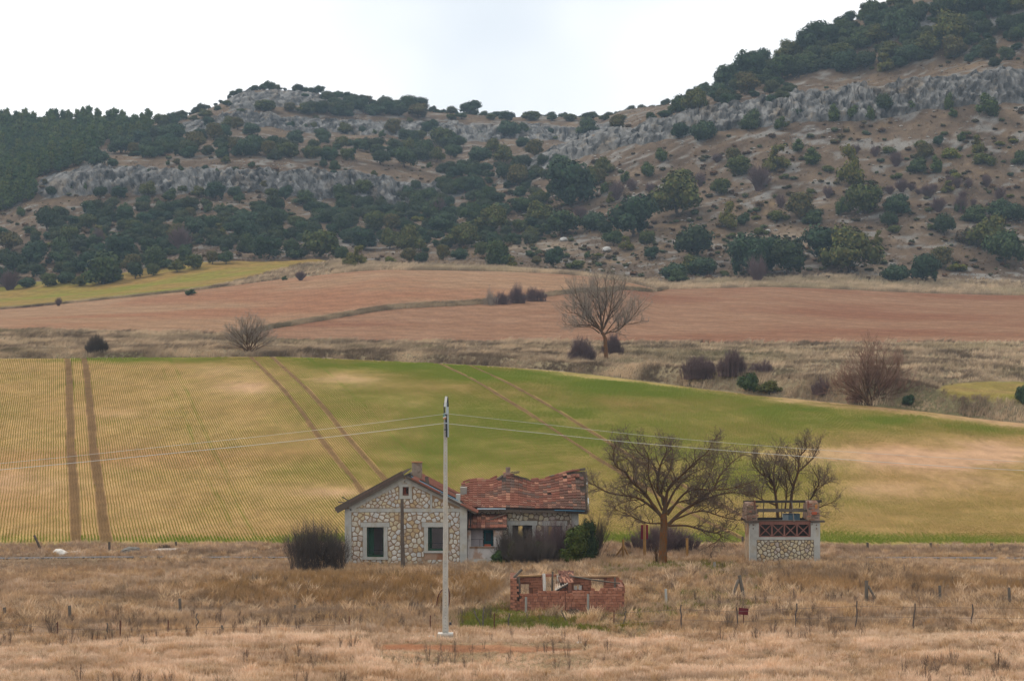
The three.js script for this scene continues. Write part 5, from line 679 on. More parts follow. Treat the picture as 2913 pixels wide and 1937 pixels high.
const oaksB = [[150, 290, 150], [310, 300, 140], [440, 310, 180], [100, 200, 100], [280, 215, 110], [440, 225, 160], [780, 290, 165], [650, 322, 80], [720, 318, 80], [1020, 330, 110], [920, 322, 80], [1180, 330, 140], [1320, 332, 80], [1430, 334, 110], [1550, 328, 100], [1660, 328, 80], [1775, 328, 80], [1960, 315, 80], [2060, 305, 100], [2150, 275, 120], [2270, 265, 120], [270, 425, 110], [380, 345, 40], [450, 460, 90], [580, 500, 150], [510, 420, 110], [700, 505, 85], [845, 430, 40], [1030, 440, 130], [1125, 500, 80], [1310, 420, 40], [1550, 420, 120], [1745, 400, 110], [1125, 410, 80], [70, 420, 60], [370, 540, 90], [345, 635, 140], [190, 620, 110], [480, 560, 110], [650, 575, 85], [560, 600, 90], [840, 600, 130], [930, 540, 100], [1000, 610, 110], [1200, 570, 120], [785, 685, 85], [815, 800, 110], [145, 695, 40], [1000, 720, 110], [1090, 770, 150], [1370, 650, 130], [1650, 685, 120], [1550, 775, 150], [1630, 740, 90], [70, 820, 120], [420, 800, 80], [570, 750, 60], [690, 800, 100], [370, 830, 80], [510, 860, 110], [425, 910, 110], [630, 910, 90], [330, 960, 110], [780, 1000, 150], [600, 1060, 180], [930, 1060, 180], [1120, 940, 130], [1230, 1010, 170], [1100, 1060, 100], [1440, 905, 290], [1380, 1092, 205], [1590, 1050, 140], [400, 1090, 120], [740, 1160, 180], [380, 1200, 160], [250, 1170, 120], [80, 1180, 160], [930, 1145, 90], [1180, 1100, 90], [600, 1250, 100], [710, 1240, 100], [860, 1212, 100], [950, 1282, 170], [460, 1272, 90], [375, 1262, 110], [1215, 1282, 70], [1325, 1290, 120], [1170, 1232, 60], [1850, 1090, 280], [1660, 1090, 100], [1720, 1150, 120], [2140, 960, 280], [1970, 900, 110], [1940, 1140, 100], [1970, 1240, 90], [2120, 1380, 140], [2240, 1340, 140], [880, 870, 110], [980, 950, 120], [540, 960, 130], [150, 1050, 150], [260, 1060, 130], [1320, 830, 90], [1230, 880, 100]];
const oaksC = [[45, 558, 80], [120, 562, 110], [250, 512, 110], [300, 442, 150], [400, 422, 150], [440, 345, 110], [590, 305, 110], [560, 410, 150], [640, 390, 100], [720, 255, 150], [800, 235, 120], [880, 195, 120], [1010, 105, 100], [1090, 140, 110], [1150, 190, 150], [1130, 32, 70], [1230, 140, 120], [1370, 100, 130], [1450, 70, 100], [1530, 90, 160], [1640, 80, 120], [1740, 60, 100], [870, 310, 120], [870, 372, 120], [980, 352, 110], [1210, 310, 120], [1110, 290, 100], [1290, 280, 120], [1410, 222, 160], [1580, 182, 90], [1520, 232, 80], [1430, 302, 120], [1560, 292, 70], [1700, 170, 110], [1770, 205, 90], [380, 480, 120], [480, 440, 80], [960, 245, 120], [1040, 220, 110], [690, 350, 110], [405, 655, 100], [160, 712, 110], [40, 702, 80], [630, 602, 60], [1075, 575, 100], [1350, 738, 50], [310, 832, 90], [335, 890, 120], [980, 1082, 180], [650, 1112, 140], [720, 1135, 90], [250, 985, 90], [365, 1142, 60], [1280, 812, 90], [1250, 872, 90], [1770, 832, 70], [1140, 1085, 120], [1100, 1152, 90], [1380, 1192, 110], [1540, 1125, 110], [1680, 1112, 130], [1620, 1262, 180], [1690, 1342, 170], [110, 1312, 190], [150, 1392, 130], [390, 1402, 190], [480, 1385, 170], [590, 1402, 190], [780, 1340, 210], [900, 1382, 230], [1135, 1428, 115], [1285, 1432, 130], [1365, 1362, 120], [30, 1432, 90], [350, 1212, 40], [1760, 1130, 90]];
{
  const R = rng(77), all = [];
  for (const [L, f, s] of [[oaksA, h1, 2.306], [oaksB, hB, 2.306], [oaksC, hC, 1.782]]) for (const [x, y, w] of L) { const [px, py] = f(x, y); all.push([px, py, w / s]); }
  const zoneLabel = (px, py) => {
    if (py > 640 && px < 960) return ['in the wood above the yellow-green field', 'oaks above the sown field'];
    if (px > 1900 && py < 345 && py < 330 - (px - 1913) * 0.13) return ['above the broad right limestone band', 'oaks above the right limestone band'];
    if (px < 1960 && py < 348) return ['along the left hill rim', 'oaks on the left rim'];
    if (px < 1500 && py < 470) return ['between the two left limestone bands', 'oaks between the limestone bands'];
    if (px < 1330 && py < 600) return ['at the lower left limestone band', 'oaks at the lower limestone band'];
    if (px < 1560) return ['in the valley wood between both hills', 'oaks in the valley wood'];
    return ['on the open right slope', 'oaks on the right slope'];
  };
  all.forEach(([px, py, w], i) => {
    let W; const p = hit(px, py), d = -p.z, v = Math.floor(R() * 8), o = OAK[v], [zl, group] = zoneLabel(px, py), label = (W = w * d / F * 1.2, ``) + `${w < 26 ? 'small' : w < 42 ? 'medium' : w < 60 ? 'large' : 'very large'} ${['dark', 'olive', 'deep green', 'yellowish', 'bluish', 'blackish', 'brownish', 'dull green'][v]} holm oak ${zl}, ${px < 300 ? 'at far left' : px < 800 ? 'left' : px < 1250 ? 'left of middle' : px < 1700 ? 'middle' : px < 2150 ? 'right of middle' : px < 2550 ? 'right' : 'at far right'}`;
    const rim = group === 'oaks on the left rim' && py < 345; if (rim) W *= 0.8; const t = thing('holm_oak', label, 'tree', p, group), sy = W * (rim ? 0.72 : 0.9 + 0.3 * R());
    const mk = (n, g, m) => { const me = shadows(new THREE.Mesh(g, m)); me.name = n; me.scale.set(W, sy, W); t.add(me); return me; };
    mk('trunk', o.trunk, M.oakBark); mk('crown', o.crown, LEAF); t.rotation.y = R() * 6.28;
  });
  // the few that stand out
  const nearest = (px, py) => { let b = null, bd = 1e9; for (const c of scene.children) if (c.name.startsWith('holm_oak')) { const d = -c.position.z, q = (pxOf(c.position.x, d) - px) ** 2 + (CY + (CAM - c.position.y) * F / d - py) ** 2; if (q < bd) { bd = q; b = c; } } return b; };
  for (const [x, y, f, label] of [[1440, 905, hB, 'widest dark holm oak at the edge of the valley wood, beside bare slope'], [1850, 1090, hB, 'massive dark holm oak standing clear of the valley wood on the right slope'], [2140, 960, hB, 'large loose-crowned holm oak up the right slope beyond the massive dark one'], [680, 1402, h1, 'broad low holm oak right on the edge of the yellow-green field'], [2100, 1225, h1, 'big domed holm oak at the upper tip of the yellow-green field'], [1380, 1092, hB, 'holm oak with a bare leaning trunk below the widest dark oak'], [980, 1082, hC, 'large dark holm oak beside the bushy juniper, middle of the right slope'], [1135, 1428, hC, 'small round holm oak alone beside pale bare rock above the red field'], [900, 1382, hC, 'spreading greyish holm oak with visible trunks near the foot of the right slope'], [780, 290, hB, 'lone rounded holm oak breaking the skyline over the saddle']]) { const t = nearest(...f(x, y)); t.userData.label = label; delete t.userData.group; }

  // further oak scrub in the thick woods, too crowded to tell apart: one mass
  const woods = [[0, 660, 600, 790, 110], [600, 640, 900, 720, 50], [120, 620, 1000, 690, 70], [960, 560, 1560, 700, 150], [1250, 470, 1560, 560, 50], [600, 400, 1300, 460, 60], [2250, 20, 2913, 130, 90], [2120, 130, 2420, 210, 50], [850, 280, 1200, 330, 40], [350, 380, 640, 450, 40], [1180, 660, 1380, 720, 30], [150, 590, 1150, 640, 60], [1960, 240, 2250, 300, 30], [2500, 130, 2950, 190, 30]], list = [];
  for (const [x0, y0, x1, y1, n] of woods) for (let k = 0; k < n; k++) { const px = mix(x0, x1, R()), py = mix(y0, y1, R()); if (px < 960 && py > LVshow(px) - 4) continue; const p = hit(px, py), d = -p.z, W = (20 + 34 * R()) * d / F; list.push([p, W]); }
  for (let k = 0; k < 170; k++) { const px = mix(430, 1960, R()), d = LV[cS].d(px) - 14 * R(); list.push([onGround(px, d), (12 + 22 * R()) * d / F]); }
  const im = new THREE.InstancedMesh(OAK[2].crown, LEAF, list.length), m = new THREE.Matrix4(), q = new THREE.Quaternion();
  list.forEach(([p, W], i) => { q.setFromAxisAngle(V(0, 1, 0), R() * 6.28); m.compose(p.clone().add(V(0, -0.1 * W, 0)), q, V(W, W * (0.75 + 0.4 * R()), W)); im.setMatrixAt(i, m); const k = 0.8 + 0.6 * R(); im.setColorAt(i, col(k * (0.9 + 0.6 * R()), k, k * (0.7 + 0.3 * R()))); });
  shadows(im); im.name = 'oak_scrub'; im.userData = { kind: 'stuff', label: 'crowded low oak scrub filling the gaps between the hillside trees', category: 'scrub' }; scene.add(im);
}
function LVshow(px) { return CY + (CAM - LV[cI].h(px, LV[cI].d(px))) * F / LV[cI].d(px); }

// pine wood on the left shoulder
{
  const R = rng(88), poly = [[-30, 372], [200, 374], [420, 378], [425, 400], [300, 410], [240, 465], [180, 490], [92, 515], [86, 572], [34, 592], [-30, 620]];
  const inside = (x, y) => { let c = false; for (let i = 0, j = poly.length - 1; i < poly.length; j = i++) { const [a, b] = poly[i], [e, f] = poly[j]; if ((b > y) !== (f > y) && x < (e - a) * (y - b) / (f - b) + a) c = !c; } return c; };
  const pts = []; let tries = 0; while (pts.length < 260 && tries++ < 30000) { const x = mix(-30, 425, R()), y = mix(338, 620, R()); if (!inside(x, y)) continue; if (pts.some(p => (p[0] - x) ** 2 + ((p[1] - y) * 1.4) ** 2 < 150)) continue; pts.push([x, y]); }
  pts.forEach(([px, py]) => { const p = hit(px, py), d = -p.z, W = (26 + 14 * R()) * d / F, v = Math.floor(R() * 4), o = PINE[v], t = thing('pine_tree', `${['mid green', 'bright green', 'dark green', 'yellowish green'][v]} pine in the ${py < 395 ? 'skyline' : py < 430 ? 'upper' : py < 480 ? 'middle' : py < 530 ? 'lower' : 'lowest'} rows of the left plantation, ${px < 60 ? 'at the picture edge' : px < 140 ? 'near the left edge' : px < 220 ? 'towards its middle' : px < 320 ? 'towards its right' : 'at its right end'}`, 'tree', p, 'pines of the left plantation'); const sy = W * (0.95 + 0.35 * R()); for (const [n, g, m] of [['trunk', o.trunk, M.oakBark], ['crown', o.crown, LEAF]]) { const me = shadows(new THREE.Mesh(g, m)); me.name = n; me.scale.set(W, sy, W); t.add(me); } t.rotation.y = R() * 6.28; });
}
// junipers and other shrubs on the slopes
{
  const R = rng(99), JU = [[hC, 535, 865, 150, 0], [hC, 900, 945, 150, 0, 1.35], [hC, 285, 1155, 110, 0, 1.2], [hC, 425, 1112, 60, 1], [hC, 1550, 782, 80, 0, 1.2], [hC, 1580, 832, 140, 3], [hC, 540, 1120, 130, 3], [hC, 1450, 1372, 110, 1], [hC, 1045, 1240, 60, 0, 1.2], [hC, 550, 657, 80, 2], [hC, 820, 622, 80, 2, 1.2], [hC, 1005, 612, 60, 2, 1.3], [hC, 1215, 562, 60, 2], [hC, 1405, 558, 60, 2, 1.5], [hC, 1425, 597, 60, 2], [hC, 1600, 592, 140, 2], [hC, 640, 772, 80, 2], [hC, 1100, 778, 90, 3], [hC, 1470, 718, 60, 2], [hC, 1340, 882, 80, 2, 1.2], [hC, 860, 1092, 80, 2, 1.2], [hC, 790, 870, 80, 3], [hC, 710, 840, 110, 2], [hC, 920, 600, 80, 2], [hC, 1080, 365, 110, 0], [hC, 1660, 735, 60, 1], [hC, 1260, 745, 80, 3], [hC, 1735, 722, 60, 1], [hC, 1440, 910, 60, 1, 1.1], [hC, 1140, 905, 70, 3], [hC, 700, 980, 60, 3], [hC, 570, 905, 60, 3], [hC, 1050, 1270, 60, 3], [hC, 1400, 975, 70, 0], [hC, 1715, 1000, 50, 1], [hC, 300, 1205, 60, 3], [hC, 450, 1190, 90, 3], [hC, 1130, 1180, 90, 3], [hC, 1320, 1165, 70, 3], [hC, 1640, 1075, 120, 3], [hC, 1460, 1075, 70, 2], [hC, 260, 1395, 60, 3], [hB, 1800, 1182, 110, 0], [hB, 45, 1285, 120, 0, 1.1], [hB, 1620, 1222, 70, 1], [hB, 1550, 1235, 60, 2], [hB, 1470, 1302, 140, 3], [hB, 1050, 1300, 90, 0], [hB, 2030, 600, 110, 2], [hB, 2180, 700, 130, 3], [hB, 1940, 700, 120, 2], [hB, 1800, 740, 90, 2], [hB, 1700, 870, 60, 0, 1.2], [hB, 1660, 815, 70, 2, 1.2], [hB, 660, 930, 60, 0], [hB, 430, 990, 100, 1], [hB, 510, 642, 50, 2], [hB, 150, 420, 40, 2], [hB, 200, 440, 60, 2], [h1, 1250, 1475, 100, 2, 0.4], [h1, 1865, 1378, 50, 2, 0.6], [h1, 330, 1160, 90, 1], [h1, 640, 1120, 120, 0], [h1, 130, 960, 80, 2], [h1, 830, 945, 90, 2], [h1, 1360, 935, 70, 2], [h1, 1460, 925, 45, 2, 1.2], [h1, 1480, 980, 40, 1], [h1, 1000, 965, 60, 2], [h1, 555, 800, 40, 2, 1.6], [h1, 1040, 678, 30, 2], [h1, 1420, 678, 35, 2, 1.1], [h1, 1100, 622, 40, 2], [h1, 2290, 1290, 110, 0], [h1, 960, 1130, 120, 1], [h1, 1440, 1090, 100, 0], [h1, 1040, 900, 60, 2]];
  const lab = ['olive-green juniper bush', 'yellowish-green low juniper bush', 'dark green compact juniper bush', 'spreading low green juniper'];
  JU.forEach(([f, x, y, w, v, tall]) => { const [px, py] = f(x, y), p = hit(px, py), W = w / (f === hC ? 1.782 : 2.306) * -p.z / F * 1.1; plant('juniper_bush', `${w < 65 ? 'small' : w < 100 ? 'medium' : 'wide'} ${lab[v]} on the ${px < 1500 ? 'left wooded hill' : 'dry right slope'}, ${py < 380 ? 'high' : py < 520 ? 'halfway' : py < 640 ? 'low' : 'lowest'}${px < 700 ? ' at left' : px < 2200 ? ' towards the middle' : px < 2600 ? ' at right' : ' at far right'}`, 'bush', JUN[v], LEAF, p, W, W * (tall || (v === 1 || v === 3 ? 0.6 : 0.85)), W, R() * 6.28, `${lab[v].split(' ')[0]} junipers on the ${px < 1500 ? 'left' : 'right'} hill`); });
  for (const [f, x, y, w, h, label] of [[hC, 1410, 802, 125, 0.75, 'bright yellow-green bush, brightest on the upper right slope'], [hB, 250, 1258, 95, 0.7, 'bright yellow-green bush below the valley wood']]) { const [px, py] = f(x, y), p = hit(px, py), W = w / (f === hC ? 1.782 : 2.306) * -p.z / F; plant('broom_bush', label, 'bush', YELLOWB, LEAF, p, W, W * h, W, 1); }
  for (const [x, y, w, label] of [[1500, 1228, 150, 'brownish leafy bush left of the tall oaks at the far right slope'], [1265, 1372, 95, 'brownish leafy bush near the foot of the right slope']]) { const [px, py] = hC(x, y), p = hit(px, py), W = w / 1.782 * -p.z / F; plant('brown_bush', label, 'bush', BROWNB, LEAF, p, W, W * 0.8, W, 2); }
  // leafless purple-grey shrubs
  const SH = [twigs(1100, 1, 1, 150, 0.012, 4), twigs(1101, 1, 1.1, 130, 0.012, 4), twigs(1102, 1, 0.8, 170, 0.012, 4)];
  for (const [f, x, y, w] of [[hC, 230, 822, 60], [hC, 440, 962, 130], [hC, 790, 1002, 58], [hC, 550, 1052, 54], [hC, 1030, 792, 54], [hC, 1105, 982, 54], [hC, 1165, 972, 74], [hC, 1215, 967, 50], [hC, 1300, 1002, 84], [hC, 1410, 952, 54], [hC, 1450, 952, 50], [hC, 1505, 952, 44], [hC, 1595, 947, 54], [hC, 1665, 1017, 64], [hC, 1350, 1072, 84], [hC, 1465, 1077, 74], [hC, 1530, 1047, 34], [hC, 1475, 1002, 44], [hC, 430, 1432, 110], [hC, 930, 782, 54], [hC, 1135, 842, 74], [hC, 1330, 962, 40], [hC, 1605, 1050, 30], [hC, 1250, 985, 40], [hB, 1740, 850, 110], [hB, 1500, 970, 90], [hB, 1840, 790, 80], [hB, 1960, 800, 70], [hB, 1900, 890, 70], [hB, 570, 960, 110], [hB, 2290, 760, 80], [h1, 1180, 1180, 150], [h1, 60, 1440, 140], [h1, 1970, 1378, 75], [h1, 380, 1545, 50], [h1, 640, 1150, 90]]) { const [px, py] = f(x, y), p = hit(px, py), W = w / (f === hC ? 1.782 : 2.306) * -p.z / F * 1.1; plant('bare_shrub', `${w < 50 ? 'tiny' : w < 70 ? 'small' : 'wide'} leafless purple-grey shrub ${px > 1500 ? 'on the dry right slope' : 'by the left wood'}, ${py < 480 ? 'high up' : py < 560 ? 'mid-slope' : 'low'}${px < 700 ? ' at left' : px < 2300 ? ' towards the middle' : px < 2650 ? ' at right' : ' at far right'}`, 'shrub', SH[Math.floor(R() * 3)], M.purpleTwig, p, W, W * (0.85 + 0.3 * R()), W, R() * 6.28, px > 1500 ? 'bare shrubs on the right slope' : 'bare shrubs by the left wood'); }
  // low scrub tufts and loose stones, past counting
  const scr = [], st = [];
  const dens = (px, py) => 0.35 + 0.9 * vn(px / 70, py / 45, 610);
  for (let k = 0; k < 3200; k++) { const px = mix(-40, 2960, R()), lo = showY(px, LV[cI].d(px)), hi = CY + (CAM - LV[cS].h(px, LV[cS].d(px))) * F / LV[cS].d(px) + 12, py = mix(Math.max(hi, -20), lo - 4, Math.sqrt(R())); if (R() > dens(px, py)) continue; const p = hit(px, py); scr.push([p, (5 + 20 * R() ** 3) * -p.z / F]); }
  for (let k = 0; k < 420; k++) { const px = mix(1480, 2960, R()), lo = showY(px, 450), hi = CY + (CAM - LV[16].h(px, LV[16].d(px))) * F / LV[16].d(px), py = mix(hi + 6, lo - 10, R()); if (vn(px / 90, py / 60, 640) + 0.4 * R() < 0.55) continue; const p = hit(px, py); scr.push([p, (12 + 20 * R()) * -p.z / F, 0.55 + 0.4 * R()]); }
  const mk = (name, geo, m, list, label, category, colour) => { const im = new THREE.InstancedMesh(geo, m, list.length), M4 = new THREE.Matrix4(), q = new THREE.Quaternion(); list.forEach(([p, s, fy], i) => { q.setFromEuler(new THREE.Euler(0, R() * 6.28, 0)); M4.compose(p, q, V(s, s * (fy || 0.75), s)); im.setMatrixAt(i, M4); im.setColorAt(i, colour(R)); }); shadows(im); im.name = name; im.userData = { kind: 'stuff', label, category }; scene.add(im); };
  mk('low_scrub', crown(1200, bushLobes(1200, false), 260, 0.11, [0.085, 0.085, 0.034], 0.8), LEAF, scr, 'small low scrub scattered over the hillsides', 'scrub', r => { const k = 0.7 + 0.6 * r(), b = r(); return col(k * (0.8 + 0.7 * b), k * (1.05 - 0.25 * b), k); });
  const sg = new THREE.IcosahedronGeometry(0.5, 1); { const p = sg.attributes.position; for (let i = 0; i < p.count; i++) { const x = p.getX(i), y = p.getY(i), z = p.getZ(i), k = 0.75 + 0.55 * vn(x * 4 + 9, y * 4 + z * 5, 620); p.setXYZ(i, x * k, y * k * 0.7, z * k); } sg.computeVertexNormals(); }
  for (let k = 0; k < 5200; k++) { const px = mix(-40, 2960, R()), lo = showY(px, LV[cI].d(px)), py = mix(px < 1500 ? 330 : 300 - Math.max(0, (px - 1900) * 0.25), lo - 6, R()); if (vn(px / 50, py / 26, 630) + 0.35 * vn(px / 9, py / 7, 633) < 0.72) continue; const p = hit(px, py); st.push([p, (0.25 + 0.9 * R() ** 3) * 1.1, 0.6]); }
  mk('loose_stones', sg, mat(0.44, 0.42, 0.39, T.rock), st, 'pale limestone rubble strewn over the hillsides', 'stones', r => { const k = 0.7 + 0.5 * r(); return col(k, k * 0.97, k * 0.93); });
  for (const [px, py, w, label] of [[1727, 714, 22, 'largest white boulder on the right slope below the massive oak'], [1604, 686, 20, 'pale boulder under the oak with the bare leaning trunk'], [1365, 692, 26, 'grey boulder at the lower edge of the valley wood'], [2812, 123, 22, 'whitish boulder above the right limestone band'], [2185, 660, 14, 'small whitish boulder beside a spreading juniper on the right slope']]) { const p = hit(px, py), W = w * -p.z / F; plant('boulder', label, 'boulder', sg, mat(0.62, 0.60, 0.57, T.rock), p.clone().add(V(0, W * 0.2, 0)), W * 1.3, W, W, 0.7); }
}

// ------------------------------------------------------------------ nearer winter trees
const c2 = (x, y) => [1650 + x / 2.9475, 1200 + y / 2.9475];
{
  const D = 108, R = rng(3001), base = onGround(c2(692, 0)[0], D), PXM = D / F / 2.9475;
  const L = (pts, r0, r1, zs, lev = 1) => ({ pts: smoothPts(pts.map(([x, y], i) => { const v = at(...c2(x, y), D); v.z += zs * Math.pow(i / (pts.length - 1), 1.1) * 2.6; return v; }), 3), r0: r0 * PXM * 0.74, r1: r1 * PXM * 0.74, lev });
  const PXM0 = PXM, limbs = [
    { pts: [V(base.x - 0.02, base.y - 0.3, base.z), base.clone(), at(...c2(697, 1120), D), at(...c2(702, 960), D), at(...c2(706, 850), D), at(...c2(700, 770), D)], r0: 44 * PXM, r1: 30 * PXM, lev: 0 },
    L([[690, 800], [600, 680], [540, 590], [430, 500], [380, 420], [290, 360], [278, 240], [292, 190]], 22, 4, 0.4), L([[690, 790], [570, 690], [480, 640], [250, 600], [130, 540], [55, 515]], 19, 3.5, -0.5), L([[700, 800], [712, 650], [655, 590], [660, 420], [690, 320], [725, 245], [700, 150]], 24, 3.5, 0.15), L([[660, 470], [600, 330], [520, 280], [450, 190], [395, 120]], 13, 3, -0.5),
    L([[715, 780], [722, 640], [745, 540], [860, 430], [970, 320], [1060, 240], [1092, 150]], 22, 3.5, 0.5), L([[725, 720], [800, 580], [900, 480], [1000, 420], [1112, 390]], 16, 3, -0.7), L([[735, 870], [850, 760], [1000, 660], [1130, 560], [1180, 460], [1290, 340], [1385, 275]], 24, 3.5, -0.3), L([[1000, 665], [1200, 600], [1330, 590], [1445, 625]], 13, 3, 0.3), L([[740, 870], [900, 868], [1050, 910], [1160, 930], [1150, 965], [1040, 1030]], 15, 3, 0.7), L([[685, 850], [560, 842], [400, 770], [275, 715]], 12, 3, 0.7), L([[735, 780], [870, 600], [960, 560], [1100, 562], [1260, 540], [1430, 480]], 16, 3, 0.8), L([[770, 830], [1000, 740], [1200, 790], [1335, 805]], 13, 3, 0.9), L([[700, 700], [690, 560], [770, 400], [800, 270], [760, 170]], 14, 3, -0.8), L([[640, 720], [500, 560], [470, 430], [420, 320], [330, 280]], 12, 3, -0.9), L([[720, 760], [830, 680], [980, 640], [1100, 480], [1150, 380], [1180, 290]], 13, 3, -1.0), L([[690, 740], [600, 540], [560, 420], [560, 300], [500, 180]], 13, 3, 0.9), L([[150, 560], [70, 590], [20, 620]], 5, 2, 0), L([[540, 650], [400, 660], [300, 700], [230, 790]], 8, 2.5, 0.4),
  ];
  const g = growTree(limbs, 3002, { levels: 4, per: [0, 4.6, 7.0, 10], len: [0, 1.2, 0.6, 0.34], rad: [0, 0.045, 0.022, 0.012], tip: 0.008, fwd: 0.75, up: 0.14, wig: 0.8 });
  plantTree('locust_tree', 'large bare spreading tree with orange lichened trunk right of the house', base, g, [M.bark, M.bark2, M.twig]);
}
{
  const D = 113.5, b = onGround(c2(1700, 0)[0], D), PXM = D / F / 2.9475, S = (x, y) => at(...c2(x, y), D);
  const L = (pts, r0, r1, zs) => ({ pts: smoothPts(pts.map(([x, y], i) => { const v = S(x, y); v.z += zs * i / (pts.length - 1) * 2; return v; }), 3), r0: r0 * PXM, r1: r1 * PXM, lev: 1 });
  const st = (x, y) => ({ pts: [V(S(x, y).x * 0.4 + b.x * 0.6, b.y - 0.2, b.z), S(mix(x, 1700, 0.3), y + 170), S(x, y)], r0: 20 * PXM, r1: 14 * PXM, lev: 0 });
  const g = growTree([st(1665, 830), st(1765, 820), st(1880, 800), L([[1665, 840], [1640, 620], [1600, 480], [1510, 430], [1435, 340]], 15, 3, 0.3), L([[1630, 560], [1640, 380], [1705, 225]], 10, 3, -0.5), L([[1765, 830], [1780, 580], [1830, 410], [1838, 290], [1892, 225], [1880, 175]], 15, 3, 0.2), L([[1832, 420], [1960, 310], [2012, 215]], 9, 3, -0.4), L([[1720, 760], [1722, 560], [1690, 440]], 8, 3, 0.8), L([[1880, 800], [1910, 690], [1960, 580], [1990, 500], [1930, 385]], 10, 3, 0.5), L([[1960, 590], [2050, 540], [2115, 485]], 7, 2.5, -0.6), L([[1900, 780], [1990, 720], [2130, 655]], 8, 2.5, 0.4), L([[1600, 490], [1560, 380], [1500, 270]], 8, 2.5, -0.7), L([[1650, 700], [1500, 640], [1400, 590], [1330, 570]], 8, 2.5, 0.7), L([[1790, 560], [1730, 430], [1690, 330]], 8, 2.5, 0.9)], 3010, { levels: 4, per: [0, 4.8, 7.0, 10], len: [0, 1.15, 0.6, 0.34], rad: [0, 0.04, 0.02, 0.012], tip: 0.0078, fwd: 0.8, up: 0.2, wig: 0.6 });
  plantTree('bare_tree', 'smaller bare many-stemmed tree rising behind the stone shed', b, g, [M.bark2, M.bark2, M.twig]);
}
{ // poplar-like tree in the grass bank
  const px = 1726, p = hit(px, 1022), D = -p.z, k6 = 1568 / 300, S = (x, y, z = 0) => { const v = at(1560 + x / k6, 760 + y / k6, D); v.z += z; return v; }, U = D / F / k6;
  const L = (pts, r0, r1, zs) => ({ pts: smoothPts(pts.map(([x, y], i) => S(x, y, zs * i / (pts.length - 1) * 4)), 3), r0: r0 * U, r1: r1 * U, lev: 1 });
  const g = growTree([{ pts: [p.clone().add(V(0, -0.3, 0)), S(862, 1360), S(855, 1200), S(845, 1060), S(810, 970)], r0: 36 * U, r1: 26 * U, lev: 0 }, L([[800, 1000], [790, 860], [770, 640], [740, 420], [720, 200]], 20, 4, 0.1), L([[790, 960], [720, 880], [600, 720], [480, 560], [420, 430], [380, 260]], 16, 3, 0.4), L([[780, 930], [700, 890], [610, 850], [450, 860], [230, 845]], 13, 3, -0.3), L([[810, 930], [870, 820], [950, 660], [1080, 480], [1120, 330], [1150, 220]], 16, 3, -0.4), L([[830, 1000], [900, 970], [1020, 950], [1110, 880], [1250, 740], [1380, 560]], 14, 3, 0.3), L([[800, 920], [820, 760], [850, 560], [850, 380], [830, 180]], 15, 3, 0.6), L([[760, 900], [640, 700], [600, 600], [620, 450], [560, 280]], 13, 3, -0.7), L([[850, 990], [930, 880], [1000, 800], [1150, 680], [1270, 540]], 12, 3, -0.6), L([[840, 850], [900, 700], [930, 520], [950, 350], [960, 200]], 12, 3, 0.8), L([[700, 880], [560, 790], [400, 700], [270, 690]], 11, 3, 0.7), L([[650, 800], [500, 640], [400, 540], [330, 420]], 10, 3, -0.2), L([[760, 980], [640, 900], [520, 900], [420, 880]], 10, 3, 0.6), L([[900, 960], [1080, 880], [1330, 820]], 8, 3, 0.2), L([[790, 800], [700, 560], [660, 380], [640, 230]], 11, 3, -0.9)], 3020, { levels: 4, per: [0, 2.6, 4.0, 3.2], len: [0, 2.6, 1.2, 0.7], rad: [0, 0.06, 0.03, 0.02], tip: 0.014, fwd: 1.0, up: 0.28, wig: 0.3 });
  plantTree('poplar_tree', 'lone bare tree with orange trunk in the grass bank before the red fields', p, g, [M.bark, M.bark2, M.paleTwig]);
}
// the broad bare willow in the bank at the right and the shrub-tree at the left
for (const [px, py, w, h, n, m, label, seed, sk] of [[2480, 1150, 225, 176, 17, M.redTwig, 'broad fan-shaped leafless willow in the bank at the right', 3030, 1], [708, 1000, 140, 102, 15, M.paleTwig, 'rounded leafless shrub with many stems in the bank at the left', 3031, 0.8]]) {
  const p = hit(px, py), U = -p.z / F, R = rng(seed), limbs = [];
  for (let k = 0; k < n; k++) { const a = mix(-1.28, 1.28, (k + 0.5 + 0.6 * (R() - 0.5)) / n), az = (R() - 0.5) * 1.6, L = h * U / Math.sqrt((Math.sin(a) * h / (w * 0.5)) ** 2 + Math.cos(a) ** 2) * (0.72 + 0.3 * R()), e = V(Math.sin(a) * L * Math.cos(az * 0.5), Math.cos(a) * L * 0.97, Math.sin(az) * L * 0.5), b = V((R() - 0.5) * 0.9, -0.2, (R() - 0.5) * 0.6); limbs.push({ pts: smoothPts([b, b.clone().lerp(e, 0.3).add(V((R() - 0.5) * 0.3, L * 0.07, 0)), b.clone().lerp(e, 0.65).add(V((R() - 0.5) * 0.5, L * 0.05, (R() - 0.5) * 0.5)), e].map(v => v.add(p)), 3), r0: 0.09 * sk, r1: 0.02, lev: 1 }); }
  const g = growTree([{ pts: [p.clone().add(V(0, -0.4, 0)), p.clone().add(V(0, 0.35, 0))], r0: 0.45 * sk, r1: 0.3 * sk, lev: 0 }, ...limbs], seed + 1, { levels: 4, per: [0, 2.6, 3.6, 3.0], len: [0, 2.2 * sk, 1.2 * sk, 0.7 * sk], rad: [0, 0.04, 0.026, 0.02], tip: 0.013, fwd: 1.15, up: 0.22, wig: 0.35 });
  plantTree('bare_willow', label, p, g, [M.bark2, M.bark2, m]);
}
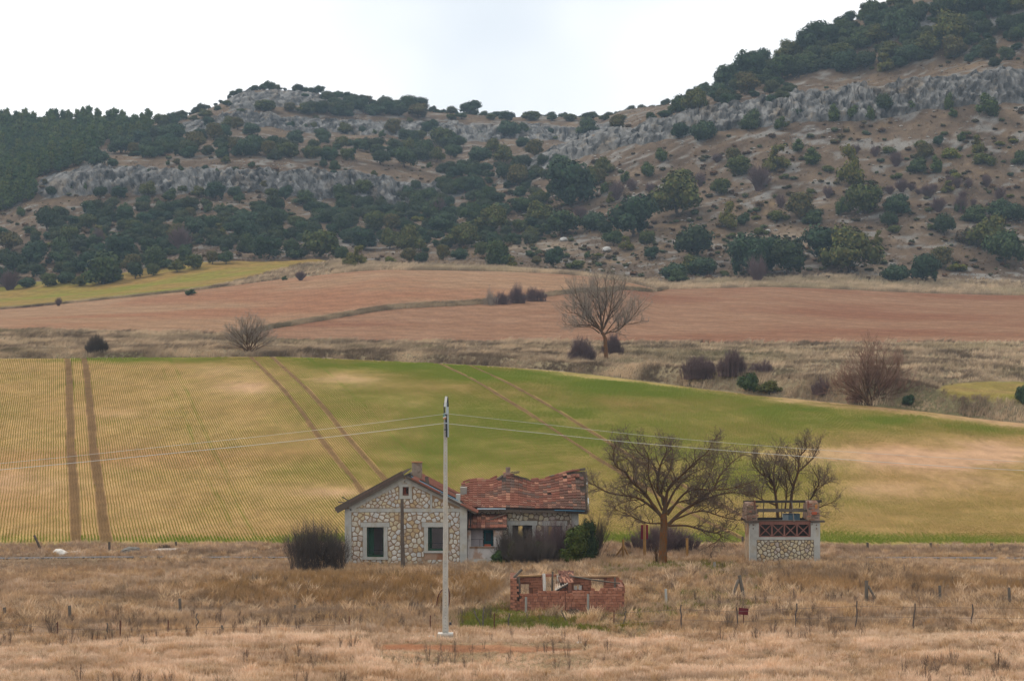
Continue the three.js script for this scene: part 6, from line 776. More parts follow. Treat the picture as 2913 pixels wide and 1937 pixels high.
// dense dark thickets
for (const [px, py, w, h, n, m, label, cat, d0] of [
  [275, 1004, 64, 50, 240, M.darkTwig, 'small round dark thicket in the left grass bank', 'shrub'], [1655, 1032, 80, 66, 300, M.purpleTwig, 'dark purple thicket left of the lone orange-trunked tree', 'shrub'], [1742, 1015, 60, 60, 200, M.purpleTwig, 'purple thicket just behind the lone orange-trunked tree', 'shrub'], [1992, 1078, 110, 72, 380, M.purpleTwig, 'wide purple thicket in the bank, left part', 'shrub'], [2082, 1070, 84, 80, 260, M.purpleTwig, 'taller purple thicket adjoining the wide one in the bank', 'shrub'], [2165, 1066, 80, 40, 160, M.purpleTwig, 'low purple thicket behind the small evergreen pair', 'shrub'], [2340, 1122, 66, 44, 140, M.purpleTwig, 'low purple thicket left of the willow', 'shrub'], [2440, 1145, 60, 40, 120, M.redTwig, 'reddish thicket at the foot of the willow', 'shrub'],
  [1425, 866, 60, 40, 140, M.purpleTwig, 'left thicket of the row on the baulk between the red fields', 'shrub'], [1470, 862, 50, 50, 160, M.purpleTwig, 'middle thicket of the row on the baulk between the red fields', 'shrub'], [1522, 856, 66, 46, 180, M.purpleTwig, 'right thicket of the row on the baulk between the red fields', 'shrub'], [1395, 868, 40, 46, 50, M.paleTwig, 'thin pale shrub at the left end of the baulk thickets', 'shrub']]) { const p = hit(px, py), U = -p.z / F; const R = rng(Math.round(px)), gs = []; for (let k = 0; k < 5; k++) { const s = 0.45 + 0.35 * R(), g = twigs(3040 + Math.round(px) + k, w * U * s, h * U * (1.12 - 1.7 * (k / 4 - 0.5) ** 2) * (0.75 + 0.35 * R()), Math.round(n * 0.26), 0.026, 8, 0.8, 0.8); g.translate((k / 4 - 0.5) * w * U * (1 - s * 0.8), 0, (R() - 0.5) * w * U * 0.4); gs.push(g); } plant('thicket', label, cat, mergeGeometries(gs), m, p, 1, 1, 1, 0); }
// small evergreens in the bank
for (const [px, py, w, h, v, label] of [[2132, 1120, 62, 68, 0, 'small round evergreen oak with forked trunk at the field edge'], [2190, 1122, 68, 44, 3, 'low evergreen oak beside the forked one at the field edge'], [2585, 1156, 40, 36, 2, 'tiny dark evergreen bush right of the willow'], [2912, 1148, 44, 68, 4, 'dark evergreen tree cut by the right picture edge beside the small field']]) { const p = hit(px, py), U = -p.z / F, t = thing('evergreen_oak', label, 'tree', p); for (const [nn, g, m] of [['trunk', OAK[v].trunk, M.oakBark], ['crown', OAK[v].crown, LEAF]]) { const me = shadows(new THREE.Mesh(g, m)); me.name = nn; me.scale.set(w * U, h * U * 1.15, w * U); t.add(me); } }
// shrubs around the house
function nearShrub(name, px, d, w, h, n, m, label, seed, r = 0.012, sub = 9, spread = 0.5) { const p = onGround(px, d), U = d / F; const R = rng(seed), gs = []; const kk = n > 200 ? 6 : n > 100 ? 3 : 1; for (let k = 0; k < kk; k++) { const s = kk === 1 ? 1 : 0.4 + 0.3 * R(), x = kk === 1 ? 0 : (k / (kk - 1) - 0.5) * (1 - s * 0.7), g = twigs(seed * 7 + k, w * U * s, h * U * (kk === 1 ? 1 : (1.12 - 3.0 * x * x) * (0.85 + 0.2 * R())), Math.round(n * 1.25 / kk), r, sub, spread * 0.7, 0.8); g.translate(x * w * U, 0, kk === 1 ? 0 : (R() - 0.5) * w * U * 0.35); gs.push(g); } plant(name, label, 'shrub', gs.length > 1 ? mergeGeometries(gs) : gs[0], m, p, 1, 1, 1, 0); }
nearShrub('thorn_bush', 900, 107.5, 185, 140, 420, M.darkTwig, 'dense dark rounded thorn bush left of the house gable', 3101, 0.0095, 9, 0.6);
nearShrub('hedge_shrub', 1888, 121.2, 205, 78, 520, M.purpleTwig, 'long low purple-brown shrub behind the big tree', 3102, 0.013, 8, 0.8);
nearShrub('dead_shrub', 1480, 110.0, 140, 112, 300, M.darkTwig, 'dark leafless shrub before the wing doorway', 3103, 0.009, 12); nearShrub('dead_shrub', 1565, 109.6, 140, 132, 220, M.purpleTwig, 'taller leafless purplish shrub before the wing window', 3104, 0.009, 12); nearShrub('dead_shrub', 1520, 109.0, 170, 84, 260, M.darkTwig, 'low tangled leafless shrub at the foot of the wing', 3105, 0.009, 12); nearShrub('dead_shrub', 1610, 110.3, 90, 130, 80, M.purpleTwig, 'upright leafless shrub at the right corner of the wing', 3106, 0.011);
nearShrub('dead_shrub', 1690, 114.5, 110, 130, 60, M.twig, 'sparse brown shrub behind the right corner of the house', 3107, 0.016); nearShrub('dead_shrub', 466, 121.5, 50, 24, 90, M.twig, 'little tangled shrub on the far bank behind the pale slab', 3108, 0.012, 6); nearShrub('dead_shrub', 1630, 90.6, 40, 26, 60, M.twig, 'small dead shrub against the foot of the ruin', 3109); nearShrub('dead_shrub', 1738, 115.5, 40, 20, 50, M.twig, 'low brown shrub left of the fresh timber brace', 3110, 0.009); nearShrub('dead_shrub', 1868, 108.6, 30, 70, 16, M.bark2, 'few thin suckers beside the big trunk', 3111, 0.014, 3);
{ const R = rng(3120); const ev = (px, d, w, h, c, label, seed, n = 2600) => { const U = d / F, p = onGround(px, d), L = []; for (let k = 0; k < 13; k++) { const e = R(), q = R() * 6.28, rr = 0.34 * (1 - e * 0.5) * Math.sqrt(R()); L.push([Math.cos(q) * rr, 0.12 + e * 0.72, Math.sin(q) * rr, 0.13 + 0.1 * R(), 0.12 + 0.12 * R()]); } plant('juniper_bush', label, 'bush', crown(seed, L, n, 0.05, c, 0.82), LEAF, p, w * U, h * U, w * U * 0.8, 0); };
  ev(1645, 108.8, 120, 112, [0.062, 0.078, 0.014], 'dense bright green juniper at the right corner of the house', 3121, 3600); ev(1672, 109.6, 70, 130, [0.034, 0.05, 0.016], 'darker taller juniper behind the bright green one by the house', 3122); ev(1415, 109.2, 50, 44, [0.05, 0.08, 0.02], 'small green juniper below the porch', 3123, 1400); ev(1520, 109.3, 70, 70, [0.06, 0.072, 0.02], 'dull green juniper among the leafless shrubs of the wing', 3124, 1800); ev(1455, 109.6, 50, 70, [0.075, 0.07, 0.022], 'olive juniper left among the leafless shrubs of the wing', 3125, 1200); }

// ------------------------------------------------------------------ fences, signs, stones
const r4 = (x, y) => [x / 2.358, 1480 + y / 2.358], r5 = (x, y) => [1900 + x / 2.3277, 1480 + y / 2.3277];
function stick(name, m, label, px, yt, d, r, o = {}) {              // an upright set in the ground; o.pts bends it, o.lean moves its foot sideways in pixels
  const g = onGround(px + (o.lean || 0), d), t = at(px, yt, d), R = rng(Math.round(px * 7 + yt)), pts = [V(g.x, g.y - 0.2, g.z), g.clone()];
  if (o.bend) for (let k = 1; k < 5; k++) pts.push(g.clone().lerp(t, k / 5).add(V((R() - 0.5) * o.bend, 0, (R() - 0.5) * o.bend))); pts.push(t);
  return single(name, new Tubes().cap(pts, pts.map((_, i) => r * (1 - 0.15 * i / pts.length)), o.sides || 7).geo(), m, label, 'post', g, o.group);
}
{
  let i = 0; const ord = ['leftmost', 'second', 'third', 'fourth', 'fifth', 'sixth', 'seventh', 'eighth', 'ninth'];
  // thick wooden posts
  const TP = [[r4(25, 585), 'thick grey wooden post at the left picture edge'], [r4(462, 572), 'thick grey wooden post, second from the left edge'], [r4(1203, 525), 'lone short wooden post in the left meadow below the field'], [r5(1803, 432), 'grey wooden post between the braced post and the right edge'], [r5(2263, 445), 'grey wooden post with orange top nearest the right edge']];
  TP.forEach(([[px, py], label], k) => stick('wooden_post', M.greyWood, label, px, py, [88.6, 88.6, 94.3, 96, 95.4][k], 0.08, { lean: 2 }));
  stick('wooden_post', M.greyWood, 'pale short post in the dry bank left of the timber post', ...r4(1978, 568), 92, 0.05);
  // braced posts
  { const [px, py] = r5(475, 365), d = 97.2, g = onGround(px + 8, d), t = thing('braced_post', 'old grey post leaning together with its brace like a letter A', 'post', g), top = at(px, py, d), f1 = onGround(px + 17, d), f2 = onGround(px - 27, d - 0.4); part(t, 'post', new Tubes().cap([V(f1.x, f1.y - 0.2, f1.z), top], [0.1, 0.085], 7).geo(), M.greyWood); part(t, 'brace', new Tubes().cap([V(f2.x, f2.y - 0.1, f2.z), at(px - 2, py + 12, d)], [0.085, 0.07], 7).geo(), M.greyWood); }
  { const [px, py] = r5(1318, 400), d = 95.6, g = onGround(px, d), t = thing('braced_post', 'old grey post with a diagonal brace on its right', 'post', g), f2 = onGround(px + 36, d - 0.3); part(t, 'post', new Tubes().cap([V(g.x, g.y - 0.2, g.z), at(px, py, d)], [0.1, 0.09], 7).geo(), M.greyWood); part(t, 'brace', new Tubes().cap([V(f2.x, f2.y - 0.1, f2.z), at(px + 5, py + 14, d)], [0.065, 0.055], 6).geo(), M.greyWood); }
  { const [px, py] = c2(363, 985), d = 116.5, g = onGround(px, d), t = thing('braced_post', 'fresh yellow timber post with two slanting braces left of the big tree', 'post', g); part(t, 'post', new Tubes().cap([V(g.x, g.y - 0.2, g.z), at(px, py, d)], [0.075, 0.07], 7).geo(), M.freshWood); for (const s of [-1, 1]) { const f = onGround(px + (s < 0 ? -31 : 21), d + 0.2); part(t, 'brace', new Tubes().cap([V(f.x, f.y - 0.1, f.z), at(px + s * 2, py + (s < 0 ? 22 : 19), d)], [0.055, 0.05], 6).geo(), M.freshWood); } }
  // rusty steel stakes of the near fence
  const RS_ = [[r4(383, 680), 83.9], [r4(805, 672), 83.9], [r4(1126, 670), 83.9], [r4(1743, 668), 84.6], [r4(2342, 645), 84.6], [c1(880, 1460), 84.6], [c1(1448, 1440), 84.2], [[1380 + 1805 / 4.9125, 1580 + 770 / 4.9125], 87]], rl = ['rusty steel stake beside a leaning stick at the far left', 'rusty steel stake, next right of the leaning stick', 'rusty steel stake left of the crooked branch post', 'rusty steel stake between the crooked branch and the thorn bush below', 'rusty steel stake below the left half of the gable', 'rusty steel stake just left of the power pole foot', 'rusty steel stake just right of the power pole foot', 'rusty steel stake before the right end of the ruin'];
  RS_.forEach(([[px, py], d], k) => { if (k === 5) return; stick('steel_stake', M.rust, rl[k], px, py, d, 0.026, { sides: 4, lean: -1 }); });
  stick('steel_stake', M.rust, rl[5], ...RS_[5][0], 84.6, 0.026, { sides: 4 });
  // crooked branch posts
  const BP = [[r4(715, 690), 'thin pale stick in the left fence'], [r4(1320, 625), 'crooked branch post in the left fence'], [r4(1488, 705), 'short broken grey stake right of the crooked branch'], [c1(1575, 1440), 'thin stick post right of the power pole, before the ruin'], [r5(90, 560), 'first stick post right of the ruin'], [r5(455, 575), 'stick post right beside the maroon sign'], [r5(855, 550), 'stick post second right from the maroon sign'], [r5(1255, 535), 'leaning stick post below the braced post'], [r5(1640, 550), 'curved stick post, second from the right edge'], [r5(2020, 555), 'stick post nearest the right edge']];
  BP.forEach(([[px, py], label], k) => stick('stick_post', k < 3 ? M.greyWood : M.darkTwig, label, px, py, k < 3 ? 84.2 : k === 3 ? 85 : 86.2, k === 2 ? 0.06 : 0.035, { bend: k === 1 ? 0.22 : 0.08, lean: [0, -2, 0, -3, 0, 2, -4, -5, -5, -2][k], sides: 6 }));
  stick('stick_post', M.greyWood, 'slanting stick right behind the power pole foot', ...c1(1270, 1420), 85.6, 0.03, { lean: 22, bend: 0.05 }); stick('stick_post', M.greyWood, 'upright forked stick right behind the power pole foot', ...c1(1350, 1390), 85.6, 0.04, { bend: 0.06 }); stick('stick_post', M.greyWood, 'thin stick leaning before the middle of the ruin', 1380 + 1065 / 4.9125, 1580 + 765 / 4.9125, 86.8, 0.025, { lean: 20, bend: 0.06 }); stick('stick_post', M.darkTwig, 'bent stick right of the ruin corner', 1380 + 1970 / 4.9125, 1580 + 775 / 4.9125, 87, 0.03, { lean: -5, bend: 0.1 }); stick('stick_post', M.wood, 'slanted stick against the leftmost rusty stake', ...r4(378, 690), 85.4, 0.05, { lean: -6 });
  stick('concrete_post', M.concrete, 'pale concrete post in the grass right of the ruin', ...c2(720, 1400), 95, 0.075, { sides: 4, lean: 2 }); stick('concrete_post', M.greyBase, 'short concrete stub between the big tree and the shed', ...c2(1130, 1175), 106.5, 0.09, { sides: 4 });
  { const pts = [[935, 1400], [945, 1310], [985, 1235], [1030, 1210], [1048, 1260], [1035, 1400]].map(([x, y]) => at(...c1(x, y), 97)); pts[0].y = pts[5].y = onGround(c1(985, 0)[0], 97).y - 0.1; single('rusty_hoop', new Tubes().add(smoothPts(pts, 5), smoothPts(pts, 5).map(() => 0.028), 6).geo(), M.rust, 'rusty bent hoop standing behind the power pole', 'hoop', V(pts[0].x, pts[0].y, pts[0].z)); }
  // far fence along the field edge
  [[r4(225, 100), 21, 'far post leaning to the left at the field edge'], [r4(730, 145), 0, 'far post between the pale slabs at the field edge'], [r4(1177, 145), 0, 'far post behind the little tangled shrub'], [r4(1596, 148), 0, 'far post left of the thorn bush'], [c2(1367, 960), 0, 'far post just left of the shed'], [r5(1325, 147), 0, 'first far post right of the shed'], [r5(1744, 150), 0, 'second far post right of the shed'], [r5(2147, 153), 0, 'third far post right of the shed']].forEach(([[px, py], lean, label]) => stick('field_post', M.wood, label, px, py, 122.5, 0.085, { lean }));
  stick('field_post', M.freshWood, 'fresh yellow timber post right of the big tree', ...c2(900, 975), 116.3, 0.085); stick('field_post', M.darkWood, 'dark post at the left corner of the house', ...r4(2285, 205), 108.5, 0.07);
  // signs
  { const [px, py] = c2(543, 850), d = 116.2, g = onGround(px, d), t = thing('trail_sign', 'tall maroon board on a yellow timber post left of the big tree', 'sign', g); part(t, 'post', new Tubes().cap([V(g.x, g.y - 0.2, g.z), at(px, py, d)], [0.095, 0.09], 8).geo(), M.freshWood); const a = at(...c2(515, 985), d), b = at(...c2(573, 865), d); part(t, 'board', box(a.x, b.x, a.y, b.y, g.z - 0.16, g.z - 0.1), M.maroon); }
  { const [px, py] = r5(502, 600), d = 87, g = onGround(px, d), t = thing('small_sign', 'small tilted rusty maroon sign plate on a thin post by the fence', 'sign', g); part(t, 'post', new Tubes().cap([V(g.x, g.y - 0.2, g.z), at(px, py, d)], [0.025, 0.022], 5).geo(), M.rust); const U = d / F, b = new THREE.BoxGeometry(27 * U, 19 * U, 0.02); b.rotateZ(-0.1); const c = at(px, py + 1, d); b.translate(c.x, c.y, c.z + 0.04); part(t, 'plate', boxUV(b, 1), M.signRust); }
  // wires of the near fence
  const wp = [[0, 1770], ...[r4(383, 730), r4(805, 735), r4(1126, 735), r4(1320, 720), r4(1743, 715), r4(2342, 700)]].map(([a, b]) => at(a, b, 84.2)), wq = wp.map(p => p.clone().add(V(0, -0.28, 0)));
  for (const [pts, label] of [[wp, 'upper thin wire of the left fence'], [wq, 'lower thin wire of the left fence']]) single('fence_wire', new Tubes().add(pts, pts.map(() => 0.006), 4).geo(), M.fenceWire, label, 'wire', pts[0].clone());
  const rp = [[1747, 1745], r5(90, 590), r5(455, 605), r5(855, 585), r5(1255, 570), r5(1640, 575), r5(2020, 580), [2980, 1730]].map(([a, b]) => at(a, b, 86.2)), rq = rp.map(p => p.clone().add(V(0, -0.45, 0)));
  for (const [pts, label] of [[rp, 'upper thin wire of the right fence'], [rq, 'lower thin wire of the right fence']]) single('fence_wire', new Tubes().add(pts, pts.map(() => 0.006), 4).geo(), M.fenceWire, label, 'wire', pts[0].clone());
}
{ // broken slabs and stones
  const slab = (name, px, py, d, w, h, dep, m, label, seed, tilt) => { const U = d / F, g = new THREE.IcosahedronGeometry(0.5, 3), p = g.attributes.position; for (let i = 0; i < p.count; i++) { const x = p.getX(i), y = p.getY(i), z = p.getZ(i), q = 0.7 + 0.3 * Math.round(3 * fbm(x * 3 + seed, y * 3 + z * 3, 2, seed)) / 3 + 0.35 * fbm(x * 5 + seed, y * 6 - z * 4, 3, seed); p.setXYZ(i, Math.sign(x) * Math.pow(Math.abs(x) * 2, 0.75) / 2 * q, Math.sign(y) * Math.pow(Math.abs(y) * 2, 0.7) / 2 * q, z * q); } g.scale(w * U, h * U, dep); g.rotateZ(tilt); const o = onGround(px, d); g.translate(o.x, o.y + h * U * 0.28, o.z); single(name, boxUV(g, 0.8), m, label, 'rock', o); };
  slab('broken_slab', 172, 0, 119.8, 40, 22, 0.9, M.slab, 'white broken slab next to the left leaning post', 3201, -0.35); slab('broken_slab', 212, 0, 120.2, 44, 16, 0.8, mat(0.52, 0.49, 0.45, T.rock), 'grey-white broken slab right of the white one', 3202, 0.1); slab('rock', 370, 0, 121.6, 52, 26, 1.1, mat(0.24, 0.22, 0.19, T.rock), 'dark grey rock on the far bank', 3203, 0.05); slab('broken_slab', 475, 0, 121.0, 100, 16, 0.7, M.slab, 'long flat white slab below the little tangled shrub', 3204, 0.03);
  slab('stone', 1330, 0, 82.3, 26, 7, 0.3, M.slab, 'small white flat stone right of the pole footing', 3205, 0); slab('stone', 1311, 0, 82.4, 12, 10, 0.2, M.rust, 'small reddish stone beside the pole footing', 3206, 0); slab('stone', 1226, 0, 82.2, 18, 6, 0.25, M.slab, 'small pale stone left of the pole footing', 3207, 0); slab('stone', 1650, 0, 80.8, 20, 7, 0.3, M.slab, 'pale lump at the right end of the red earth', 3208, 0);
}
// gravel track behind the house
{ const P = [], U = [], I = []; let k = 0; for (let px = -1480; px <= 4380; px += 14) for (const d of [117.3, 117.9, 118.5]) { const q = onGround(px, d + 0.15 * (vn(px / 60, d, 3300) - 0.5)); P.push(q.x, q.y + 0.05, q.z); U.push(q.x / 3, q.z / 3); } const n = P.length / 9; for (let i = 1; i < n; i++) for (let j = 0; j < 2; j++) { const a = (i - 1) * 3 + j, b = i * 3 + j; I.push(a, b, a + 1, b, b + 1, a + 1); } const g = new THREE.BufferGeometry(); g.setAttribute('position', new THREE.Float32BufferAttribute(P, 3)); g.setAttribute('uv', new THREE.Float32BufferAttribute(U, 2)); g.setIndex(I); g.computeVertexNormals(); structure('gravel_track', g, M.path, 'narrow grey gravel track passing behind the house', 'track'); }

// ------------------------------------------------------------------ grass and crop, past counting
function tuftGeo(seed, blades, r, h, lean, w, segs = 2) { const R = rng(seed), P = [], I = []; for (let k = 0; k < blades; k++) { const a = R() * 6.28, q = Math.sqrt(R()) * r, bx = Math.cos(a) * q, bz = Math.sin(a) * q, H = h * (0.5 + 0.6 * R()), la = R() * 6.28, l = lean * H * (0.3 + R()), dx = Math.cos(la) * l + lean * 0.35 * H, dz = Math.sin(la) * l, wa = R() * 3.14, wx = Math.cos(wa) * w, wz = Math.sin(wa) * w, b = P.length / 3; P.push(bx - wx, -0.04, bz - wz, bx + wx, -0.04, bz + wz, bx + dx * 0.4 - wx * 0.8, H * 0.6, bz + dz * 0.4 - wz * 0.8, bx + dx * 0.4 + wx * 0.8, H * 0.6, bz + dz * 0.4 + wz * 0.8, bx + dx, H, bz + dz); I.push(b, b + 1, b + 2, b + 1, b + 3, b + 2, b + 2, b + 3, b + 4); } const g = new THREE.BufferGeometry(); g.setAttribute('position', new THREE.Float32BufferAttribute(P, 3)); g.setIndex(I); g.computeVertexNormals(); return g; }
const grassMat = new THREE.MeshPhysicalMaterial({ specularIntensity: 0.15, color: 0xffffff, roughness: 0.9, side: THREE.DoubleSide });
function field(name, geo, list, label, category) { const im = new THREE.InstancedMesh(geo, grassMat, list.length), m = new THREE.Matrix4(), q = new THREE.Quaternion(), e = new THREE.Euler(), c = new THREE.Color(); list.forEach((g, i) => { q.setFromEuler(e.set(0, g[4], 0)); m.compose(V(g[0], g[1], g[2]), q, V(g[3], g[3] * (g[8] || 1), g[3])); im.setMatrixAt(i, m); im.setColorAt(i, c.setRGB(g[5], g[6], g[7])); }); shadows(im); im.name = name; im.userData = { kind: 'stuff', label, category }; scene.add(im); console.log(name, list.length); }
{
  const R = rng(3400), short = [], tall = [], green = [];
  const foot = [[hX(110, 110) - 0.1, hX(2195, 112) + 0.1, 109.85, 119.2], [12.9, 17.3, 108.9, 111.6], [-0.1, 5.45, 91.25, 94.5], [-3.4, -2.3, 81.2, 83]];
  for (let d = 56; d < 124.4; ) {
    d += 0.13; const half = (1456.5 + 190) / F * d, n = Math.round(half * 2 * 0.13 * (d < 84 ? 46 : 40));
    for (let k = 0; k < n; k++) {
      const X = (R() * 2 - 1) * half, z = d + (R() - 0.5) * 0.14; if (foot.some(f => X > f[0] && X < f[1] && z > f[2] && z < f[3])) continue; if (z > 117.2 && z < 118.65 && R() < 0.97) continue;
      const px = pxOf(X, z), y = Hpx(px, z), py = CY + (CAM - y) * F / z, e = earthAt(px, py, X, z); if (R() < e) continue;
      const gr = greenAt(px, py, X, z), p1 = fbm(X / 5, z / 2.2, 3, 3401), p2 = fbm(X / 1.6, z / 0.9, 3, 3402), p3 = vn(X / 0.5, z / 0.4, 3403);
      if (R() < gr * 0.92 - 0.22 * clamp(p2 * 2.2 - 0.7)) { const k2 = 0.7 + 0.6 * R(); green.push([X, y, -z, 0.7 + 0.6 * R(), R() * 6.28, 0.15 * k2 + 0.14 * R() * p1, 0.175 * k2, 0.032 * k2]); continue; }
      // tall tawny grass on the bank and along the fence, short bleached grass in front
      const streak = fbm(X / 9, z / 1.1, 3, 3405), bank = step(99.5, 101.5, z) * (1 - step(105.5, 108, z)) * (step(420, 700, px) * (1 - step(1400, 1460, px)) + step(2120, 2300, px) * 0.9), fence = step(84.6, 86, z) * (1 - step(91, 95, z)) * 0.8, far = step(119, 120.5, z) * (1 - step(123.6, 124.4, z)), mid = step(93, 96, z) * 0.5;
      const tl = clamp(bank * 1.0 + fence * 0.45 + far * 0.7 + mid * 0.5 + (p1 - 0.5) * 1.1);
      if (z > 82.5 && R() < tl * 0.8) { const tone = clamp(0.25 + 1.3 * (p2 - 0.5) + 0.5 * (R() - 0.4)), orange = clamp(bank * 0.9 + (p1 - 0.5) * 2.4); let c = cmix([0.36, 0.232, 0.135], [0.72, 0.50, 0.315], tone); c = cmix(c, [0.46, 0.265, 0.095], orange * 0.6); c = cmix(c, [0.36, 0.215, 0.085], bank * (px < 1500 ? 0.75 : 0.3)); if (far > 0.3) c = cmix(c, [0.40, 0.28, 0.21], 0.6); c = cmix(c, [0.20, 0.145, 0.105], clamp((streak - 0.5) * 3.2) * 0.75); tall.push([X, y, -z, (0.30 + 0.20 * bank * (1 - step(102.5, 104.5, z) * 0.9) - 0.12 * far + 0.28 * p2) * (0.75 + 0.5 * R()) * (1 - 0.5 * (px > 1300 && px < 1830 && z < 92 ? 1 : 0)) * (z > 112.5 && z < 117.4 ? 0.4 : 1), R() * 1.4 - 0.7, ...c]); }
      else { const tone = clamp(0.5 + 1.7 * (p2 - 0.5) + 0.5 * (p1 - 0.5) + 0.5 * (R() - 0.5)), near = 1 - step(80, 90, z); let c = cmix([0.42, 0.275, 0.165], [0.86, 0.63, 0.45], tone * (0.7 + 0.3 * near)); c = cmix(c, [0.60, 0.36, 0.16], clamp((p3 - 0.55) * 1.6) * 0.6); c = cmix(c, [0.30, 0.23, 0.17], (1 - near) * clamp(0.7 - p1) * 0.7); c = cmix(c, [0.26, 0.18, 0.115], clamp((streak - 0.52) * 3.4) * (0.75 - 0.35 * near)); c = cmix(c, [0.86, 0.68, 0.50], clamp((0.42 - streak) * 4) * 0.55); if (z > 84) { const gp = fbm(X / 7, z / 3.2, 3, 3406); c = cmix(c, [0.34, 0.25, 0.175], clamp((gp - 0.48) * 4) * 0.5); c = cmix(c, [0.64, 0.41, 0.18], clamp((0.48 - gp) * 4) * 0.55); c = c.map(v => v * 0.95); } short.push([X, y, -z, (0.45 + 0.7 * p2 * p2 + (p3 > 0.8 ? 0.45 : 0)) * (0.7 + 0.5 * R()) * (px > 1080 && px < 1680 && z > 75 && z < 80.5 ? 0.5 : px > 1300 && px < 1830 && z > 84.5 && z < 91.5 ? 0.55 : z > 112.5 && z < 117.4 ? 0.4 : 1), R() * 6.28, ...c]); }
    }
  }
  field('dry_grass', tuftGeo(3410, 15, 0.17, 0.34, 0.55, 0.011), short, 'short bleached dry grass covering the meadow', 'grass');
  field('tall_grass', tuftGeo(3411, 14, 0.16, 0.85, 0.32, 0.010), tall, 'tall tawny dry grass on the bank and fence line', 'grass');
  field('green_grass', tuftGeo(3412, 14, 0.16, 0.2, 0.5, 0.012), green, 'short fresh green grass in patches by the ruin and big tree', 'grass');

  // separate domed clumps that stand out of the meadow
  const clump = []; for (let k = 0; k < 9000; k++) { const d = mix(58, 124, Math.sqrt(R())), X = (R() * 2 - 1) * 1640 / F * d; if (foot.some(f => X > f[0] - 0.3 && X < f[1] + 0.3 && d > f[2] - 0.4 && d < f[3] + 0.3) || (d > 116.6 && d < 119)) continue; const px = pxOf(X, d), y = Hpx(px, d), py = CY + (CAM - y) * F / d; if (earthAt(px, py, X, d) > 0.1 || R() < greenAt(px, py, X, d) || (px > 1060 && px < 1700 && d > 74 && d < 82)) continue; const m = vn(X / 5, d / 2.4, 3480) + 0.35 * (R() - 0.5); if (m < 0.52) continue; const t = R(), tl = step(84, 88, d) * (1 - step(104, 108, d)); let c = cmix([0.46, 0.285, 0.135], [0.72, 0.52, 0.34], t); c = cmix(c, [0.27, 0.19, 0.12], R() < 0.35 ? 0.8 : 0); clump.push([X, y, -d, (0.45 + 0.55 * R()) * (0.8 + 0.5 * tl), R() * 6.28, ...c]); }
  field('grass_clumps', tuftGeo(3414, 60, 0.2, 0.5, 0.7, 0.011), clump, 'domed clumps of dry grass standing out of the meadow', 'grass');

  // dry weed stalks rising above the grass
  const weed = []; for (let k = 0; k < 1500; k++) { const d = mix(60, 106, R()), X = (R() * 2 - 1) * 1600 / F * d; if (foot.some(f => X > f[0] && X < f[1] && d > f[2] && d < f[3]) || vn(X / 6, d / 4, 3490) < 0.5) continue; const px = pxOf(X, d), k2 = 0.6 + 0.8 * R(); weed.push([X, Hpx(px, d), -d, 0.5 + 0.6 * R(), R() * 6.28, 0.15 * k2, 0.105 * k2, 0.075 * k2]); }
  { const wg = twigs(3495, 0.5, 0.75, 9, 0.007, 5, 0.4); field('weed_stalks', wg, weed, 'thin dark dry weed stalks among the meadow grass', 'weeds'); }

  // tussocks on the far bank, the baulk and the verge
  const tus = []; const add = (px, d, s, c) => { const q = onGround(px, d); tus.push([q.x, q.y, q.z, s, R() * 1.6 - 0.8, ...c]); };
  const straw = (X, d) => { const t = fbm(X / 4, d / 3, 3, 3420), u = fbm(X / 16, d / 9, 2, 3424); let c = cmix([0.17, 0.122, 0.08], [0.62, 0.47, 0.315], clamp(t * 2.4 - 0.72 + 0.3 * (R() - 0.5))); return cmix(c, [0.26, 0.24, 0.12], clamp(u * 2 - 1.05) * 0.7); };
  for (let k = 0; k < 52000; k++) { const px = mix(-180, 3090, R()), f0 = LV[cF].d(px) + 0.2, g0 = LV[cG].d(px) + 1, t = R() ** 1.25, d = mix(f0, g0, t), X = (px - CX) / F * d, py = showY(px, d); if (R() < smallField(px, py)) continue; const m = fbm(X / 3.5, d / 2.5, 2, 3430); add(px, d, (0.32 + 1.0 * m * m) * (0.7 + 0.6 * R()), straw(X, d)); }
  for (let k = 0; k < 5200; k++) { const px = mix(660, 1900, R()), d = dL(px) + (R() - 0.5) * 4.5; add(px, d, 0.5 + 0.6 * R(), cmix(straw((px - CX) / F * d, d), [0.2, 0.16, 0.09], 0.45)); }
  for (let k = 0; k < 3600; k++) { const px = mix(-150, 960, R()), d = mix(LV[cH].d(px) - 1, gA(px) + 1, R()); add(px, d, 0.4 + 0.5 * R() + 0.3 * step(500, 900, px), straw((px - CX) / F * d, d)); }
  for (let k = 0; k < 16000; k++) { const px = mix(940, 3080, R()), t = R() ** 1.3, d = mix(LV[cH].d(px) - 0.5, LV[cI].d(px) + 6, t); add(px, d, 0.5 + 0.9 * R(), cmix(straw((px - CX) / F * d, d), [0.62, 0.49, 0.33], 0.35)); }
  for (let k = 0; k < 26000; k++) { const px = mix(-100, 3020, R()), d = mix(LV[cI].d(px), LV[cS].d(px), R() ** 1.6), X = (px - CX) / F * d, m = fbm(X / 9, d / 9, 3, 3440); if (m < 0.42) continue; const c = cmix([0.16, 0.112, 0.078], [0.34, 0.24, 0.14], clamp((m - 0.42) * 3 + 0.3 * (R() - 0.5))); add(px, d, 0.45 + 0.5 * R(), c); }
  field('tussock_grass', tuftGeo(3413, 14, 0.34, 0.85, 0.45, 0.028), tus, 'dry tussock grass of the far banks, baulks and hill slopes', 'grass');

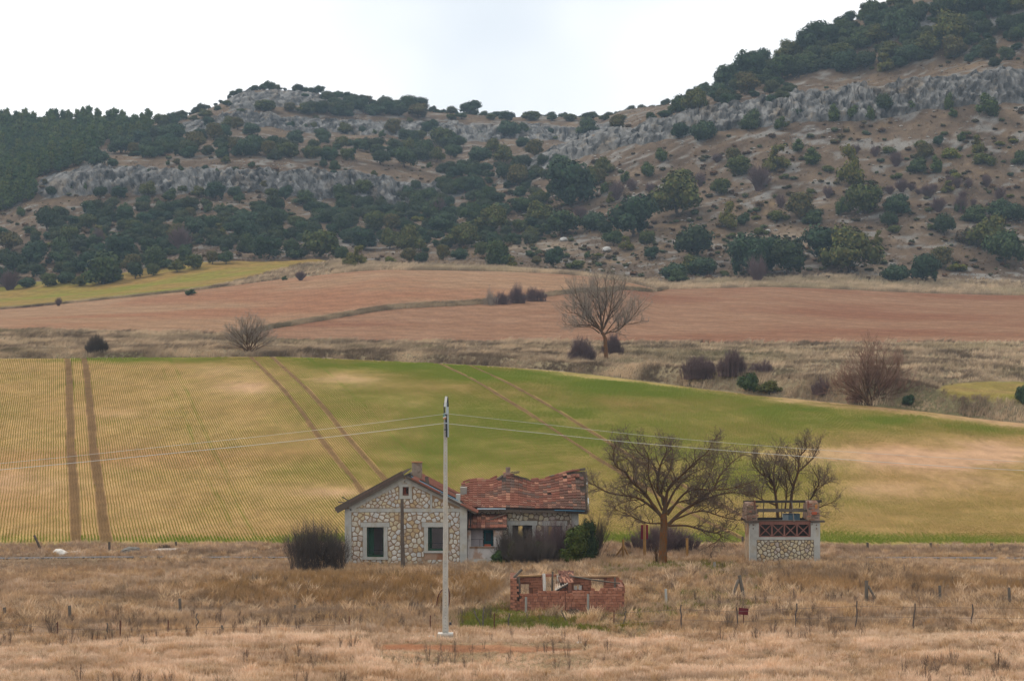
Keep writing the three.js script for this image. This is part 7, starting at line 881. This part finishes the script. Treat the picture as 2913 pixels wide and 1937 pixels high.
  // rows of young cereal
  const SEG = 1.5, P = [], I = [], q = rng(3450); for (let k = 0; k < 64; k++) { const z = -(k + q()) / 64 * SEG, a = q() * 6.28, h = 0.07 + 0.07 * q(), w = 0.010, l = 0.05, x = (q() - 0.5) * 0.055, b = P.length / 3, dx = Math.cos(a) * l, dz = Math.sin(a) * l, wx = -Math.sin(a) * w, wz = Math.cos(a) * w; P.push(x - wx, -0.01, z - wz, x + wx, -0.01, z + wz, x + dx, h, z + dz); I.push(b, b + 1, b + 2); }
  const cg = new THREE.BufferGeometry(); cg.setAttribute('position', new THREE.Float32BufferAttribute(P, 3)); cg.setIndex(I); cg.computeVertexNormals();
  const rows = []; const up = V(0, 0, 0);
  for (let i = -330; i < 480; i++) { const c0 = (i + 0.5) * 0.2; for (let a = 110 + R() * SEG; a < 250; a += SEG) { const c = c0 + 0.10 * (fbm(a / 5, c0 / 4, 2, 3475) - 0.5) + 0.03 * (R() - 0.5), X = c * RC - a * RS, Z = -c * RS - a * RC, d = -Z; if (d < 125.2) continue; const px = pxOf(X, d); if (px < -160 || px > 3070 || d > LV[cF].d(px) - 1.5) continue; const y = Hpx(px, d), py = CY + (CAM - y) * F / d, lush = lushAt(px, py, X, d), bare = bareAt(px, py, X, d), tr = tramAt(X, Z); const sc = 1 - 0.85 * bare - 0.35 * clamp(fbm(X / 3, d / 3, 3, 3470) * 2 - 0.75); if (tr > 0.5 || sc < 0.3) continue; const y2 = ground(X - RS * SEG, Z - RC * SEG); const v = fbm(X / 8, d / 8, 3, 3460); rows.push([X, y, Z, y2 - y, lush, v, R(), sc]); } }
  const im = new THREE.InstancedMesh(cg, grassMat, rows.length), m = new THREE.Matrix4();
  rows.forEach(([X, y, Z, dy, lush, v, r, sc], i) => { const zA = V(RS * SEG, -dy, RC * SEG).normalize(), x = V(RC, 0, -RS), yA = new THREE.Vector3().crossVectors(zA, x); m.makeBasis(x.multiplyScalar((0.95 + 1.0 * lush) * sc), yA.multiplyScalar((0.85 + 0.6 * lush) * sc), zA); m.setPosition(X, y, Z); im.setMatrixAt(i, m); let c = cmix([0.285, 0.215, 0.06], [0.20, 0.23, 0.028], clamp(lush * 0.9 + 1.1 * (v - 0.3) + 0.25 * r)); c = cmix(c, [0.17, 0.245, 0.03], clamp(lush * 1.3 - 0.5) * (0.5 + 0.4 * r)); im.setColorAt(i, col(...c)); });
  shadows(im); im.name = 'cereal_rows'; im.userData = { kind: 'stuff', label: 'thin rows of young green cereal in the drilled field', category: 'crop' }; scene.add(im); console.log('rows', rows.length);
}
renderer.render(scene, camera);
